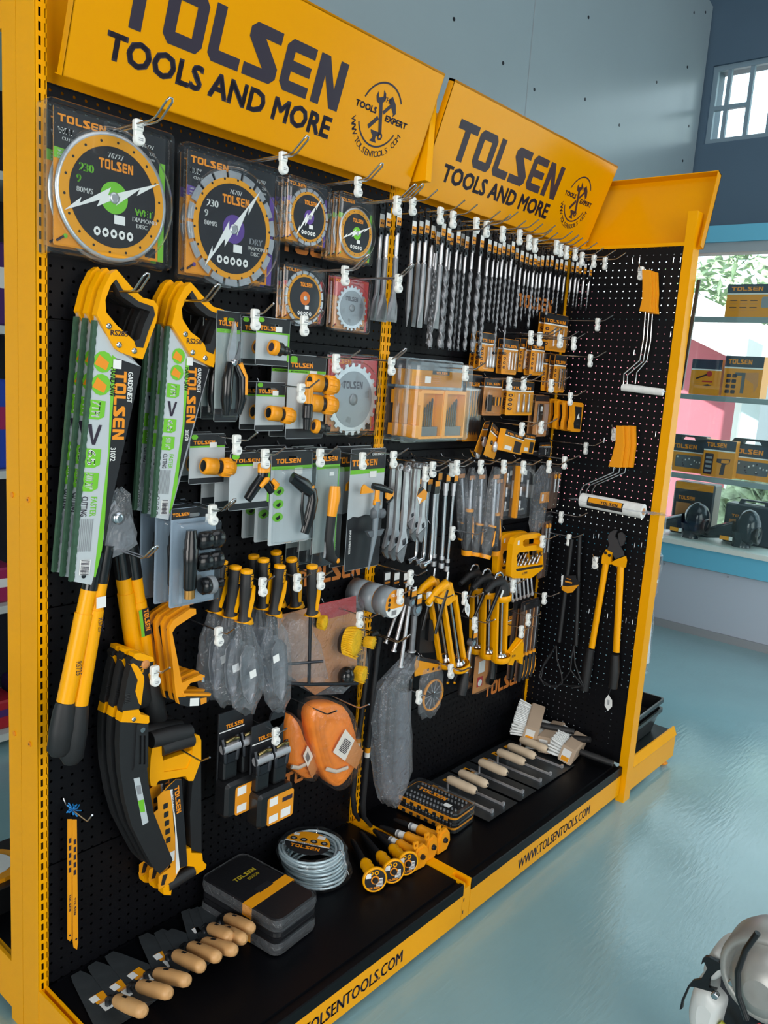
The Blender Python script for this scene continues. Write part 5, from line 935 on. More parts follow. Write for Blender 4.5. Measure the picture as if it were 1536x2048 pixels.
# clear bit cases
for i in range(2):
    c = thing('bit_case', ('lower' if i == 0 else 'upper')+' clear-lidded screwdriver bit case on the right deck', 'bit case', (1.262, -.166, H0+.001+i*.035), (0, 0, math.radians(3)), 'stacked bit cases')
    w, l = .066, .118; R_ = lambda z, k: [(x, y, z) for x, y in rr(-w+k, -l+k, w-k, l-k, .02, 4)]
    mb = MB(); mb.loft([R_(.0, .004), R_(.002, .002), R_(.018, .004)], PLK); mb.build('tray', c); mb = MB()
    mb.loft([R_(.012, .0025), R_(.019, .0025)], PLO, caps=(False, False))
    for k in range(7):
        for s in (-1, 1): mb.box(s*(w-.003)-.003, s*(w-.003)+.003, -l+.03+.03*k, -l+.044+.03*k, .004, .016, PLO)
    mb.build('inner_rail', c, label='orange inner rail'); mb = MB()
    for k in range(14):
        for x in (-.045, -.02, .02, .045): mb.lathe([(.0035, 0), (.0035, .006)], STEEL, 'z', (x, -l+.03+.0135*k, .02), 6)
    mb.box(-.008, .008, -.09, .09, .02, .024, PLK); mb.build('screwdriver_bits', c, label='rows of steel bits'); o = c.children[-1]; o['kind'] = 'stuff'
    mb = MB(); mb.loft([R_(.002, -.0005), R_(.030, -.0005), R_(.0325, .002), R_(.033, .012), R_(.0335, .016), R_(.0335, .024)], BLIS, False, (False, True)); mb.build('clear_lid', c, label='clear plastic lid')
    if i: mb = MB(); mb.X = Matrix.Translation((0, 0, .0342)) @ Matrix.Rotation(math.radians(-90), 4, 'X') @ Matrix.Rotation(math.radians(90), 4, 'Y'); mb.logo(-.07, -.012, .11, .02, 0, ORP); mb.rect(.05, -.04, .075, -.02, 0, PAPER); mb.build('printed_name', c, label='orange name and white sticker')
# plastering trowels
PLB = M('grey_lacquered_plate', '#41464A', .35, .6, noise=.1, scale=25)
xs = [((680, 410), (795, 465)), ((725, 380), (840, 430)), ((805, 325), (915, 375)), ((890, 280), (1000, 330)), ((935, 255), (1045, 300)), ((990, 225), (1100, 270))]
for i, (a, b) in enumerate(xs):
    A, B = atz('H', a, .2), atz('H', b, .2); x = (A.x+B.x)/2; z = H0+.0015+.0022*(5-i)*.5
    t = thing('plastering_trowel', ['first plastering trowel on the right deck, beside the clear bit cases', 'second plastering trowel from the clear bit cases', 'third plastering trowel from the clear bit cases', 'fourth plastering trowel from the clear bit cases', 'fifth plastering trowel from the clear bit cases', 'last plastering trowel, under the white-bristled block brushes'][i], 'plastering trowel', (x, -.175, z), group='plastering trowels on the right deck')
    mb = MB(); mb.box(-.055, .055, -.148, .148, 0, .0011, PLB); 
    if i == 5:
        for k in range(22): mb.box(.055, .059, -.148+.0135*k, -.141+.0135*k, 0, .0011, PLB)
    mb.build('blade', t)
    mb = MB(); mb.box(-.004, .004, -.125, .1, .0012, .007, STEEL); mb.box(-.006, .006, -.128, -.12, .0012, .013, STEEL); mb.tube([(0, .06, .006), (0, .062, .03), (0, .058, .047), (0, .04, .05)], .004, STEEL, 8); mb.build('spine', t, label='bright steel spine')
    mb = MB(); mb.lathe([(.011, .062), (.0155, .052), (.0165, 0), (.0165, -.03), (.0145, -.048), (.008, -.056), (.004, -.056)], WOODP, 'y', (0, 0, .05), 18); mb.lathe([(.005, -.0562), (.005, -.057)], GUN, 'y', (0, 0, .05), 10); mb.build('handle', t, label='pale wooden handle')
    mb = MB()
    for x0, x1, y0, y1, m in ((-.02, .004, .075, .125, CARDY), (-.016, .0, .062, .078, PAPER), (-.012, -.002, .09, .115, CARDT)): mb.add([(x0, y0, .0015), (x1, y0, .0015), (x1, y1, .0015), (x0, y1, .0015)], [(0, 1, 2, 3)], m)
    mb.build('paper_label', t, label='yellow paper label')
# block brushes with white bristles
BW = M('white_bristles', '#D9DDDC', .7, noise=.12, scale=150); BBL = M('beige_brush_block', '#B9A48E', .55)
def block_brush(loc, rot, lab):
    """long block along x; bristles point along +y, the handle leaves along -y"""
    t = thing('block_brush', lab, 'brush', loc, rot, 'white block brushes on the right deck'); mb = MB(); mb.X = Matrix.Rotation(PI/2, 4, 'Z') @ Matrix.Identity(4)
    mb.X = None; mb.loft([[(x, y, z) for y, z in rr(-.030, -.034, .026, .034, .007, 3)] for x in (-.078, .078)][::-1], BBL); mb.build('block', t, label='beige block')
    mb = MB(); rd = random.Random(len(lab))
    for k in range(15):
        for j in range(5):
            x = -.068+.0097*k; z = -.023+.0115*j; mb.tube([(x, .025, z), (x*1.04+rd.uniform(-.002, .002), .048, z*1.12), (x*1.1+rd.uniform(-.004, .004), .076+rd.uniform(-.003, .003), z*1.25)], [.0056, .0064, .004], BW, 5)
    mb.build('bristles', t, label='white bristles'); mb = MB()
    mb.tube([(0, -.030, .0), (0, -.045, .002), (0, -.10, .012), (0, -.16, .022)], [.0115, .0125, .014, .0115], RUB, 12); mb.lathe([(.0035, -.0125), (.0035, .0125)], GUN, 'x', (0, -.15, .021), 8); mb.build('handle', t, label='black handle')
    mb = MB(); x = -.0784; mb.add([(x, .018, -.028), (x, -.016, -.028), (x, -.016, .022), (x, .018, .022)], [(0, 1, 2, 3)], PAPER); x -= .0004; mb.add([(x, .016, -.027), (x, -.014, -.027), (x, -.014, -.008), (x, .016, -.008)], [(0, 1, 2, 3)], CARDY); mb.build('paper_label', t); return t
block_brush((1.965, -.118, .250), (math.radians(10), math.radians(-14), math.radians(22)), 'white block brush with its handle up, highest of the pile in the right corner')
block_brush((1.998, -.185, .202), (math.radians(-6), math.radians(-4), math.radians(8)), 'white block brush sandwiched in the middle of the corner pile')
block_brush((1.99, -.285, .196), (math.radians(14), 0, math.radians(10)), 'white block brush lying foremost in the corner pile, handle toward the yellow post')

# ================================================================ right bay, top row: masonry drill bits and chisels on prongs
def vdrop(c, p, y, tipv):
    """world height of the point straight below p whose picture row is tipv (crop units)"""
    u, v = pix(c, p); _, v2 = pix(c, (0, tipv)); u2 = u-(u-113.8)*(v2-v)/(10560-v); return onY(u2, v2, y).z
def masonry_bit(c, p, tipv, y, kind, dia, lab, tagk=CARDO):
    O = at(c, p, y); L = O.z-vdrop(c, p, y, tipv); t = thing('chisel_bit' if kind != 'drill' else 'masonry_drill_bit', lab, 'chisel bit' if kind != 'drill' else 'drill bit', O, group='bits hanging in the top row')
    mb = MB(); mb.prism([circ(0, -.040, .0105, 8), rr(-.003, -.046, .003, -.034, .002, 2)[::-1]], -.003, .003, PLK); mb.box(-.008, .008, -.002, .002, -.033, .024, PLK); mb.prism([circ(0, .034, .012, 12), circ(0, .034, .005, 8)[::-1]], -.002, .002, PLK); mb.build('hanger', t, label='black plastic hanger')
    mb = MB(); mb.box(-.009, .009, -.0032, -.0022, -.026, .012, PAPER); mb.rect(-.009, -.026, .009, -.002, -.0036, tagk); mb.rect(-.009, -.026, .009, -.022, -.0039, CARDK); mb.poly([circ(-.003, -.012, .003, 6)], -.004, NAVY); mb.poly([circ(.004, -.012, .003, 6)], -.004, NAVY); mb.build('price_label', t, label='orange and white label')
    mb = MB(); r = dia/2; zt = -.042
    if kind == 'drill':
        mb.lathe([(.0038, zt), (.0045, zt-.004), (.0045, zt-.05), (min(r*.8, .0045), zt-.055)], STEEL, 'z', n=10); z0, z1 = zt-.055, -L; n = max(12, int((z0-z1)/(.0028 if r < .005 else .0035))); rings = []
        for i in range(n+1):
            z = z0+(z1+.006-z0)*i/n; ph = (z0-z)/(r*5.2)*PI*1.0; rings.append([(r*q*math.cos(2*PI*k/12+ph), r*q*math.sin(2*PI*k/12+ph), z) for k, q in enumerate((1, 1, .72, .55, .6, .8)*2)])
        mb.loft(rings[::-1], DSTEEL, False); mb.loft([[(a*r*1.12, b*.003, z) for a, b in ((-1, -1), (1, -1), (1, 1), (-1, 1))] for z in (z1+.002, z1+.010)], GUN); mb.lathe([(.001, z1), (r, z1+.006)], GUN, 'z', n=10)
        mb.build('fluted_shank', t)
    else:
        mb.lathe([(.005, zt), (.0058, zt-.004), (.0058, zt-.055), (.0045, zt-.058), (.0075, zt-.066)], STEEL, 'z', n=10); q = .0075; z1 = -L
        H_ = lambda z, rx, ry: [(rx*math.cos(2*PI*k/8+PI/8), ry*math.sin(2*PI*k/8+PI/8), z) for k in range(8)]
        if kind == 'point': R_ = [H_(zt-.066, q, q), H_(z1+.05, q, q), H_(z1, .001, .001)]
        elif kind == 'flat': R_ = [H_(zt-.066, q*1.3, q), H_(z1+.06, q*1.35, q), H_(z1, r, .001)]
        else: R_ = [H_(zt-.066, q, q), H_(z1+.075, q, q), H_(z1+.045, r*.9, .006), H_(z1+.008, r*1.08, .003), H_(z1, r*1.05, .0008)]
        mb.loft(R_[::-1], DSTEEL); mb.build('shank', t)
    return t
for p, tv, y, k, d, lab in (((325, 420), 1615, -.11, 'wide', .042, 'wide spade chisel bit hanging in front of the yellow upright, right one of the pair'), ((205, 430), 1612, -.085, 'wide', .042, 'wide spade chisel bit hanging in front of the yellow upright, left one of the pair'), ((132, 440), 1600, -.06, 'wide', .042, 'wide spade chisel bit hidden behind the pair at the yellow upright'),
    ((497, 520), 1668, -.09, 'point', .014, 'slim pointed chisel bit just right of the yellow upright'), ((575, 520), 1670, -.06, 'flat', .02, 'flat chisel bit, left one behind the broad front flat chisel'), ((645, 510), 1682, -.10, 'flat', .026, 'broad flat chisel bit in front, second group right of the yellow upright'), ((712, 570), 1640, -.07, 'flat', .018, 'flat chisel bit to the right behind the broad front one'),
    ((832, 545), 1692, -.10, 'flat', .030, 'broadest flat chisel bit, hanging among the first long drill bits')): masonry_bit('I', p, tv, y, k, d, lab)
NUM = ['first', 'second', 'third', 'fourth', 'fifth', 'sixth', 'seventh', 'eighth', 'ninth', 'tenth', 'eleventh', 'twelfth', 'thirteenth', 'fourteenth', 'fifteenth', 'sixteenth', 'seventeenth', 'eighteenth', 'nineteenth', 'twentieth', 'twenty-first', 'twenty-second', 'twenty-third', 'twenty-fourth', 'twenty-fifth', 'twenty-sixth', 'twenty-seventh', 'twenty-eighth', 'twenty-ninth', 'thirtieth', 'thirty-first', 'thirty-second', 'thirty-third']
drl = [('I', (745, 600), 1900, -.05, .010), ('I', (770, 640), 1925, -.08, .017), ('I', (893, 600), 1932, -.09, .018), ('I', (920, 650), 1935, -.06, .010), ('I', (1000, 630), 1945, -.10, .015), ('I', (1050, 660), 1950, -.06, .009), ('I', (1098, 690), 1955, -.08, .009), ('I', (1180, 640), 1955, -.10, .013), ('I', (1270, 680), 1978, -.10, .018), ('I', (1345, 720), 1992, -.08, .012),
       ('J', (100, 480), 1740, -.10, .011), ('J', (160, 500), 1345, -.08, .011), ('J', (208, 520), 1355, -.06, .008), ('J', (256, 505), 1700, -.10, .008), ('J', (305, 530), 1385, -.07, .012), ('J', (358, 500), 1700, -.10, .008), ('J', (400, 570), 1402, -.07, .010), ('J', (457, 600), 1415, -.10, .011), ('J', (510, 620), 1335, -.07, .008),
       ('J', (550, 640), 1280, -.05, .006), ('J', (600, 635), 1420, -.10, .010), ('J', (638, 660), 1300, -.06, .008), ('J', (680, 650), 1275, -.09, .008), ('J', (735, 650), 1262, -.06, .007), ('J', (785, 650), 1292, -.10, .009), ('J', (838, 690), 1170, -.06, .006), ('J', (888, 690), 1275, -.10, .006), ('J', (938, 710), 1135, -.08, .006), ('J', (1010, 720), 1160, -.07, .006), ('J', (1062, 720), 1185, -.10, .006), ('J', (1095, 740), 1200, -.06, .005), ('J', (1150, 740), 1202, -.10, .005), ('J', (1210, 760), 1215, -.10, .005)]
for i, (c, p, tv, y, d) in enumerate(drl):
    ln = 'long ' if i < 10 or i in (10, 13, 15) else ('short thin ' if i > 24 else 'medium-length ')
    masonry_bit(c, p, tv, y, 'drill', d, ln+'masonry drill bit, '+NUM[i]+' from the left in the top fluted row')
hk = [('I', (300, 230), 'holding the pair of wide spade chisels', True), ('I', (485, 240), 'holding the slim pointed chisel', False), ('I', (800, 350), 'above the broad flat chisel bits', False), ('I', (945, 395), '', False), ('I', (1210, 465), '', False), ('I', (1325, 510), '', False), ('J', (75, 265), '', False), ('J', (250, 325), '', False), ('J', (435, 360), '', False), ('J', (540, 420), '', False), ('J', (605, 450), '', False), ('J', (840, 475), '', False), ('J', (885, 500), '', False), ('J', (950, 530), '', False), ('J', (1045, 550), '', False), ('J', (1120, 605), '', False), ('J', (1250, 630), '', False), ('J', (1372, 655), '', False)]
n = 0
for c, p, h, lp in hk:
    if not h: h = 'over fluted bits, '+NUM[n]+' clip from the left'; n += 1
    hook(c, p, -.15, h, .23, lp)
for i, (p, v) in enumerate((((1300, 560), 0), ((330, 220), 1), ((560, 300), 1), ((740, 365), 1), ((930, 425), 1), ((1000, 460), 1))): hook('J' if v else 'I', p, -.20, 'among the fluted bits, '+NUM[i]+' one from the left without a clip', .225, False, False)

# ================================================================ right bay, middle: bit cards, drill set, wrenches, screwdrivers
def bit_card(c, tl, tr, bl, y, lab, nb=3, kind='nut', dx=.1, cat='bit pack', nm='bit_pack', body=CARDO):
    t, w, h = card(c, tl, tr, bl, y, nm, cat, body=body, strip=PAPER, ht=.27, lg=.8, lx=.08, hole=False, price=None, shell=.010); tag(t, lab)
    mb = MB()
    for k in range(4): z = -h*(.42+.13*k); mb.poly([circ(-w*.36, z, w*.085, 8, h*.045)], .0092, NAVY); mb.poly([circ(-w*.36, z, w*.04, 5, h*.02)], .0088, body)
    mb.build('printed_icons', t)
    for k in range(nb):
        x = w*(.0+dx)+(k-(nb-1)/2)*w*.19; mb = MB()
        if kind == 'nut': mb.lathe([(.0022, -h*.36), (.0028, -h*.38), (.0028, -h*.58), (.0045, -h*.6), (.0048, -h*.88), (.004, -h*.9)], STEEL, 'z', (x, .004, 0), 8)
        elif kind == 'bit': mb.lathe([(.0012, -h*.36), (.0026, -h*.4), (.0026, -h*.86)], STEEL, 'z', (x, .004, 0), 8)
        else: mb.lathe([(.0022, -h*.36), (.0026, -h*.42), (.002, -h*.8), (.0005, -h*.9)], GUN, 'z', (x, .004, 0), 8)
        mb.build('bit', t)
    bubble(t, w*dx-w*.32, -h*.92, w*dx+w*.33, -h*.33, .014, .009, .003); return t
for c, tl, tr, bl, y, lab, nb, k, dx, n in (('D', (585, 258), (663, 288), (573, 455), -.08, 'orange card of three nut drivers behind the long drill tips', 3, 'nut', .12, 3), ('D', (700, 298), (776, 312), (690, 480), -.10, 'orange card of long silver screwdriver bits, second in its row', 3, 'bit', .08, 2), ('D', (785, 296), (842, 306), (772, 470), -.07, 'orange card of silver nut drivers, third in its row', 3, 'nut', .08, 2),
      ('D', (845, 300), (912, 320), (834, 480), -.10, 'orange card of silver nut drivers, fourth in its row', 3, 'nut', .1, 2), ('D', (910, 165), (1030, 185), (905, 362), -.07, 'black-topped orange card of bits hanging alone below the shortest drills', 3, 'bit', .1, 2), ('D', (905, 372), (962, 380), (870, 565), -.05, 'orange bit card, left one of the two below the lone card', 3, 'dark', .1, 1),
      ('D', (962, 380), (1022, 388), (945, 575), -.08, 'orange bit card, right one of the two below the lone card', 3, 'dark', .1, 2), ('D', (720, 512), (855, 528), (702, 690), -.10, 'bright yellow card of three long magnetic nut drivers', 3, 'nut', .1, 2)):
    t = bit_card(c, tl, tr, bl, y, lab, nb, k, dx, body=CARDY if 'bright' in lab else CARDO); stack(t, n, .02, lab, lab)
t, w, h = card('D', (605, 495), (702, 512), (594, 690), -.08, 'screwdriver_bit_set', 'bit pack', body=CARDT, strip=PAPER, ht=.22, lg=.7, lx=.1, hole=False, price=None, shell=.012)
mb = MB(); mb.tube([(-w*.3, 0, -h*.45), (-w*.32, 0, -h*.65), (-w*.3, 0, -h*.88)], [.008, .010, .008], RUB, 10); mb.build('screwdriver_handle', t); mb = MB()
for k in range(7): mb.box(-w*.12+w*.08*k, -w*.07+w*.08*k, -.002, .008, -h*.72, -h*.5, CARDO if k % 2 else PLK)
mb.build('bit_holder', t); bubble(t, -w*.45, -h*.95, w*.46, -h*.3, .012, .011); stack(t, 2, .02, 'card with stubby black screwdriver and row of bits', 'screwdriver bit sets')
# boxed drill bit set, three deep
t, w, h = card('D', (228, 392), (518, 432), (212, 832), -.115, 'drill_bit_set', 'drill bit set', top=M('smoke_card', '#5B5F63', .4), body=clear('smoky_shell', '#EDF0F2', .03, .4), strip=None, ht=.12, lg=.01, lx=.3, price=None, hole=False, shell=.03)
mb = MB(); mb.box(-w*.44, w*.44, .018, .026, -h*.32, -h*.13, CARDY); mb.rect(-w*.1, -h*.175, w*.2, -h*.125, .0175, CARDK); mb.logo(-w*.04, -h*.168, w*.2, h*.03, .017, ORP); mb.rect(-w*.22, -h*.28, -w*.12, -h*.2, .0174, PAPER)
for k in range(4): mb.rect(-w*.4, -h*(.215+.022*k), -w*.25, -h*(.207+.022*k), .0174, CARDT); mb.rect(-w*.1, -h*(.215+.022*k), w*.05, -h*(.207+.022*k), .0174, CARDT)
mb.build('header_card', t, label='yellow header card'); mb = MB()
for s in (-1, 1):
    x0, x1 = (-w*.4, -w*.005) if s < 0 else (w*.005, w*.4); mb.prism([rr(x0, -h*.94, x1, -h*.36, .004, 2), rr(x0+w*.05, -h*.91, x1-w*.02, -h*.40, .003, 2)[::-1]], -.012, .024, PLO); mb.box(x0+w*.04, x1-w*.01, .018, .023, -h*.92, -h*.39, CARDY)
mb.box(-w*.44, -w*.4, -.012, .024, -h*.54, -h*.38, PLO); mb.box(-w*.46, -w*.4, -.012, .024, -h*.92, -h*.78, PLO); mb.box(-w*.012, w*.012, -.014, .024, -h*.92, -h*.38, PLO); o = mb.build('orange_case', t, label='open orange case')
for s in (-1, 1):
    for k in range(7):
        x = (-.35 if s < 0 else .08)*w+k*w*.038; L = h*(.18+.035*k); mb = MB(); mb.lathe([(.0005, -h*.86+L+.004), (.0016+.0003*k, -h*.86+L), (.0016+.0003*k, -h*.86)], GUN, 'z', (x, .006, 0), 8); mb.build('drill_bit', o)
    mb = MB(); mb.box((-.37 if s < 0 else .06)*w, (-.06 if s < 0 else .37)*w, -.006, .016, -h*.91, -h*.8, PLG); mb.build('bit_rack', o)
bubble(t, -w*.49, -h*.985, w*.49, -h*.012, .042, .026, .014); stack(t, 3, .034, 'clear pack with open orange drill bit case', 'drill bit set packs', .0, 0, .001)
# flat wood bits
t, w, h = card('D', (515, 480), (592, 492), (482, 826), -.06, 'flat_bit_set', 'flat bit pack', body=CARDO, strip=PAPER, ht=.2, lg=.7, lx=.14, hole=False, price=None, shell=.012)
for k in range(5): mb = MB(); x = -w*.34+k*w*.17; mb.prism([[(x-.002, -h*.24), (x+.002, -h*.24), (x+.0016, -h*.6), (x+.006, -h*.64), (x+.006, -h*.84), (x, -h*.9), (x-.006, -h*.84), (x-.006, -h*.64), (x-.0016, -h*.6)]], .001+.0006*k, .003+.0006*k, GUN); mb.build('flat_bit', t)
bubble(t, -w*.47, -h*.97, w*.48, -h*.2, .012, .011); stack(t, 2, .02, 'tall orange card of dark flat wood bits', 'flat bit packs')
# yellow knives and clear pack in front of them
t, w, h = card('D', (862, 588), (932, 598), (856, 800), -.07, 'blade_set_pack', 'blade pack', body=CARDT, strip=None, ht=.14, lg=.01, lx=.3, hole=False, price=None, shell=.010, top=CARDK)
mb = MB(); mb.box(-w*.3, -w*.05, 0, .008, -h*.7, -h*.2, PLK); mb.rect(-w*.24, -h*.38, -w*.1, -h*.26, -.0004, PAPER); mb.build('cutter_body', t); mb = MB(); mb.box(w*.1, w*.35, 0, .006, -h*.85, -h*.2, STEEL); mb.build('spare_blade', t); bubble(t, -w*.48, -h*.98, w*.48, -h*.16, .014, .009); stack(t, 2, .022, 'clear pack of cutter blades left of the yellow knives', 'cutter blade packs')
Y_ = -.13; O = at('K', (1170, 900), Y_); t = thing('utility_knife', '', 'utility knife', O); F = lambda p: outl('K', p, Y_, O)
mb = MB(); mb.prism([F([(1105, 910), (1125, 898), (1215, 908), (1232, 925), (1228, 960), (1195, 1215), (1185, 1228), (1095, 1222), (1082, 1205), (1088, 1130), (1105, 1060)])], -.006, .006, PLO); mb.build('body', t); mb = MB(); mb.prism([F([(1135, 945), (1212, 955), (1190, 1195), (1125, 1190), (1120, 1130), (1140, 1070)])], -.0068, .0, CARDK); mb.poly([F([(1165, 1040), (1178, 1020), (1178, 1060), (1185, 1080), (1150, 1085)])], -.0072, PAPER); mb.build('label_inlay', t, label='black label inlay')
stack(t, 4, .03, 'yellow utility knife with black label inlay', 'yellow utility knives', -.002, .002)
# leaning printed cards
def lean_card(c, poly, y0, y1, lab, box=False):
    """leaning card traced by four corners; the left edge lies at y0 and the right edge at y1"""
    ys = (y0, y1, y1, y0); W = [at(c, p, y) for p, y in zip(poly, ys)]; O = W[0]; n = (W[1]-W[0]).cross(W[3]-W[0]).normalized(); n = -n if n.y > 0 else n
    t = thing('measuring_tool_box' if box else 'measuring_tool_card', lab, 'tool pack', O, group='leaning yellow packs'); P = lambda a, b, k=0: W[0].lerp(W[1], a).lerp(W[3].lerp(W[2], a), b)-O+n*k
    def quad(mb, a0, b0, a1, b1, k, m): mb.add([P(a0, b1, k), P(a1, b1, k), P(a1, b0, k), P(a0, b0, k)], [(0, 1, 2, 3)], m)
    mb = MB(); th = -.022 if box else -.0015
    f = [P(0, 0), P(1, 0), P(1, 1), P(0, 1)]; b = [P(0, 0, th), P(1, 0, th), P(1, 1, th), P(0, 1, th)]; mb.add(f+b, [(3, 2, 1, 0), (4, 5, 6, 7), (0, 1, 5, 4), (1, 2, 6, 5), (2, 3, 7, 6), (3, 0, 4, 7)], CARDY)
    quad(mb, 0, 0, 1, .24, .0003, CARDK); quad(mb, 0, .24, 1, .28, .0005, PAPER)
    A = P(.08, .2, .0008); ux = (P(1, .2)-P(0, .2)); uy = (P(.5, 0)-P(.5, 1)); mb.X = Matrix.Translation(A) @ Matrix((ux.normalized(), -n, uy.normalized())).transposed().to_4x4(); mb.logo(0, 0, ux.length*.8, uy.length*.1, 0, ORP); mb.X = None
    quad(mb, .1, .72, .45, .9, .0006, PAPER) if box else None; quad(mb, .55, .4, .9, .95, .0006, CARDK) if box else None
    mb.build('printed_box' if box else 'backing_card', t)
    if not box: mb = MB(); c_ = P(.55, .62, .008); mb.ball(c_, .012, .008, .018, STEEL, 12); mb.build('bubble_tool', t); mb = MB(); q = P(.3, .55, .003); mb.ball(q, .006, .003, .008, PLK, 8); mb.build('bubble_cap', t)
    return t
lean_card('K', [(165, 1120), (225, 1105), (120, 1480), (50, 1440)], -.10, -.07, 'leaning yellow measuring pack, rear one of the slanted pair'); lean_card('K', [(252, 1125), (355, 1240), (265, 1530), (150, 1480)], -.13, -.10, 'leaning yellow pack with silver knob, front one of the slanted pair')
lean_card('K', [(398, 1195), (605, 1270), (560, 1480), (345, 1430)], -.14, -.12, 'yellow boxed tool with white barcode right of the slanted pair', True); lean_card('K', [(608, 1240), (728, 1262), (690, 1470), (575, 1455)], -.12, -.10, 'yellow boxed tool next to the barcoded box', True); lean_card('K', [(0, 1420), (60, 1440), (110, 1510), (40, 1500)], -.06, -.05, 'low yellow pack half hidden left of the slanted pair')
# dark cards near the end panel
for c, tl, tr, bl, y, lab, n in (('D', (880, 828), (940, 838), (862, 905), -.04, 'small black card hanging behind the barcoded yellow box', 1), ('M', (1050, 0), (1170, 5), (1040, 60), -.03, 'dark clear pack near the end pegboard', 1)):
    t = bit_card(c, tl, tr, bl, y, lab, 2, 'dark', .1, body=CARDK)
for c, tl, tr, bl, y, lab in (('M', (1255, 175), (1345, 190), (1215, 640), -.08, 'slim chisel pack in clear film against the end pegboard, upper one'), ('M', (1165, 680), (1245, 690), (1160, 1390), -.08, 'slim chisel pack in clear film against the end pegboard, lower one')):
    t, w, h = card(c, tl, tr, bl, y, 'chisel_pack', 'chisel pack', body=M('brown_card', '#6F5446', .5), strip=None, ht=.14, lg=.01, lx=.3, hole=False, price=None, shell=.010)
    for k in (-1, 1): mb = MB(); mb.tube([(k*w*.2, 0, -h*.2), (k*w*.2, 0, -h*.6)], .004, STEEL, 8); mb.lathe([(.004, -.002), (.006, -.012), (.004, -.02)], PLO, 'z', (k*w*.2, 0, -h*.16), 8); mb.build('chisel', t)
    bubble(t, -w*.48, -h*.98, w*.48, -h*.03, .014, .010); stack(t, 2, .03, lab, lab)
# clear socket cases
for tl, tr, bl, y, lab, hinge in (((720, 150), (885, 160), (672, 765), -.08, 'clear hinged socket case, left one of the pair in the middle row', CARDT), ((880, 140), (1045, 165), (832, 745), -.10, 'clear hinged case with yellow spine, right one of the pair in the middle row', PLO)):
    o, w, h = size('M', tl, tr, bl, y); t = thing('socket_case', lab, 'socket case', o, group='clear socket cases'); mb = MB(); mb.prism([rr(-w/2, -h, w/2, 0, .010, 3)], .016, .018, clear('smoky_shell')); mb.box(-w/2, -w/2+w*.14, -.0, .018, -h*.97, -h*.03, hinge); mb.rect(-w*.2, -h*.95, w*.4, -h*.05, .0155, M('smoked_grey', '#4C5157', .5)); mb.logo(-w*.1, -h*.86, w*.34, h*.03, .015, PAPER); mb.rect(w*.1, -h*.22, w*.26, -h*.13, .015, PAPER); mb.build('case_back', t)
    for k in range(9): mb = MB(); mb.lathe([(.005, -.012), (.006, 0), (.0045, .01)], STEEL if k % 3 else GUN, 'z', (-w*.2+w*.0, .006, -h*(.1+.085*k)), 10); mb.build('socket', t)
    mb = MB(); mb.tube([(w*.2, .006, -h*.3), (w*.22, .006, -h*.62)], .005, STEEL, 8); mb.build('driver_bar', t); bubble(t, -w*.5, -h, w*.5, 0, .022, .016, .01)
# pack of folded hex keys in loose bag
o, w, h = size('M', (1055, 160), (1225, 180), (1020, 880), -.09); t = thing('hex_key_set', 'clear bag of dark hex keys with small orange label', 'hex key set', o)
for k in range(7): mb = MB(); x = -w*.3+w*.1*k; mb.tube([(x, 0, -h*.12), (x-.004, 0, -h*(.4+.04*k)), (x+.012, -.004, -h*(.42+.04*k))], .0022, GUN, 6); mb.build('hex_key', t)
mb = MB(); mb.box(-w*.2, w*.35, -.012, -.010, -h*.56, -h*.4, CARDO); mb.rect(-w*.12, -h*.53, w*.0, -h*.43, -.0124, PAPER); mb.build('paper_label', t, label='orange label')
bag('plastic_bag', t, [(w*.05, -.0), (0, -h*.15), (0, -h*.4), (-w*.05, -h*.65), (-w*.12, -h*.85), (-w*.2, -h)], [0]*6, [.015, w*.5, w*.52, w*.45, w*.38, w*.15], .02, 21, n=20)

# ---------------------------------------------------------------- wrenches
def wrench(tp, bt, y, lab, adj=True, w=.011, n=1, dy=.028):
    A, B = at('L', tp, y), at('L', bt, y); d = Vector((B.x-A.x, B.z-A.z)); L = d.length; ang = math.atan2(d.x, -d.y); t = thing('adjustable_wrench', lab, 'wrench', A, (0, ang*-1, 0)); k = L/.24
    mb = MB(); h1 = L*.032; Q = lambda pts: [(x*L, -y*L) for x, y in pts]
    mb.prism([Q([(.026, .01), (.034, .3), (.035, .66), (.066, .755), (.078, .79), (-.085, .88), (-.088, .855), (-.03, .66), (-.032, .3), (-.026, .01)])], -.0045, .0045, STEEL)
    mb.lathe([(w*1.0, -.005), (w*1.0, .005), (w*.55, .005), (w*.55, -.005), (w*1.0, -.005)], STEEL, 'y', (0, 0, 0), 18, False); mb.poly([[(-h1*.5, -.03), (h1*.5, -.03), (h1*.5, -L*.55), (-h1*.5, -L*.55)]], -.0042, DSTEEL); b = mb.build('body', t)
    mb = MB(); mb.prism([Q([(-.084, .887), (.062, .808), (.045, .88), (.02, .985), (-.01, 1), (-.05, .97), (-.09, .915)])], -.0045, .004, DSTEEL); mb.build('sliding_jaw', t); mb = MB(); mb.prism([Q([(-.022, .755), (.03, .735), (.04, .79), (-.012, .812)])], -.0052, -.004, GUN); mb.build('adjuster_slot', t); mb = MB(); mb.lathe([(.005*k, -.008*k), (.006*k, -.004*k), (.006*k, .004*k), (.005*k, .008*k)], GUN, 'z', (.01*L, -.002, -L*.775), 10); mb.build('adjuster_screw', t); return t
mb = None
t = wrench((345, 240), (270, 1440), -.12, '', w=.012); stack(t, 3, .028, 'largest adjustable wrench, left group of the middle row', 'large adjustable wrenches')
t = wrench((445, 205), (385, 1010), -.09, ''); stack(t, 2, .028, 'smaller adjustable wrench with short handle between the big ones', 'small adjustable wrenches')
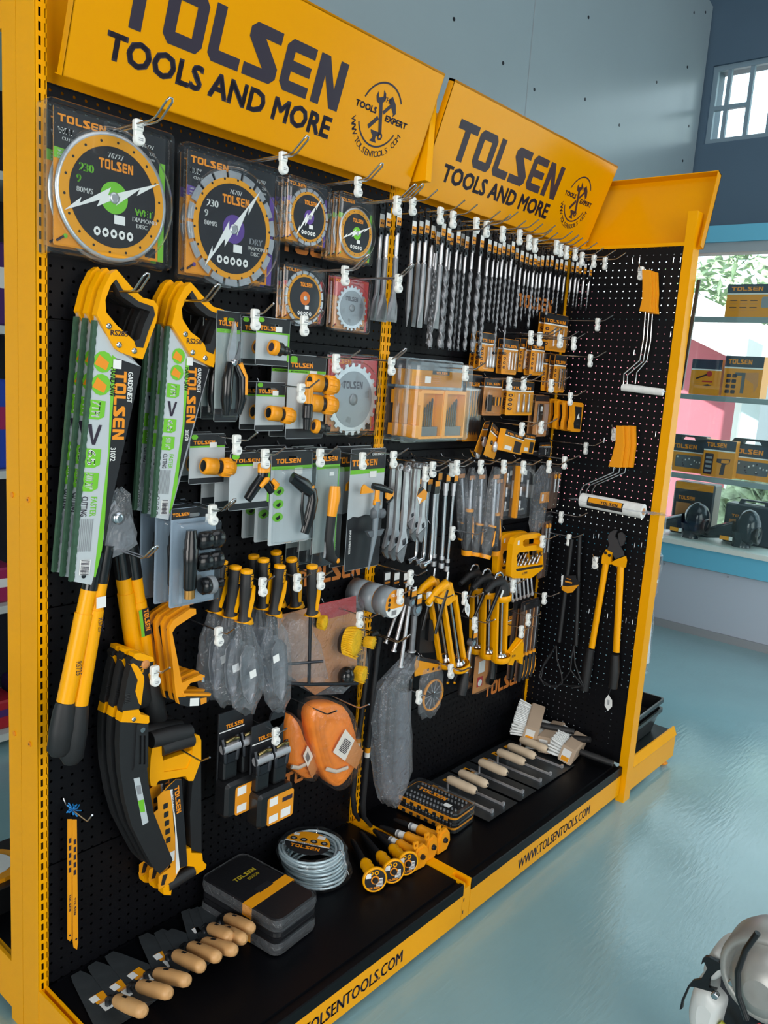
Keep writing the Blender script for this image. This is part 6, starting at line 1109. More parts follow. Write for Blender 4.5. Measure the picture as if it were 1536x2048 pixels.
t = wrench((575, 200), (520, 1180), -.12, ''); stack(t, 3, .026, 'medium adjustable wrench with orange diamond label', 'medium adjustable wrenches'); O = t.location; mb = MB(); q = outl('L', [(460, 590), (490, 490), (530, 465), (595, 540), (580, 630), (490, 690)], -.128, O); mb.prism([q], -.009, -.008, CARDO); mb.poly([outl('L', [(465, 580), (485, 495), (530, 465), (555, 495)], -.128, O)], -.0094, CARDK); mb.poly([outl('L', [(462, 590), (525, 620), (490, 690)], -.128, O)], -.0094, PAPER); mb.build('diamond_label', t, label='orange and black diamond label')
def lkey(tp, kn, en, y, lab, n):
    A, K_, E_ = at('L', tp, y), at('L', kn, y), at('L', en, y); t = thing('wheel_wrench', '', 'wheel wrench', A); L = lambda q: (q.x-A.x, 0, q.z-A.z); mb = MB(); mb.tube([L(A), L(A.lerp(K_, .9)), L(K_.lerp(E_, .12)), L(E_)], .0072, CHR, 12); mb.build('bar', t); mb = MB(); e = Vector(L(E_)); d = (e-Vector(L(K_))).normalized(); mb.tube([tuple(e-d*.012), tuple(e)], .0105, CHR, 10); mb.build('socket_head', t); mb = MB(); mb.box(-.012, .012, -.009, .006, -.004, .022, PLK); mb.box(-.011, .011, -.0095, -.009, .02, .036, CARDO); mb.build('hanger', t, label='black hanger with orange label'); return stack(t, n, .03, lab, lab)
lkey((700, 540), (650, 1420), (540, 1480), -.11, 'chrome L-shaped wheel wrench', 3)
def bar(tp, bt, y, lab, r=.006, n=1, knuckle=True):
    A, B = at('L', tp, y), at('L', bt, y); t = thing('extension_bar', lab, 'socket bar', A); mb = MB(); L = A.z-B.z; dx = B.x-A.x; q = lambda f: (dx*f, 0, -L*f)
    mb.tube([q(.0), q(.09)], r*1.5, STEEL, 12); mb.tube([q(.085), q(.145)], r*1.25, STEEL, 10); mb.tube([q(.14), q(.86)], r, CHR, 12); mb.tube([q(.86), q(.9)], r*1.4, STEEL, 10); mb.build('bar', t); mb = MB(); mb.tube([q(.9), q(.95)], r*1.1, GUN, 8); mb.tube([q(.94), q(1)], r*1.5, STEEL, 8); mb.build('swivel_joint', t)
    mb = MB(); mb.box(-.010, .010, -.008, -.002, .0, .03, PLK); mb.box(-.010, .010, -.0085, -.008, .006, .026, CARDO); mb.build('hanger', t, label='black hanger with orange label'); return t
t = bar((845, 420), (785, 1510), -.11, ''); stack(t, 2, .03, 'long chrome socket bar with swivel end', 'long socket bars'); bar((945, 420), (850, 1550), -.08, 'second chrome socket bar ending in a wide swivel joint')
# ---------------------------------------------------------------- large bagged screwdrivers and files
def driver(tp, gp, bt, y, lab, film=True, col=PLO):
    A, G, B = at('M', tp, y), at('M', gp, y), at('M', bt, y); t = thing('bagged_tool', lab, 'hand tool', A, group='bagged black and yellow tools'); L = lambda q, k=0: (q.x-A.x, k, q.z-A.z)
    mb = MB(); mb.tube([L(A.lerp(G, .12)), L(G)], .006, STEEL, 10); mb.prism([[(L(A)[0]-.010, L(A)[2]-.01), (L(A)[0]+.010, L(A)[2]-.01), (L(A.lerp(G, .45))[0]+.008, L(A.lerp(G, .45))[2]), (L(A.lerp(G, .45))[0]-.008, L(A.lerp(G, .45))[2])]], -.003, .003, DSTEEL); mb.build('blade', t)
    mb = MB(); mb.tube([L(G), L(G.lerp(B, .15)), L(G.lerp(B, .5)), L(G.lerp(B, .9))], [.012, .016, .0185, .020], RUB, 14); h_ = mb.build('handle', t); mb = MB(); mb.tube([L(G.lerp(B, -.03)), L(G.lerp(B, .03))], .014, col, 14); mb.build('ferrule', h_, label='yellow ferrule'); mb = MB(); mb.tube([L(G.lerp(B, .88)), L(B)], [.0205, .019], col, 14); mb.build('end_cap', h_, label='yellow end cap')
    mb = MB(); mb.tube([L(G.lerp(B, .12), -.015), L(G.lerp(B, .5), -.019), L(G.lerp(B, .7), -.014)], [.002, .004, .002], col, 6); mb.build('side_stripe', h_, label='yellow stripe')
    mb = MB(); mb.box(-.020, .022, -.004, -.003, -.022, .012, CARDK); mb.rect(-.017, -.02, .019, -.006, -.0044, CARDT); mb.build('header_card', t)
    if film: bag('plastic_bag', t, [L(A.lerp(B, f))[::2] for f in (-.06, .05, .3, .6, .85, .97)], [0]*6, [.012, .024, .026, .026, .026, .018], .018, len(lab), n=12)
    return t
driver((230, 240), (270, 800), (255, 985), -.06, 'bagged tool with flat yellow butt, leftmost of the row'); driver((350, 260), (325, 660), (295, 1150), -.08, 'bagged tool behind the two foremost of the row'); driver((455, 250), (435, 815), (385, 1160), -.10, 'bagged tool with wide yellow collar, between the two foremost ones'); driver((610, 250), (575, 840), (490, 1190), -.13, 'foremost bagged tool with broad grey blade and yellow stripe'); driver((650, 300), (620, 700), (600, 1150), -.09, 'bagged tool half hidden behind the foremost one')
# yellow spanner racks
Y_ = -.14; O = at('M', (930, 920), Y_); t = thing('spanner_rack_set', '', 'spanner set', O); F = lambda p: outl('M', p, Y_, O)
mb = MB(); out_ = F([(800, 960), (870, 925), (1060, 905), (1090, 930), (1098, 985), (1095, 1080), (1105, 1290), (1060, 1330), (970, 1400), (765, 1400), (745, 1380), (755, 1200), (770, 1030)]); hol = F([(880, 995), (905, 975), (1040, 960), (1055, 985), (1050, 1030), (900, 1055), (880, 1040)]); win = F([(810, 1160), (830, 1120), (1085, 1085), (1090, 1235), (815, 1275)])
mb.prism([out_, hol, win], -.012, .010, PLY); r_ = mb.build('rack', t); mb = MB(); mb.prism([F([(800, 1298), (1095, 1250), (1092, 1275), (810, 1325)])], -.0126, -.012, CARDK); mb.build('printed_strip', r_, label='black printed strip'); mb = MB(); q = F([(865, 1365)])[0]; mb.text('8-17MM', q[0], q[1], .009, -.0126, NAVY, .036); mb.build('size_print', r_); mb = MB(); q = F([(830, 1010)])[0]; mb.rect(q[0]-.006, q[1]-.008, q[0]+.006, q[1]+.008, -.0126, PAPER); mb.build('price_sticker', r_)
for k in range(6):
    a = F([(835+50*k, 1240-22*k), (875+46*k, 1150-10*k), (800+40*k, 1690-62*k*0-k*20)]); mb = MB(); mb.lathe([(.009, -.003), (.009, .003), (.005, .003), (.005, -.003), (.009, -.003)], CHR, 'y', (a[0][0], -.004-.001*k, a[0][1]), 14, False); mb.tube([(a[0][0]+.003, -.004, a[0][1]-.008), (F([(790+42*k, 1400)])[0][0], 0, F([(790+42*k, 1400)])[0][1]), (F([(800+42*k, 1600)])[0][0], 0, F([(800+42*k, 1640-14*k)])[0][1])], .0048, STEEL, 8, flat=.6); e = F([(800+42*k, 1650-14*k)])[0]; mb.lathe([(.007, -.003), (.007, .003)], STEEL, 'y', (e[0], 0, e[1]), 10); mb.build('spanner', t)
stack(t, 2, .055, 'yellow carry rack full of chrome spanners', 'yellow spanner racks', -.002)
for p, y, h, L, lp in (((785, 905), -.17, 'over the largest adjustable wrenches', .2, False),): pass
for c, p, y, h in (('L', (585, 250), -.15, 'above the medium adjustable wrenches'), ('L', (675, 190), -.17, 'above the wheel wrenches'), ('L', (925, 190), -.15, 'above the long socket bars'), ('L', (985, 170), -.18, 'above the second socket bar'), ('L', (1290, 165), -.16, 'above the bagged tools'), ('M', (700, 140), -.17, 'in front of the left clear socket case'), ('M', (915, 150), -.16, 'in front of the yellow-spined clear case'), ('M', (1195, 145), -.15, 'holding the bag of hex keys'), ('M', (1365, 100), -.17, 'near the end pegboard above the slim chisel packs'), ('M', (135, 870), -.10, 'below the chrome socket bars'), ('M', (1125, 965), -.17, 'holding the yellow spanner racks'), ('M', (1330, 700), -.12, 'reaching over the upper end of the bolt cutter'), ('M', (1415, 950), -.17, 'holding the black cultivators'),
      ('K', (668, 150), -.13, 'holding the nut drivers behind the long drill tips'), ('K', (765, 165), -.15, 'holding the third nut driver card'), ('K', (985, 190), -.16, 'in front of the lone black-topped bit card'), ('K', (1140, 215), -.19, 'right of the lone bit card'), ('K', (1400, 10), -.17, 'holding the lone black-topped bit card'), ('K', (1320, 405), -.17, 'holding the two bit cards below the lone card'), ('K', (430, 655), -.15, 'holding the stubby screwdriver card'), ('K', (590, 655), -.16, 'holding the bright yellow nut driver card'), ('K', (890, 680), -.16, 'between the two bit cards and the knives'), ('K', (1100, 825), -.17, 'holding the yellow utility knives'), ('K', (1380, 870), -.16, 'right of the yellow utility knives'), ('K', (570, 1155), -.16, 'holding the leaning yellow packs'), ('K', (780, 1135), -.17, 'in front of the cutter blade packs'), ('K', (1272, 1370), -.16, 'reaching below the utility knives'), ('D', (488, 455), -.16, 'holding the open orange drill bit cases')): hook(c, p, y, h, .23)

# ================================================================ right bay, bottom: tape, pry bars, guns, packs
TAPE = M('grey_duct_tape', '#7E868C', .35, noise=.06, scale=40)
Y_ = -.175; O = at('F', (214, 545), Y_); t = thing('tape_roll', '', 'tape roll', O); r = .044
mb = MB(); mb.lathe([(.034, .0), (r, .0), (r, .048), (.034, .048), (.034, 0)], TAPE, 'y', n=40, caps=False); mb.build('tape_winding', t); mb = MB(); mb.lathe([(.034, 0), (.034, .048), (.031, .048), (.031, 0), (.034, 0)], CARDT, 'y', n=32, caps=False); mb.build('cardboard_core', t)
mb = MB(); mb.poly([circ(0, 0, .042, 32)], -.0012, PAPER); mb.poly([[(.042*math.cos(a), .042*math.sin(a)) for a in [math.radians(q) for q in range(-20, 201, 10)]]], -.0016, CARDO); mb.rect(-.026, -.012, .016, .012, -.0019, CARDY)
for k in range(3): mb.poly([circ(-.026, .014-.014*k, .006, 8)], -.0021, CARDK)
for k in range(10): mb.rect(-.012+.0022*k, -.034, -.011+.0022*k, -.02, -.0018, NAVY)
mb.logo(-.02, .022, .04, .008, -.002, PAPER); mb.build('round_label', t, label='round orange and white label'); stack(t, 3, .053, 'roll of grey duct tape', 'grey duct tape rolls', 0, 0, .001)
hook('F', (240, 490), -.19, 'holding the grey duct tape rolls', .24)
# pry bars
for pts, y, lab in (([('F', (100, 700)), ('F', (125, 684)), ('F', (140, 712)), ('F', (128, 800)), ('Z', (735, 1500)), ('Z', (726, 1610)), ('Z', (728, 1635)), ('Z', (742, 1652))], -.075, 'black pry bar with yellow-tipped foot, right one beside the lower upright'), ([('F', (70, 720)), ('F', (88, 705)), ('F', (95, 740)), ('F', (80, 900)), ('Z', (716, 1480)), ('Z', (706, 1590)), ('Z', (709, 1625)), ('Z', (718, 1640))], -.05, 'black pry bar, left one beside the lower upright')):
    W = [at(c, p, y) for c, p in pts]; O = W[0]; t = thing('pry_bar', lab, 'pry bar', O, group='pry bars'); L = [(q.x-O.x, q.y-O.y, q.z-O.z) for q in W]
    mb = MB(); mb.tube(L, [.006, .008, .008, .0085, .0085, .0085, .008, .006], SHEATH, 8); mb.build('bar', t); mb = MB(); a, b = Vector(L[3]).lerp(Vector(L[4]), .97), Vector(L[4]).lerp(Vector(L[5]), .12); mb.tube([tuple(a), tuple(a.lerp(b, .5))], .0092, CARDY, 10); mb.tube([tuple(a.lerp(b, .5)), tuple(b)], .0092, PAPER, 10); mb.build('wrap_label', t, label='yellow and white wrap label')
hook('F', (190, 715), -.13, 'holding the pry bars', .2, True, False)
# tall bagged grease gun
Y_ = -.10; O = at('F', (250, 790), Y_); t = thing('bagged_grease_gun', 'tall crumpled clear bag with grey cylinder tool, right of the pry bars', 'bagged tool', O); F = lambda p: outl('F', p, Y_, O)
a = F([(270, 960), (255, 1400), (200, 900), (170, 1240), (300, 840)]); mb = MB(); mb.tube([(a[0][0], .01, a[0][1]), (a[1][0], .01, a[1][1])], .026, M('grey_paint', '#6C7076', .35), 20); mb.build('cylinder', t); mb = MB(); mb.tube([(a[2][0], 0, a[2][1]), (a[3][0], 0, a[3][1])], .007, RUB, 8); mb.build('lever', t); mb = MB(); mb.lathe([(.02, -.02), (.028, -.015), (.028, .02), (.012, .03)], PLK, 'z', (a[0][0], .01, a[0][1]+.02), 16); mb.build('cap', t)
p_ = F([(300, 790), (262, 850), (210, 930), (205, 1080), (215, 1230), (215, 1380), (205, 1450), (190, 1500)]); bag('plastic_bag', t, p_, [0, 0, .01, .01, .01, .01, .005, 0], [.014, .05, .075, .085, .092, .085, .06, .02], .035, 31, n=22); bag('plastic_bag', t, off(p_[1:], .012), [.0]*7, [.03, .06, .07, .075, .07, .04, .012], .03, 32, n=16)
hook('F', (330, 975), -.14, 'holding the tall bag with grey cylinder', .2)
# bagged wheel with orange card
Y_ = -.09; O = at('F', (380, 810), Y_); t = thing('bagged_castor_wheel', 'clear bag with spoked wheel under a yellow three-icon header card', 'bagged wheel', O); F = lambda p: outl('F', p, Y_, O)
mb = MB(); mb.prism([F([(310, 838), (320, 800), (440, 820), (460, 850), (445, 862), (310, 895)])], -.001, .001, CARDY); mb.poly([F([(316, 815), (322, 800), (440, 820), (430, 838)])], -.0015, CARDK)
for k in range(3): q = F([(373+25*k, 862-4*k)])[0]; mb.poly([circ(q[0], q[1], .0055, 8)], -.0016, NAVY)
mb.build('header_card', t); q = F([(400, 985)])[0]; mb = MB(); mb.lathe([(.052, .004), (.056, -.002), (.052, -.008), (.048, -.002)], PLO, 'y', (q[0], .004, q[1]), 30, False); mb.build('tyre', t, label='orange tyre'); mb = MB(); mb.lathe([(.010, -.012), (.010, .012)], GUN, 'y', (q[0], .004, q[1]), 14)
for k in range(10): a = k*PI/5; mb.tube([(q[0], .002, q[1]), (q[0]+.05*math.cos(a), .002, q[1]+.05*math.sin(a))], .0018, GREY, 5)
mb.build('spoked_hub', t); bag('plastic_bag', t, F([(390, 850), (390, 900), (385, 990), (380, 1050), (370, 1080)]), [0]*5, [.04, .062, .062, .055, .04], .02, 41)
hook('F', (485, 855), -.13, 'holding the bag with spoked wheel', .2)
# silver bars, bottle brush and black float left of the guns
def simple_bar(c, a, b, y, r, m, lab, nm='ratchet_bar', cat='ratchet', head=True):
    A, B = at(c, a, y), at(c, b, y); t = thing(nm, lab, cat, A); L = (B.x-A.x, 0, B.z-A.z); mb = MB(); mb.tube([(0, 0, 0), L], r, m, 10); mb.build('bar', t)
    if head: mb = MB(); mb.lathe([(r*2.2, -.010), (r*2.4, 0), (r*2.2, .010)], DSTEEL, 'y', (0, 0, 0), 16); mb.lathe([(r*1.2, -.011), (r*1.2, -.013)], CHR, 'y', (0, 0, 0), 12); mb.build('head', t)
    mb = MB(); e = Vector(L); mb.tube([tuple(e*.97), tuple(e)], r*1.5, STEEL, 8); mb.build('drive_end', t)
    mb = MB(); mb.box(-.012, .012, -.014, -.008, .012, .05, PLK); mb.box(-.011, .011, -.0148, -.014, .02, .036, CARDO); mb.box(-.010, .010, -.0148, -.014, .037, .049, PAPER); mb.build('hanger', t, label='black hanger with orange label'); return t
simple_bar('N', (95, 400), (5, 1030), -.13, .006, STEEL, 'long bright steel ratchet bar just right of the duct tape'); simple_bar('N', (60, 390), (-60, 880), -.09, .006, STEEL, 'steel ratchet bar partly behind the duct tape rolls'); simple_bar('N', (28, 360), (-140, 800), -.06, .005, STEEL, 'thin steel bar showing below the duct tape rolls')
t = simple_bar('N', (145, 470), (110, 880), -.12, .0095, DSTEEL, 'grey handled bar with black ball end, left of the black float', 'swivel_bar', 'swivel bar')
Y_ = -.07; O = at('N', (250, 440), Y_); t = thing('black_float', 'black tapering rubber float hanging behind the left yellow gun', 'float', O); mb = MB(); mb.prism([outl('N', [(240, 440), (310, 430), (340, 880), (170, 890), (190, 560)], Y_, O)], -.006, .006, RUB); mb.build('pad', t); mb = MB(); mb.prism([outl('N', [(235, 560), (275, 560), (280, 760), (225, 760)], Y_, O)], -.02, -.006, PLK); mb.build('grip', t)
Y_ = -.04; O = at('N', (60, 190), Y_); 
for k, x in enumerate((-150, -60, 30)):
    q = at('N', (x+20, 200), -.05); t = thing('socket_adapter', 'small tool on black hanger with white tag, '+['left', 'middle', 'right'][k]+' one above the duct tape', 'socket adapter', q, group='white-tagged hangers above the duct tape'); mb = MB(); mb.box(-.014, .014, -.003, .003, -.06, .03, CARDK); mb.rect(-.012, .004, .012, .026, -.0035, PAPER); mb.logo(-.012, -.008, .024, .006, -.0035, ORP); mb.build('hanger', t); mb = MB(); mb.lathe([(.007, -.07), (.007, -.11), (.005, -.115)], STEEL, 'z', n=10); mb.build('adapter', t)
hook('F', (290, 400), -.14, 'holding the white-tagged hangers above the tape', .2)
# caulking guns
def caulk_gun(c, tp, bt, y, lab, n, loop, group):
    A, B = at(c, tp, y), at(c, bt, y); d = Vector((B.x-A.x, B.z-A.z)); L = d.length; ang = -math.atan2(d.x, -d.y); t = thing('caulking_gun', lab, 'caulking gun', A, (0, ang, 0)); w = .030
    mb = MB()
    if loop: mb.lathe([(w*1.05, -L*.17), (w*1.1, -L*.175), (w*1.1, -L*.24), (w*.95, -L*.245), (w*.95, -L*.17), (w*1.05, -L*.17)], PLY, 'z', n=24, caps=False)
    else: mb.prism([[(-w*.5, -L*.0), (w*.5, -L*.02), (w*.7, -L*.22), (-w*.7, -L*.22), (-w*2.2, -L*.12), (-w*2.4, -L*.06), (-w*1.2, -L*.04)]], -.007, .007, PLY)
    for s in (-1, 1): mb.prism([[(s*w*1.0-.006, -L*.2), (s*w*1.0+.006, -L*.2), (s*w*1.0+.006, -L*.95), (s*w*1.0-.006, -L*.95)]], -.004, .010, PLY)
    if loop: mb.prism([[(-w, -L*.24), (w, -L*.24), (w*1.0, -L*.95), (-w, -L*.95)]], .018, .020, PLY) if False else None
    mb.lathe([(w*1.15, -L*.93), (w*1.2, -L*.95), (w*1.2, -L*.985), (w*1.1, -L), (w*.35, -L), (w*.3, -L*.985), (w*1.05, -L*.97), (w*1.05, -L*.93)], PLY, 'z', n=24, caps=False); mb.build('cradle', t, label='yellow cradle')
    mb = MB(); mb.tube([(0, 0, L*(.02 if loop else .03)), (0, 0, -L*.93)], .0045, CHR, 10); mb.lathe([(w*.5, -L*.90), (w*.75, -L*.93), (w*.75, -L*.945), (.004, -L*.945)], CHR, 'z', n=18)
    if loop: mb.tube([(0, 0, L*.02), (0, 0, L*.05), (-.006, 0, L*.085), (-.022, 0, L*.11), (-.040, 0, L*.10), (-.050, 0, L*.06)], .0045, CHR, 10)
    else: mb.tube([(0, 0, L*.03), (.012, 0, L*.10)], .0045, CHR, 10)
    mb.build('push_rod', t, label='chrome push rod'); mb = MB()
    hb = RUB if loop else PLY
    mb.tube([(0, 0, -L*.18), (0, 0, -L*.06), (-.012, 0, -L*.0), (-.06, 0, L*.0), (-.11, 0, -L*.05)], [.026 if loop else .01, .024 if loop else .012, .016, .012, .009], hb, 12); mb.build('handle', t); mb = MB(); mb.tube([(-.012, -.004, -L*.06), (-.05, -.006, -L*.18), (-.10, -.004, -L*.40)], [.008, .009, .006], PLK, 10, flat=.7); mb.build('trigger', t, label='black trigger')
    if loop: mb = MB(); mb.X = Matrix.Translation((-.03, -.012, -L*.13)) @ Matrix.Rotation(.6, 4, 'Y'); mb.rect(-.006, -.014, .006, .014, -.006, PAPER); mb.build('price_sticker', t)
    return stack(t, n, .048, lab, group, -.004, .004)
g = caulk_gun('N', (455, 215), (575, 1040), -.14, 'skeleton caulking gun with yellow frame, left group', 2, False, 'skeleton caulking guns'); O = g[0].location; q = at('N', (545, 560), -.15); mb = MB(); mb.prism([[(q.x-O.x+a*.013, q.z-O.z+b*.022) for a, b in ((0, 1.4), (1, .4), (1, -.4), (0, -1.4), (-1, -.2), (-1, .4))]], -.022, -.021, PAPER); 
for k in range(5): mb.rect(q.x-O.x-.006, q.z-O.z-.010+.004*k, q.x-O.x+.006, q.z-O.z-.008+.004*k, -.0224, GREY)
mb.build('swing_tag', g[0], label='white swing tag')
caulk_gun('N', (985, 190), (965, 965), -.15, 'caulking gun with black head and chrome hook, right group', 3, True, 'black-headed caulking guns')
# packs low down
for tl, tr, bl, y, lab, kind in (((752, 890), (938, 905), (728, 1250), -.08, 'brown printed card of black wrecking tool under the right caulking guns', 1), ((668, 860), (745, 870), (655, 1222), -.05, 'brown printed card partly hidden left of the similar one', 0)):
    t, w, h = card('N', tl, tr, bl, y, 'spanner_card', 'tool pack', body=CARDT, strip=None, top=CARDT, ht=.1, lg=.01, lx=.3, hole=False, price=None, shell=.010); mb = MB(); mb.rect(-w*.3, -h*.5, w*.0, -h*.18, .0092, PAPER); mb.rect(-w*.32, -h*.86, -w*.05, -h*.6, .0092, CARDR if kind else CARDK); mb.poly([circ(-w*.18, -h*.76, w*.1, 10)], .0088, PAPER); mb.build('printed_picture', t); mb = MB(); mb.tube([(w*.25, 0, -h*.02), (w*.26, -.004, -h*.5), (w*.24, -.004, -h*.7)], [.010, .012, .014], PLK, 10); mb.lathe([(.018, -.008), (.018, .006)], PLK, 'y', (w*.22, 0, -h*.76), 16); mb.build('black_tool', t); bubble(t, -w*.48, -h*.99, w*.48, -h*.01, .018, .010); tag(t, lab)
t, w, h = card('N', (1042, 470), (1220, 478), (1040, 720), -.07, 'tool_card', 'tool pack', body=CARDY, strip=PAPER, ht=.42, lg=.5, lx=.02, hole=False, price=None); tag(t, 'yellow and black card with orange lettering behind the right caulking guns'); mb = MB(); mb.poly([circ(w*.3, -h*.62, h*.12, 12), circ(w*.3, -h*.62, h*.06, 8)[::-1]], .017, NAVY); mb.build('printed_icon', t)
Y_ = -.16; O = at('N', (1100, 760), Y_); t = thing('yellow_clamp', 'yellow V-footed clamp with handwritten price, low in the right group', 'clamp', O); F = lambda p: outl('N', p, Y_, O); mb = MB(); mb.prism([F([(1040, 880), (1130, 745), (1160, 760), (1175, 800), (1165, 1000), (1135, 985), (1120, 950), (1085, 960), (1070, 1010), (1028, 1000), (1030, 920)])], -.006, .006, PLY); mb.build('body', t); mb = MB(); mb.tube([(a[0], -.010, a[1]) for a in F([(1045, 880), (1150, 760)])], .004, PLY, 8); mb.build('arm', t); mb = MB(); q = F([(1060, 935)])[0]; mb.text('R346', q[0], q[1], .010, -.0066, NAVY, .024, bold=0); mb.build('handwritten_price', t)
o, w, h = size('N', (1200, 380), (1355, 395), (1165, 1130), -.10); t = thing('screwdriver_set', 'clear pack of four long screwdrivers by the back corner', 'screwdriver set', o); mb = MB(); mb.prism([rr(-w/2, -h, w/2, 0, .006, 3)], .012, .013, M('brown_card')); mb.rect(-w/2, -h*.12, w/2, -.001, .0115, CARDK); mb.build('backing_card', t)
for k in range(4): x = -w*.34+w*.22*k; mb = MB(); mb.tube([(x, 0, -h*.1), (x, 0, -h*.64)], .003, GREY if k % 2 else CARDT, 8); mb.build('shaft', t); mb = MB(); mb.tube([(x, 0, -h*.66), (x, -.002, -h*.72), (x-.003, -.002, -h*.85), (x-.006, 0, -h*.99)], [.007, .009, .011, .007], RUB, 10); hh = mb.build('handle', t); mb = MB(); mb.lathe([(.010, 0), (.010, -.01)], PLO, 'z', (x, 0, -h*.64), 10); mb.build('collar', hh, label='yellow collar'); mb = MB(); mb.tube([(x+.006, -.007, -h*.72), (x+.006, -.010, -h*.84), (x, -.007, -h*.94)], .003, PLO, 6); mb.build('stripe', hh, label='yellow stripe')
bubble(t, -w*.5, -h*.7, w*.5, -h*.02, .014, .012); stack(t, 2, .035, 'clear pack of four long screwdrivers by the back corner', 'long screwdriver packs')
t = simple_bar('N', (685, 790), (630, 1080), -.13, .006, STEEL, 'steel ratchet with round head and dark hand grip below the yellow gun', 'ratchet', 'ratchet'); O = t.location; a, b = outl('N', [(632, 1080), (590, 1290)], -.13, O); mb = MB(); mb.tube([(a[0], 0, a[1]), ((a[0]+b[0])/2, 0, (a[1]+b[1])/2), (b[0], 0, b[1])], [.010, .017, .015], RUB, 14); mb.build('grip', t, label='black grip')
for x, k in ((470, 0), (535, 1)):
    q = at('N', (x, 1080), -.10); t = thing('scissor_tool', ['left', 'right'][k]+' black and yellow looped handle hanging left of the ratchet grip', 'scissors', q); mb = MB(); mb.tube([(0, 0, 0), (.004, 0, -.012), (-.004, 0, -.028), (0, 0, -.034)], [.004, .005, .005, .003], RUB, 8); mb.lathe([(.004, -.003), (.006, 0), (.004, .003), (.003, 0), (.004, -.003)], PLY, 'y', (-.002, 0, -.036), 12, False); mb.build('handle', t); mb = MB(); mb.prism([[(-.006, .02), (.006, .02), (.008, .0), (-.004, 0)]], -.001, .001, STEEL); mb.build('blade', t)
for c, p, y, h in (('N', (282, 335), -.13, 'holding the left skeleton caulking gun'), ('N', (620, 330), -.15, 'between the two caulking gun groups'), ('N', (1085, 215), -.17, 'over the black-headed caulking guns'), ('N', (715, 575), -.14, 'in front of the black-headed guns, lower left'), ('N', (1165, 655), -.17, 'holding the yellow V-footed clamp'), ('N', (1230, 540), -.17, 'holding the yellow and black card'), ('N', (1385, 335), -.16, 'holding the long screwdriver packs'), ('N', (485, 1025), -.14, 'holding the looped black and yellow handles')): hook(c, p, y, h, .22)

# ================================================================ things hanging on the end pegboard (facing left)
RZ = (0, 0, -PI/2)
def ax(c, p, x): return onX(*pix(c, p), x)
def outx(c, pts, x, o): return [(-(q.y-o.y), q.z-o.z) for q in (ax(c, p, x) for p in pts)]
def end_hook(c, p, x, lab):
    q = ax(c, p, x); t = thing('pegboard_hook', 'chrome wire hook with white price clip '+lab, 'hook', (XE-.001, q.y, q.z), RZ, 'wire hooks on the pegboard'); mb = MB(); L = .10; mb.tube([(0, 0, .012), (0, -.004, .006), (0, -.012, 0), (0, -L*.8, 0), (0, -L, .022)], .0022, CHR, 8); mb.build('wire', t); link('price_clip', HK['clip'], t, (0, -L*.72, 0), label='white price clip')
FLE = M('white_fleece', '#E4E6E4', .8, noise=.08, scale=60)
def roller(hand, wire, ra, rb, rad, x, lab, n, dy, label_):
    O = ax('D', hand[0], x); t = thing('paint_roller', '', 'paint roller', O, RZ); F = lambda p: outx('D', p, x, O)
    mb = MB(); mb.prism([F(hand)], -.008, .008, PLO); mb.build('handle', t, label='yellow handle'); mb = MB(); W = F(wire); mb.tube([(a, 0, b) for a, b in W], .0028, CHR, 8); mb.build('wire_frame', t)
    return t, O, F
up_h = [(1398, -50), (1470, -48), (1478, 20), (1470, 80), (1468, 150), (1432, 165), (1385, 160), (1400, 90), (1402, 20)]
for k in range(3):
    dx = -14*k; x = XE-.075+.022*k; sh = lambda P, s=k: [(a+18*s, b+6*s) for a, b in P]
    t, O, F = roller(sh([(1398, -52), (1436, -50), (1440, 60), (1436, 120), (1440, 163), (1383, 160), (1398, 100), (1400, 20)]), sh([(1410, 160), (1400, 300), (1382, 410), (1300, 480), (1297, 535)]) if k < 2 else sh([(1410, 160), (1400, 300), (1382, 400), (1330, 460), (1322, 520)]), None, None, 0, x, '', 1, 0, None)
    tag(t, ['front', 'middle', 'rear'][k]+' of three mini paint rollers hung high on the end pegboard', None, 'mini paint rollers')
    if k == 0:
        a, b = F([(1292, 550), (1500, 575)]); mb = MB(); mb.tube([(a[0], 0, a[1]), ((a[0]+b[0])/2, 0, (a[1]+b[1])/2), (b[0], 0, b[1])], .0125, FLE, 16); mb.build('roller_sleeve', t, label='white fleece sleeve'); bag('plastic_wrap', t, [(a[0]+(b[0]-a[0])*f, a[1]+(b[1]-a[1])*f) for f in (.5, .7, .9, 1.03)], [0]*4, [.013, .015, .016, .008], .014, 51, n=10)
    else:
        a, b = F([(1297+10*k, 545), (1490, 570)]); mb = MB(); mb.tube([(a[0], .0, a[1]), (b[0], .0, b[1])], .0095, FLE, 14); mb.build('roller_sleeve', t, label='white fleece sleeve')
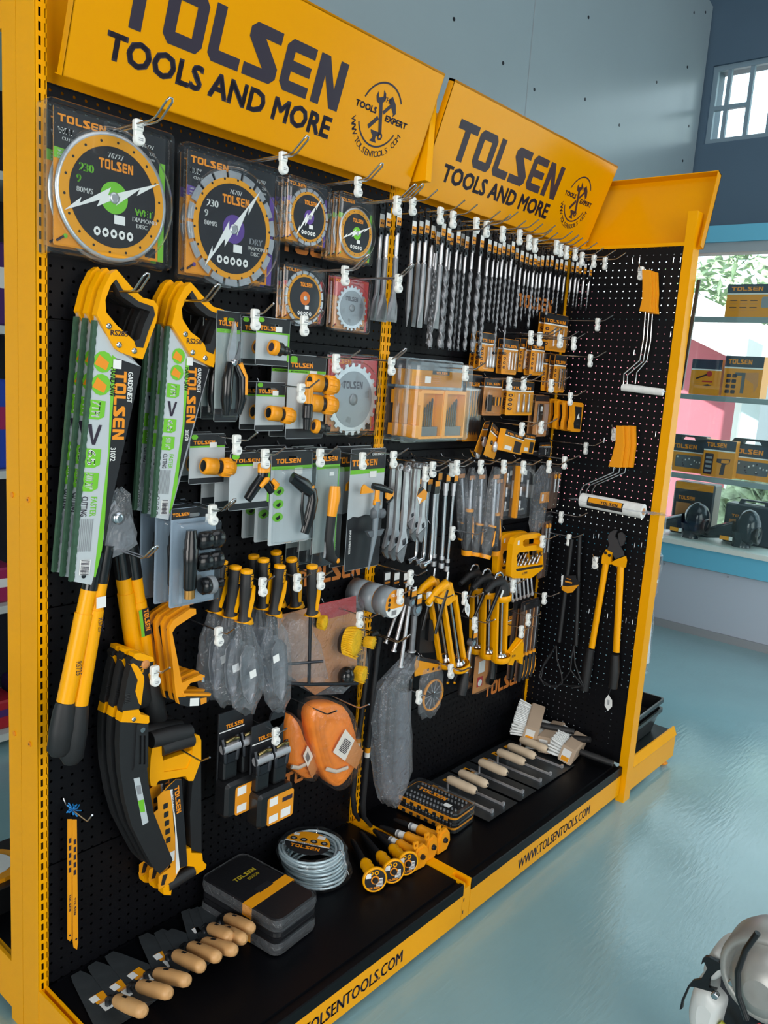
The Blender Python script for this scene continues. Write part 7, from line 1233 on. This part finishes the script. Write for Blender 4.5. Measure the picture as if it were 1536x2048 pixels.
for k in range(3):
    x = XE-.09+.026*k; sh = lambda P, s=k: [(a+30*s, b) for a, b in P]
    t, O, F = roller(sh([(1265, 745), (1298, 748), (1300, 850), (1285, 960), (1225, 955), (1245, 900), (1262, 830)]), sh([(1250, 955), (1245, 985), (1095, 1050), (1078, 1080), (1075, 1110)]), None, None, 0, x, '', 1, 0, None)
    tag(t, ['front', 'middle', 'rear'][k]+' of three wide paint rollers hung low on the end pegboard', None, 'wide paint rollers')
    if k == 0:
        a, b = F([(1085, 1125), (1400, 1185)]); d = Vector((b[0]-a[0], b[1]-a[1])); mb = MB(); mb.tube([(a[0], -.0, a[1]), (b[0], 0, b[1])], .0265, FLE, 22); mb.lathe([(.012, 0), (.012, .002)], CARDT, 'x', (b[0], 0, b[1]), 14); s_ = mb.build('roller_sleeve', t, label='white fleece sleeve')
        mb = MB(); ang = -math.atan2(d.y, d.x); mb.X = Matrix.Translation((a[0], 0, a[1])) @ Matrix.Rotation(ang, 4, 'Y'); Ld = d.length; n_ = 10
        for (u0, u1, m, e) in ((.14, .72, CARDK, .0006), (.16, .7, CARDY, .001)):
            t0, t1 = (.2, 1.5) if m is CARDK else (.75, 1.45)
            rings = [[(Ld*u, -(.0265+e)*math.cos(t0-.75+(t1-t0)*k2/n_), (.0265+e)*math.sin(t0-.75+(t1-t0)*k2/n_)) for k2 in range(n_+1)] for u in (u1, u0)]; mb.loft(rings, m, True, closed=False)
        mb.X = mb.X @ Matrix.Rotation(math.radians(-16), 4, 'X'); mb.X = mb.X @ Matrix.Translation((Ld*.64, 0, -.001)) @ Matrix.Rotation(PI, 4, 'Y') if False else mb.X; mb.logo(Ld*.36, -.006, Ld*.28, .010, -.0284, CARDK); mb.build('printed_wrap', s_, label='yellow and black label')
        bag('plastic_wrap', t, [(a[0]+d.x*f, a[1]+d.y*f) for f in (-.12, -.06, .1, .4, .7, .9, 1.02, 1.1, 1.28)], [0]*9, [.03, .029, .0285, .0285, .0285, .029, .026, .012, .026], .028, 52, n=14)
    else:
        a, b = F([(1110, 1125), (1390, 1178)]); mb = MB(); mb.tube([(a[0], 0, a[1]), (b[0], 0, b[1])], .012, FLE, 16); mb.build('roller_sleeve', t, label='white fleece sleeve')
end_hook('Z', (1285, 540), XE-.06, 'holding the mini paint rollers'); end_hook('Z', (1232, 862), XE-.06, 'holding the wide paint rollers'); end_hook('Z', (1196, 1117), XE-.05, 'holding the bolt cutter')
# bolt cutter
X_ = XE-.05; O = ax('U', (870, 400), X_); t = thing('bolt_cutter', 'large bolt cutter with long yellow arms on the end pegboard', 'bolt cutter', O, RZ); F = lambda p: outx('U', p, X_, O)
JAW = M('dark_grey_jaw', '#4A4B50', .4, .5)
mb = MB(); mb.prism([F([(805, 340), (830, 290), (812, 240), (812, 190), (840, 140), (890, 115), (925, 118), (905, 150), (890, 190), (930, 240), (950, 310), (990, 380), (992, 420), (900, 460), (870, 410)])], -.007, .002, JAW); mb.build('cutting_jaw', t); mb = MB(); mb.prism([F([(925, 160), (960, 140), (1000, 180), (1008, 230), (985, 295), (958, 312), (935, 250)])], -.003, .007, JAW); mb.build('cutting_jaw', t)
mb = MB(); mb.prism([F([(745, 420), (790, 345), (870, 385), (850, 420), (840, 470), (855, 520), (800, 525), (738, 510)])], -.009, .009, PLY); q = F([(790, 385), (835, 415)]); [mb.lathe([(.006, 0), (.006, -.003)], GUN, 'y', (a, -.009, b), 12) for a, b in q]; mb.build('head_plate', t, label='yellow head plate'); mb = MB(); mb.prism([F([(850, 500), (905, 465), (1005, 430), (1018, 480), (1005, 560), (910, 545), (860, 520)])], -.009, .009, PLY); mb.build('head_plate', t, label='yellow head plate')
def arm(pts, w): mb = MB(); mb.tube([(a, 0, b) for a, b in pts], w, PLY, 10, flat=.8); mb.build('arm', t, label='yellow arm')
arm(F([(780, 510), (610, 1510)]), .0125); arm(F([(955, 545), (900, 1560)]), .0135)
G_ = outx('F', [(1155, 760), (1140, 850), (1125, 960)], X_, O); mb = MB(); mb.tube([(a, 0, b) for a, b in G_], [.016, .019, .017], RUB, 14); mb.build('grip', t, label='black grip'); G_ = outx('F', [(1272, 790), (1270, 870), (1262, 950)], X_, O); mb = MB(); mb.tube([(a, 0, b) for a, b in G_], [.016, .019, .017], RUB, 14); mb.build('grip', t, label='black grip')
mb = MB(); mb.prism([outx('F', [(1232, 1000), (1248, 978), (1265, 1005), (1265, 1035), (1245, 1056), (1230, 1030)], X_, O)], -.014, -.013, PAPER); a = outx('F', [(1250, 980), (1258, 945)], X_, O); mb.tube([(a[0][0], -.013, a[0][1]), (a[1][0], -.013, a[1][1])], .001, GUN, 5); q = outx('F', [(1248, 1015)], X_, O)[0]; [mb.rect(q[0]-.004+.003*k, q[1]-.010, q[0]-.002+.003*k, q[1]+.010, -.0144, GREY) for k in range(3)]; mb.build('swing_tag', t, label='white swing tag')
# black cultivators
X_ = XE-.10
def cultivator(x, tp, ft, tines, lab):
    O = ax('U', tp, x); t = thing('hand_cultivator', lab, 'cultivator', O, RZ, 'black cultivators'); F = lambda c, p: outx(c, [p], x, O)[0]; b = F('U', ft); mb = MB(); mb.tube([(0, 0, 0), (b[0], 0, b[1])], .008, SHEATH, 10); mb.build('shaft', t)
    for pth in tines: mb = MB(); q = [F('V', p) for p in pth]; mb.tube([(a, -.02*i/len(q), z) for i, (a, z) in enumerate(q)], .0035, SHEATH, 7); mb.build('tine', t)
    return t, F
t, F = cultivator(XE-.10, (375, 230), (225, 1440), [[(735, 50), (640, 190), (600, 300), (640, 370), (760, 400)], [(735, 50), (745, 160), (790, 290), (800, 360), (740, 400)], [(700, 110), (630, 220), (610, 340), (700, 385), (760, 380)]], 'black long-shafted cultivator with yellow printed sleeve, left one on the end pegboard')
mb = MB(); mb.prism([[F('U', p) for p in ((272, 655), (300, 640), (310, 655), (440, 650), (445, 690), (470, 715), (490, 750), (400, 850), (340, 858), (275, 820), (268, 760))]], -.012, -.010, CARDK); mb.poly([[F('U', p) for p in ((275, 770), (340, 780), (480, 760), (400, 850), (340, 858), (275, 820))]], -.0124, CARDY); mb.poly([[F('U', p) for p in ((270, 655), (296, 645), (285, 770), (268, 770))]], -.0126, PAPER); q = F('U', (330, 690)); mb.logo(q[0], q[1], .020, .004, -.0126, ORP); q = F('U', (315, 715)); mb.rect(q[0], q[1]-.004, q[0]+.03, q[1]+.002, -.0126, CARDO); mb.build('printed_sleeve', t, label='yellow and black printed sleeve')
cultivator(XE-.06, (470, 180), (425, 1480), [[(890, 45), (870, 150), (865, 250), (930, 330), (975, 380)], [(865, 250), (820, 320), (770, 370), (860, 385), (980, 385)], [(885, 60), (900, 200), (950, 330), (985, 385), (880, 400)]], 'black long-shafted cultivator behind and right of the sleeved one')
# tips of hooks pushed through from the far side
for i, p in enumerate(((1265, 520), (1279, 520), (1347, 520), (1361, 520), (1341, 668), (1268, 705), (1187, 1072), (1197, 1072), (1269, 1090), (1283, 1090), (1178, 1222), (1215, 1232), (1252, 1240), (1265, 1244), (1242, 880), (1311, 868), (1208, 880))):
    q = onX(p[0], p[1], XE-.004); mb = MB(); mb.tube([(0, 0, .009), (0, 0, -.009), (0, -.004, -.011)], .0012, CHR, 5); o = mb.build('hook_tip', None, (XE-.003, q.y, q.z), RZ); tag(o, 'tiny bent wire hook tip poking through the end pegboard', 'hook tip', 'wire hook tips through the end pegboard')

# ================================================================ far side of the end unit
def endbag(p0, p1, x, r, lab, orange):
    A, B = onX(*p0, x), onX(*p1, x); t = thing('bagged_roller', lab, 'bagged roller', A); L = (B.x-A.x, B.y-A.y, B.z-A.z); e = Vector(L)
    mb = MB(); mb.tube([tuple(e*.06), tuple(e*.95)], r*.85, FLE if not orange else CARDO, 14); b = mb.build('roller_sleeve', t, label='white sleeve' if not orange else 'orange printed sleeve')
    if orange: mb = MB(); mb.tube([tuple(e*.02), tuple(e*.2)], r*.9, CARDK, 14); mb.tube([tuple(e*.55), tuple(e*.62)], r*.9, PAPER, 14); mb.build('printed_bands', b)
    mb = MB(); rd = random.Random(9); rings = []
    for f, k in ((-.06, .5), (0, 1.1), (.3, 1.15), (.6, 1.1), (.9, 1.15), (1.0, .5), (1.12, .9)): c = e*f; rings.append([(c.x+r*k*rd.uniform(.9, 1.1)*math.cos(2*PI*q/12), c.y+r*k*rd.uniform(.9, 1.1)*math.sin(2*PI*q/12), c.z) for q in range(12)])
    mb.loft(rings, FILM, False, (False, False)); mb.build('plastic_bag', t, label='clear plastic bag'); return t
endbag((1330, 880), (1312, 1085), XE+.10, .028, 'white bagged roller hanging behind the right yellow post, upper one', False); endbag((1314, 1110), (1300, 1195), XE+.11, .022, 'orange-banded bagged roller hanging behind the right yellow post', True); endbag((1296, 1215), (1288, 1330), XE+.10, .022, 'white bagged roller hanging behind the right yellow post, lowest one', False)
q = onX(1398, 560, XE+.06); t = thing('hanging_scraper', 'black long-edged tool hanging behind the right yellow post near the window', 'scraper', q, (0, 0, -PI/2)); mb = MB(); e = onX(1362, 780, XE+.06); mb.prism([[(-.006, 0), (.006, 0), (-(e.y-q.y)+.006, e.z-q.z), (-(e.y-q.y)-.006, e.z-q.z)][::-1]], -.004, .004, PLK); mb.build('blade', t)
# paint trays
for i in range(2):
    t = thing('paint_tray', ['lower', 'upper'][i]+' black paint tray on the end base deck', 'paint tray', (XE+.28, -.295, H0+.012+.042*i), (0, 0, math.radians(2)), 'black paint trays'); mb = MB(); w, l = .155, .125
    R_ = lambda z, k, zz=0: [(x, y, z+zz*(x+w)) for x, y in rr(-w+k, -l+k, w-k, l-k, .02, 4)]
    mb.loft([R_(.085, .004, -.0), R_(.09, .0), R_(.09, -.008), R_(.075, -.008), R_(.073, .002), R_(-.012, .02)], PLK, False, (False, True)); mb.loft([R_(.089, .004), R_(.03, .014, -.04*0), R_(.012, .03)], PLK, False, (False, True))
    for k in range(9): mb.box(-w*.6+.026*k, -w*.6+.034*k if False else -w*.6+.026*k+.008, -l*.7, l*.7, .012, .016, PLK)
    mb.build('tray', t)
q = (XE+.085, -.33, H0+.002); t = thing('bagged_refill', 'pale netted refill pack standing against the right post by the paint trays', 'refill pack', q); mb = MB(); mb.tube([(0, 0, .0), (0, 0, .15)], .018, M('pale_net', '#AEB4AE', .7, bump=.4, scale=90), 14); mb.build('refill', t); bag('plastic_bag', t, [(0, .0), (0, .08), (0, .16), (0, .18)], [0]*4, [.02, .021, .018, .006], .02, 61)

# ================================================================ display window: shelves and boxed tools
SH = M('grey_shelf_edge', '#8A9A9C', .4)
for z, n in ((2.055, 'upper'), (1.558, 'middle'), (1.035, 'lower')):
    t = thing('display_shelf', n+' grey-edged glass shelf in the display window', 'shelf', (4.62, -1.3, z)); mb = MB(); mb.box(0, .34, -2.8, 2.8, .006, .016, GLASS); mb.build('glass_board', t); mb = MB(); mb.box(-.004, .022, -2.8, 2.8, -.018, .0155, SH); mb.build('edge_rail', t, label='grey edge rail')
def faced_box(tl, tr, bl, x, dep, lab, nm, cat, art, z0, top=.27, body=CARDO, word=True, group='boxed tools in the display window'):
    a, b, d = onX(*tl, x), onX(*tr, x), onX(*bl, x); w = a.y-b.y; h = (a.z+b.z)/2-z0; t = thing(nm, lab, cat, (x, (a.y+b.y)/2, z0), (0, 0, -PI/2), group); NB = M('slate_print', '#2C3B4C', .5)
    mb = MB(); mb.box(-w/2, w/2, 0, dep, 0, h, body); mb.rect(-w/2, h*(1-top), w/2, h, -.0006, NB); mb.rect(-w/2, h*(.965-top), w/2, h*(1-top), -.0009, PAPER); mb.build('carton', t)
    if word: mb = MB(); mb.logo(-w*.42, h*(1-top*.72), w*.62, h*top*.42, -.0012, ORP); mb.build('printed_logo', t)
    mb = MB(); art(mb, w, h, -.0012); mb.build('printed_picture', t); return t
def art_grid(mb, w, h, y):
    for j in range(4):
        for i in range(2): mb.poly([rr(-w*.42+w*.15*i, h*(.08+.13*j), -w*.3+w*.15*i, h*(.17+.13*j), h*.02, 2)], y, NAVY)
    mb.rect(-w*.02, h*.1, w*.07, h*.6, y, PLG); mb.rect(-w*.2, h*.52, -.0, h*.6, y, PLG); mb.poly([[(w*.08, h*.6), (w*.4, h*.62), (w*.42, h*.3), (w*.34, h*.12), (w*.3, h*.34), (w*.08, h*.46)]], y-.0004, CARDT)
def art_blade(mb, w, h, y):
    mb.tube([(-w*.3, y, h*.45), (w*.05, y, h*.58)], h*.022, NAVY, 6); mb.poly([circ(w*.12, h*.6, h*.08, 14)], y-.002, CARDR); mb.rect(-w*.1, h*.36, w*.25, h*.4, y, CARDR); mb.poly([[(-w*.08, h*.27), (w*.1, h*.31), (w*.24, h*.27), (w*.05, h*.25)]], y, NAVY)
    for k in range(3): mb.rect(-w*.4, h*(.24+.06*k), -w*.16, h*(.25+.06*k), y, CARDT)
def art_lines(mb, w, h, y):
    for j in range(2):
        for i in range(3): mb.rect(-w*.42+w*.2*i, h*(.5-.2*j), -w*.28+w*.2*i, h*(.52-.2*j), y, NAVY); mb.rect(-w*.42+w*.2*i, h*(.42-.2*j), -w*.26+w*.2*i, h*(.435-.2*j), y, CARDT)
    mb.poly([rr(w*.2, h*.3, w*.42, h*.62, h*.05, 3)], y, GREY)
def art_kit(mb, w, h, y):
    mb.poly([rr(-w*.3, h*.15, w*.34, h*.55, h*.05, 3)], y, PLG); rd = random.Random(3)
    for k in range(14): a, b = rd.uniform(-w*.27, w*.3), rd.uniform(h*.18, h*.5); mb.rect(a, b, a+w*.03, b+h*.05, y-.0004, PAPER if k % 2 else NAVY)
def art_drill(mb, w, h, y):
    mb.poly([rr(-w*.44, h*.06, -w*.16, h*.62, h*.02, 2)], y, NAVY)
    for k in range(4): mb.rect(-w*.4, h*(.12+.12*k), -w*.2, h*(.18+.12*k), y-.0004, GREY)
    mb.poly([[(-w*.05, h*.5), (w*.38, h*.52), (w*.36, h*.4), (w*.24, h*.36), (w*.22, h*.08), (w*.08, h*.08), (w*.12, h*.38), (-w*.05, h*.4)]], y, NAVY); mb.rect(w*.1, h*.4, w*.34, h*.49, y-.0004, CARDO)
XB = 4.68
faced_box((1457, 570), (1560, 566), (1452, 632), XB, .12, 'yellow boxed tool alone on the upper display shelf', 'power_tool_box', 'tool box', art_lines, 2.072); faced_box((1386, 716), (1446, 722), (1378, 786), XB, .14, 'yellow box showing a red and black sander, left on the middle display shelf', 'power_tool_box', 'tool box', art_blade, 1.575, word=False); faced_box((1453, 709), (1530, 716), (1442, 790), XB+.0, .14, 'yellow box showing a hammer drill, right on the middle display shelf', 'power_tool_box', 'tool box', art_grid, 1.575)
def kit_case(tl, tr, bl, lab, z0):
    t = faced_box(tl, tr, bl, XB+.05, .08, lab, 'tool_kit_case', 'tool kit', art_kit, z0, .33); a, b = onX(*tl, XB+.05), onX(*tr, XB+.05); w = a.y-b.y; h = (a.z+b.z)/2-z0; mb = MB(); mb.prism([[(-w*.5, h), (w*.5, h), (w*.4, h*1.2), (-w*.4, h*1.2)], [(-w*.25, h*1.04), (-w*.2, h*1.14), (w*.1, h*1.14), (w*.15, h*1.04)]], .0, .07, M('slate_plastic', '#26303A', .4)); mb.build('case_handle', t, label='dark moulded handle')
kit_case((1340, 880), (1420, 886), (1336, 942), 'left orange-fronted tool kit case on the lower display shelf', 1.052); kit_case((1458, 888), (1560, 898), (1452, 962), 'right orange-fronted tool kit case on the lower display shelf', 1.052)
faced_box((1411, 877), (1474, 884), (1403, 950), XB-.035, .07, 'small yellow box of a cordless drill standing before the two tool kit cases', 'power_tool_box', 'tool box', art_drill, 1.052)
# window sill: case, helmets
mb = MB(); mb.box(4.6, 4.98, -4.1, 1.5, .60, .616, M('white_sill')); structure('trim_4', mb)
for tl, tr, bl, lab in (((1350, 962), (1432, 970), (1345, 1068), 'dark case with yellow lid stripe low in the display window, left one'), ((1452, 1008), (1560, 1016), (1440, 1095), 'grey handled case low in the display window, right one')):
    a, b = onX(*tl, 4.82), onX(*tr, 4.82); w = a.y-b.y; h = (a.z+b.z)/2-.617; t = thing('tool_case', lab, 'tool case', (4.82, (a.y+b.y)/2, .617), (0, 0, -PI/2), 'cases low in the display window'); mb = MB(); mb.bbox(-w/2, w/2, 0, .14, 0, h, M('slate_plastic'), .01); mb.rect(-w*.4, h*.3, w*.2, h*.6, -.001, CARDT); mb.logo(-w*.36, h*.66, w*.4, h*.07, -.001, ORP); mb.poly([circ(0, h*.42, h*.09, 10)], -.0014, NAVY); mb.build('case_shell', t)
    mb = MB(); (mb.box(-w*.46, w*.46, -.002, .14, h*.86, h*.99, CARDY) if 'yellow' in lab else mb.prism([[(-w*.3, h), (w*.3, h), (w*.26, h*1.12), (-w*.26, h*1.12)], [(-w*.2, h*1.01), (-w*.18, h*1.08), (w*.18, h*1.08), (w*.2, h*1.01)]], .04, .07, M('slate_plastic'))); mb.build('lid_stripe' if 'yellow' in lab else 'handle', t)
for c, lab, s_ in (((1382, 1050), 'glossy black round-hooded machine behind the window sill, left one', 1), ((1484, 1068), 'glossy black round-hooded machine behind the window sill, right one with open mouth', 1)):
    q = onX(*c, 4.72); t = thing('black_hooded_tool', lab, 'machine', (4.73, q.y, .617), (0, 0, -PI/2), 'black hooded machines on the sill'); mb = MB(); mb.ball((.03, 0, .13), .085, .085, .12, M('gloss_slate', '#1B242C', .15), 20); mb.lathe([(.06, -.0), (.055, .02), (.08, .10)], M('gloss_slate'), 'z', (.0, 0, 0), 18); mb.build('hood', t); mb = MB(); mb.tube([(-.05, 0, .10), (-.16, .0, .07), (-.24, .02, .04)], [.06, .045, .03], M('gloss_slate'), 14); mb.build('snout', t); mb = MB(); mb.lathe([(.05, -.03), (.058, .0), (.05, .004), (.04, -.02)], PLK, 'x', (.112, -.03, .09), 18, False); mb.build('mouth_ring', t)
    mb = MB(); mb.box(-.12, -.06, -.066, -.062, .035, .06, CARDY); mb.box(-.062, -.04, -.066, -.062, .035, .06, PAPER); mb.build('paper_label', t)
q = onX(1438, 1098, 4.64); t = tag(MB() and None, None) if False else None

# ================================================================ outside the window
GRS = M('dry_ground', '#A8A893', .9, noise=.15, scale=3); mb = MB(); mb.box(XW+.22, 40, -25, 25, -.3, -.05, GRS); structure('ground_outside', mb)
HX = 9.5; PKW = M('pink_red_wall', '#B5646E', .8, noise=.06, scale=2); WT = M('white_painted_trim', '#E8E8E4', .6)
house = thing('house', 'pink-red house with white eaves outside the display window', 'house', (HX, 0, -.05)); A = onX(1388, 652, HX); B = onX(1560, 735, HX); sl = (B.z-A.z)/(B.y-A.y); y0, y1 = A.y+2.5, B.y-2; zz = lambda y: A.z+sl*(y-A.y)
mb = MB(); pts = [(y0, 0), (y1, 0), (y1, zz(y1)), (y0, zz(y0))]; mb.loft([[(x, y, z) for y, z in pts] for x in (0, 4)], PKW); mb.build('wall', house)
mb = MB(); mb.loft([[(x, y, z+.05) for y, z in ((y0, zz(y0)-.12), (y1-.3, zz(y1-.3)-.12), (y1-.3, zz(y1-.3)+.18), (y0, zz(y0)+.18))] for x in (-.4, 4.2)], WT); mb.build('roof_edge', house, label='white eaves')
c = onX(1512, 880, HX); 
for k, dy in ((0, 0), (1, -1.1)):
    mb = MB(); mb.box(-.05, .05, c.y+dy-.42, c.y+dy+.28, .0, 2.15, WT); f = mb.build('window_frame', house); mb = MB(); mb.box(-.06, -.05, c.y+dy-.34, c.y+dy+.2, .9, 2.05, M('pale_pane', '#C9D6D8', .2)); mb.build('pane', f)
mb = MB(); cc = onX(1528, 860, 8.6); mb.box(8.56, 8.64, cc.y-.06, cc.y+.06, -.05, 3.2, M('grey_post', '#7D868A', .6)); tag(mb.build('porch_post'), 'grey porch post outside, right of the pink house wall', 'post')
LEAF = M('sunlit_leaves', '#8FA37C', .8, noise=.5, scale=9); LEAF2 = M('pale_leaves', '#A9B897', .8, noise=.5, scale=14)
def bush(loc, r, n, lab, m):
    t = thing('bush', lab, 'bush', loc, group='bushes outside'); rd = random.Random(n); mb = MB()
    for k in range(n):
        u, v = rd.uniform(0, 2*PI), math.acos(rd.uniform(-.4, 1)); f = rd.uniform(.55, 1); c = Vector((r[0]*f*math.sin(v)*math.cos(u), r[1]*f*math.sin(v)*math.sin(u), r[2]*(.5+.5*f*math.cos(v)))); a = Vector((rd.gauss(0, 1), rd.gauss(0, 1), rd.gauss(0, .6))).normalized(); b = a.orthogonal().normalized(); s = rd.uniform(.12, .26)
        mb.add([tuple(c-a*s), tuple(c+b*s*.4), tuple(c+a*s), tuple(c-b*s*.4)], [(0, 1, 2, 3)], m)
    mb.build('foliage', t); mb = MB(); mb.tube([(0, 0, 0), (.05, 0, r[2]*.6)], [.12, .06], M('bark', '#6B5A48', .9), 8); mb.build('trunk', t)
bush((17.5, 2.6, -.05), (2.5, 3.6, 7.2), 2600, 'tall bright tree mass behind the pink house, left part', LEAF); bush((17.0, -5.2, -.05), (2.5, 3.6, 7.0), 2600, 'tall bright tree mass behind the pink house, right part', LEAF2); bush((7.6, onX(1505, 1000, 7.6).y-.3, -.05), (.4, .6, 1.1), 500, 'low shrub outside near the porch post', LEAF2)

# ================================================================ rear gondola goods and the shelves beyond (left edge)
for i, (x, y, lab, m) in enumerate(((.06, .43, 'low black and yellow carton on the rear base deck, nearest the end', CARDY), (.25, .47, 'open grey carton with black discs on the rear base deck', CARDT))):
    t = thing('goods_carton', lab, 'carton', (x, y, H0)); mb = MB(); mb.box(-.07, .10, -.12, .09, 0, .07, PLK if i == 0 else M('grey_board', '#8A857C', .7)); mb.build('carton', t); mb = MB()
    if i == 0: mb.loft([[(xx, yy, z) for xx, yy in circ(.0, -.02, .075, 24)] for z in (.0705, .082)], m); mb.loft([[(xx, yy, z) for xx, yy in circ(.0, -.02, .05, 20)] for z in (.0822, .084)], PAPER)
    else: mb.loft([[(xx, yy, z) for xx, yy in circ(.0, -.02, .06, 20)] for z in (.0705, .1)], PLK); mb.box(-.05, .05, -.06, -.04, .1, .1008, CARDO)
    mb.build('disc_pack', t)
UN = thing('wall_shelving', 'white metal shelving beyond the rear aisle at the far left', 'shelving', (1.0, 1.7, 0)); WS = M('white_shelf_steel', '#C4CBC8', .5)
mb = MB(); mb.box(-.52, -.48, -.2, .25, 0, 2.6, WS); mb.build('upright', UN); mb = MB(); mb.box(.55, .59, -.2, .25, 0, 2.6, WS); mb.build('upright', UN); mb = MB(); mb.box(-.5, .58, .25, .27, 0, 2.6, M('dark_violet_back', '#2E2836', .6)); mb.build('back_panel', UN)
for z in (.06, .59, 1.12, 1.66, 2.2): mb = MB(); mb.box(-.5, .57, -.22, .25, z-.03, z, WS); mb.build('shelf_board', UN)
C4 = [M('crimson_pack', '#A8202E', .4), M('violet_pack', '#4B2A6B', .4), M('blue_pack', '#2744A8', .4), M('magenta_pack', '#9C2A5A', .4)]
n = 0
for z, hts in ((.06, (.12, .16, .1)), (.59, (.14, .1, .12)), (1.12, (.34, .3, .26)), (1.66, (.3, .22, .34))):
    for k, h in enumerate(hts):
        x = .62+.12*k; t = thing('packaged_goods', ['crimson', 'violet', 'blue', 'magenta'][n % 4]+' package on the '+{.06: 'lowest', .59: 'second', 1.12: 'third', 1.66: 'fourth'}[z]+' white shelf at the far left, '+['left', 'middle', 'right'][k]+' of three', 'package', (x, 1.6, z+.001), group='coloured packages on the far left shelves'); mb = MB(); mb.bbox(-.05, .05, -.08, .12, 0, h, C4[n % 4], .008); mb.build('package', t); mb = MB(); mb.rect(-.035, h*.45, .035, h*.7, -.081, PAPER if n % 2 else C4[(n+1) % 4]); mb.build('printed_label', t); n += 1

# ================================================================ engine at the lower right corner
CROP['E2'] = (1370, 1780, 4.74); X_ = 1.02
O = onX(1450, 2030, X_); O = Vector((X_, O.y, 0)); t = thing('engine_unit', 'small petrol engine with white fuel tank and grey casing at the lower right corner', 'engine', O, RZ); F = lambda p: outx('E2', p, X_, O)
TNK = M('milky_white_tank', '#D5D9D8', .35); ALU = M('cast_aluminium', '#A3A39F', .4, .35, noise=.06, scale=30)
def puff(name, pts, d, m, lab=None):
    q = F(pts); cx = sum(a for a, b in q)/len(q); cz = sum(b for a, b in q)/len(q); S = lambda k, y: [(cx+(a-cx)*k, y, cz+(b-cz)*k) for a, b in q]
    mb = MB(); mb.loft([S(.72, d), S(.92, d*.7), S(1, d*.2), S(1, -d*.3), S(.93, -d*.75), S(.75, -d), S(.4, -d*1.1)], m, True); o = mb.build(name, t, label=lab)
    md = o.modifiers.new('round', 'SUBSURF'); md.levels = 1; md.render_levels = 2; return o
puff('fuel_tank', [(150, 770), (300, 785), (350, 860), (440, 950), (445, 1010), (405, 1130), (370, 1300), (350, 1420), (160, 1420), (100, 1200), (75, 1060), (110, 880)], .06, TNK, 'white fuel tank'); puff('tank_shoulder', [(195, 700), (240, 590), (300, 500), (350, 462), (410, 450), (490, 470), (560, 510), (600, 555), (520, 640), (400, 760), (330, 800), (260, 790)], .05, TNK, 'white upper tank')
mb = MB(); mb.prism([F([(300, 480), (340, 486), (505, 575), (410, 610), (340, 680), (335, 765), (405, 785), (395, 815), (210, 765), (155, 760), (95, 900), (85, 965), (62, 972), (80, 880), (140, 750), (180, 705), (260, 690), (318, 590), (290, 530), (262, 555), (275, 500)])], -.075, -.066, PLK); mb.build('tank_guard', t, label='black tank guard')
c = F([(860, 700)])[0]; U = math.dist(*F([(0, 0), (0, 100)]))/100; mb = MB(); R0 = 385*U; mb.lathe([(R0*.9, .06), (R0, .03), (R0, -.04), (R0*.93, -.06), (R0*.8, -.055), (R0*.74, -.03), (R0*.7, -.07), (R0*.55, -.10), (R0*.3, -.11)], ALU, 'y', (c[0], -.02, c[1]), 40); mb.build('engine_casing', t, label='grey cast casing')
for p in ((415, 795), (575, 675), (650, 510), (735, 1110)): a = F([p])[0]; mb = MB(); mb.lathe([(.008, 0), (.008, -.012), (.005, -.013)], CHR, 'y', (a[0], -.085, a[1]), 10); mb.build('bolt', t)
mb = MB(); mb.tube([(a, -.16, b) for a, b in F([(900, 80), (790, 235), (720, 430), (725, 640), (800, 850)])], .0065, PLK, 10); mb.build('fuel_hose', t, label='black hose')
mb = MB(); mb.tube([(a, -.05, b) for a, b in F([(400, 1140), (440, 1190), (500, 1300)])], .008, M('yellow_green_strap', '#A9A93A', .5), 8); mb.build('strap', t, label='yellow-green strap'); mb = MB(); mb.tube([(a, -.06, b) for a, b in F([(560, 1270), (620, 1230), (720, 1260)])], .010, M('blue_cable', '#2447B0', .4), 8); mb.build('cable', t, label='blue cable'); mb = MB(); mb.tube([(a, -.06, b) for a, b in F([(740, 1190), (800, 1170)])], .011, CARDR, 8); mb.build('knob', t, label='red knob')
w_ = c[0]; mb = MB(); mb.box(-.06, w_+.14, -.03, .10, .0, .12, PLK); mb.build('base', t); mb = MB(); mb.box(w_-.10, w_+.10, -.02, .06, .12, c[1]-R0*.6, GUN); mb.build('crankcase', t)
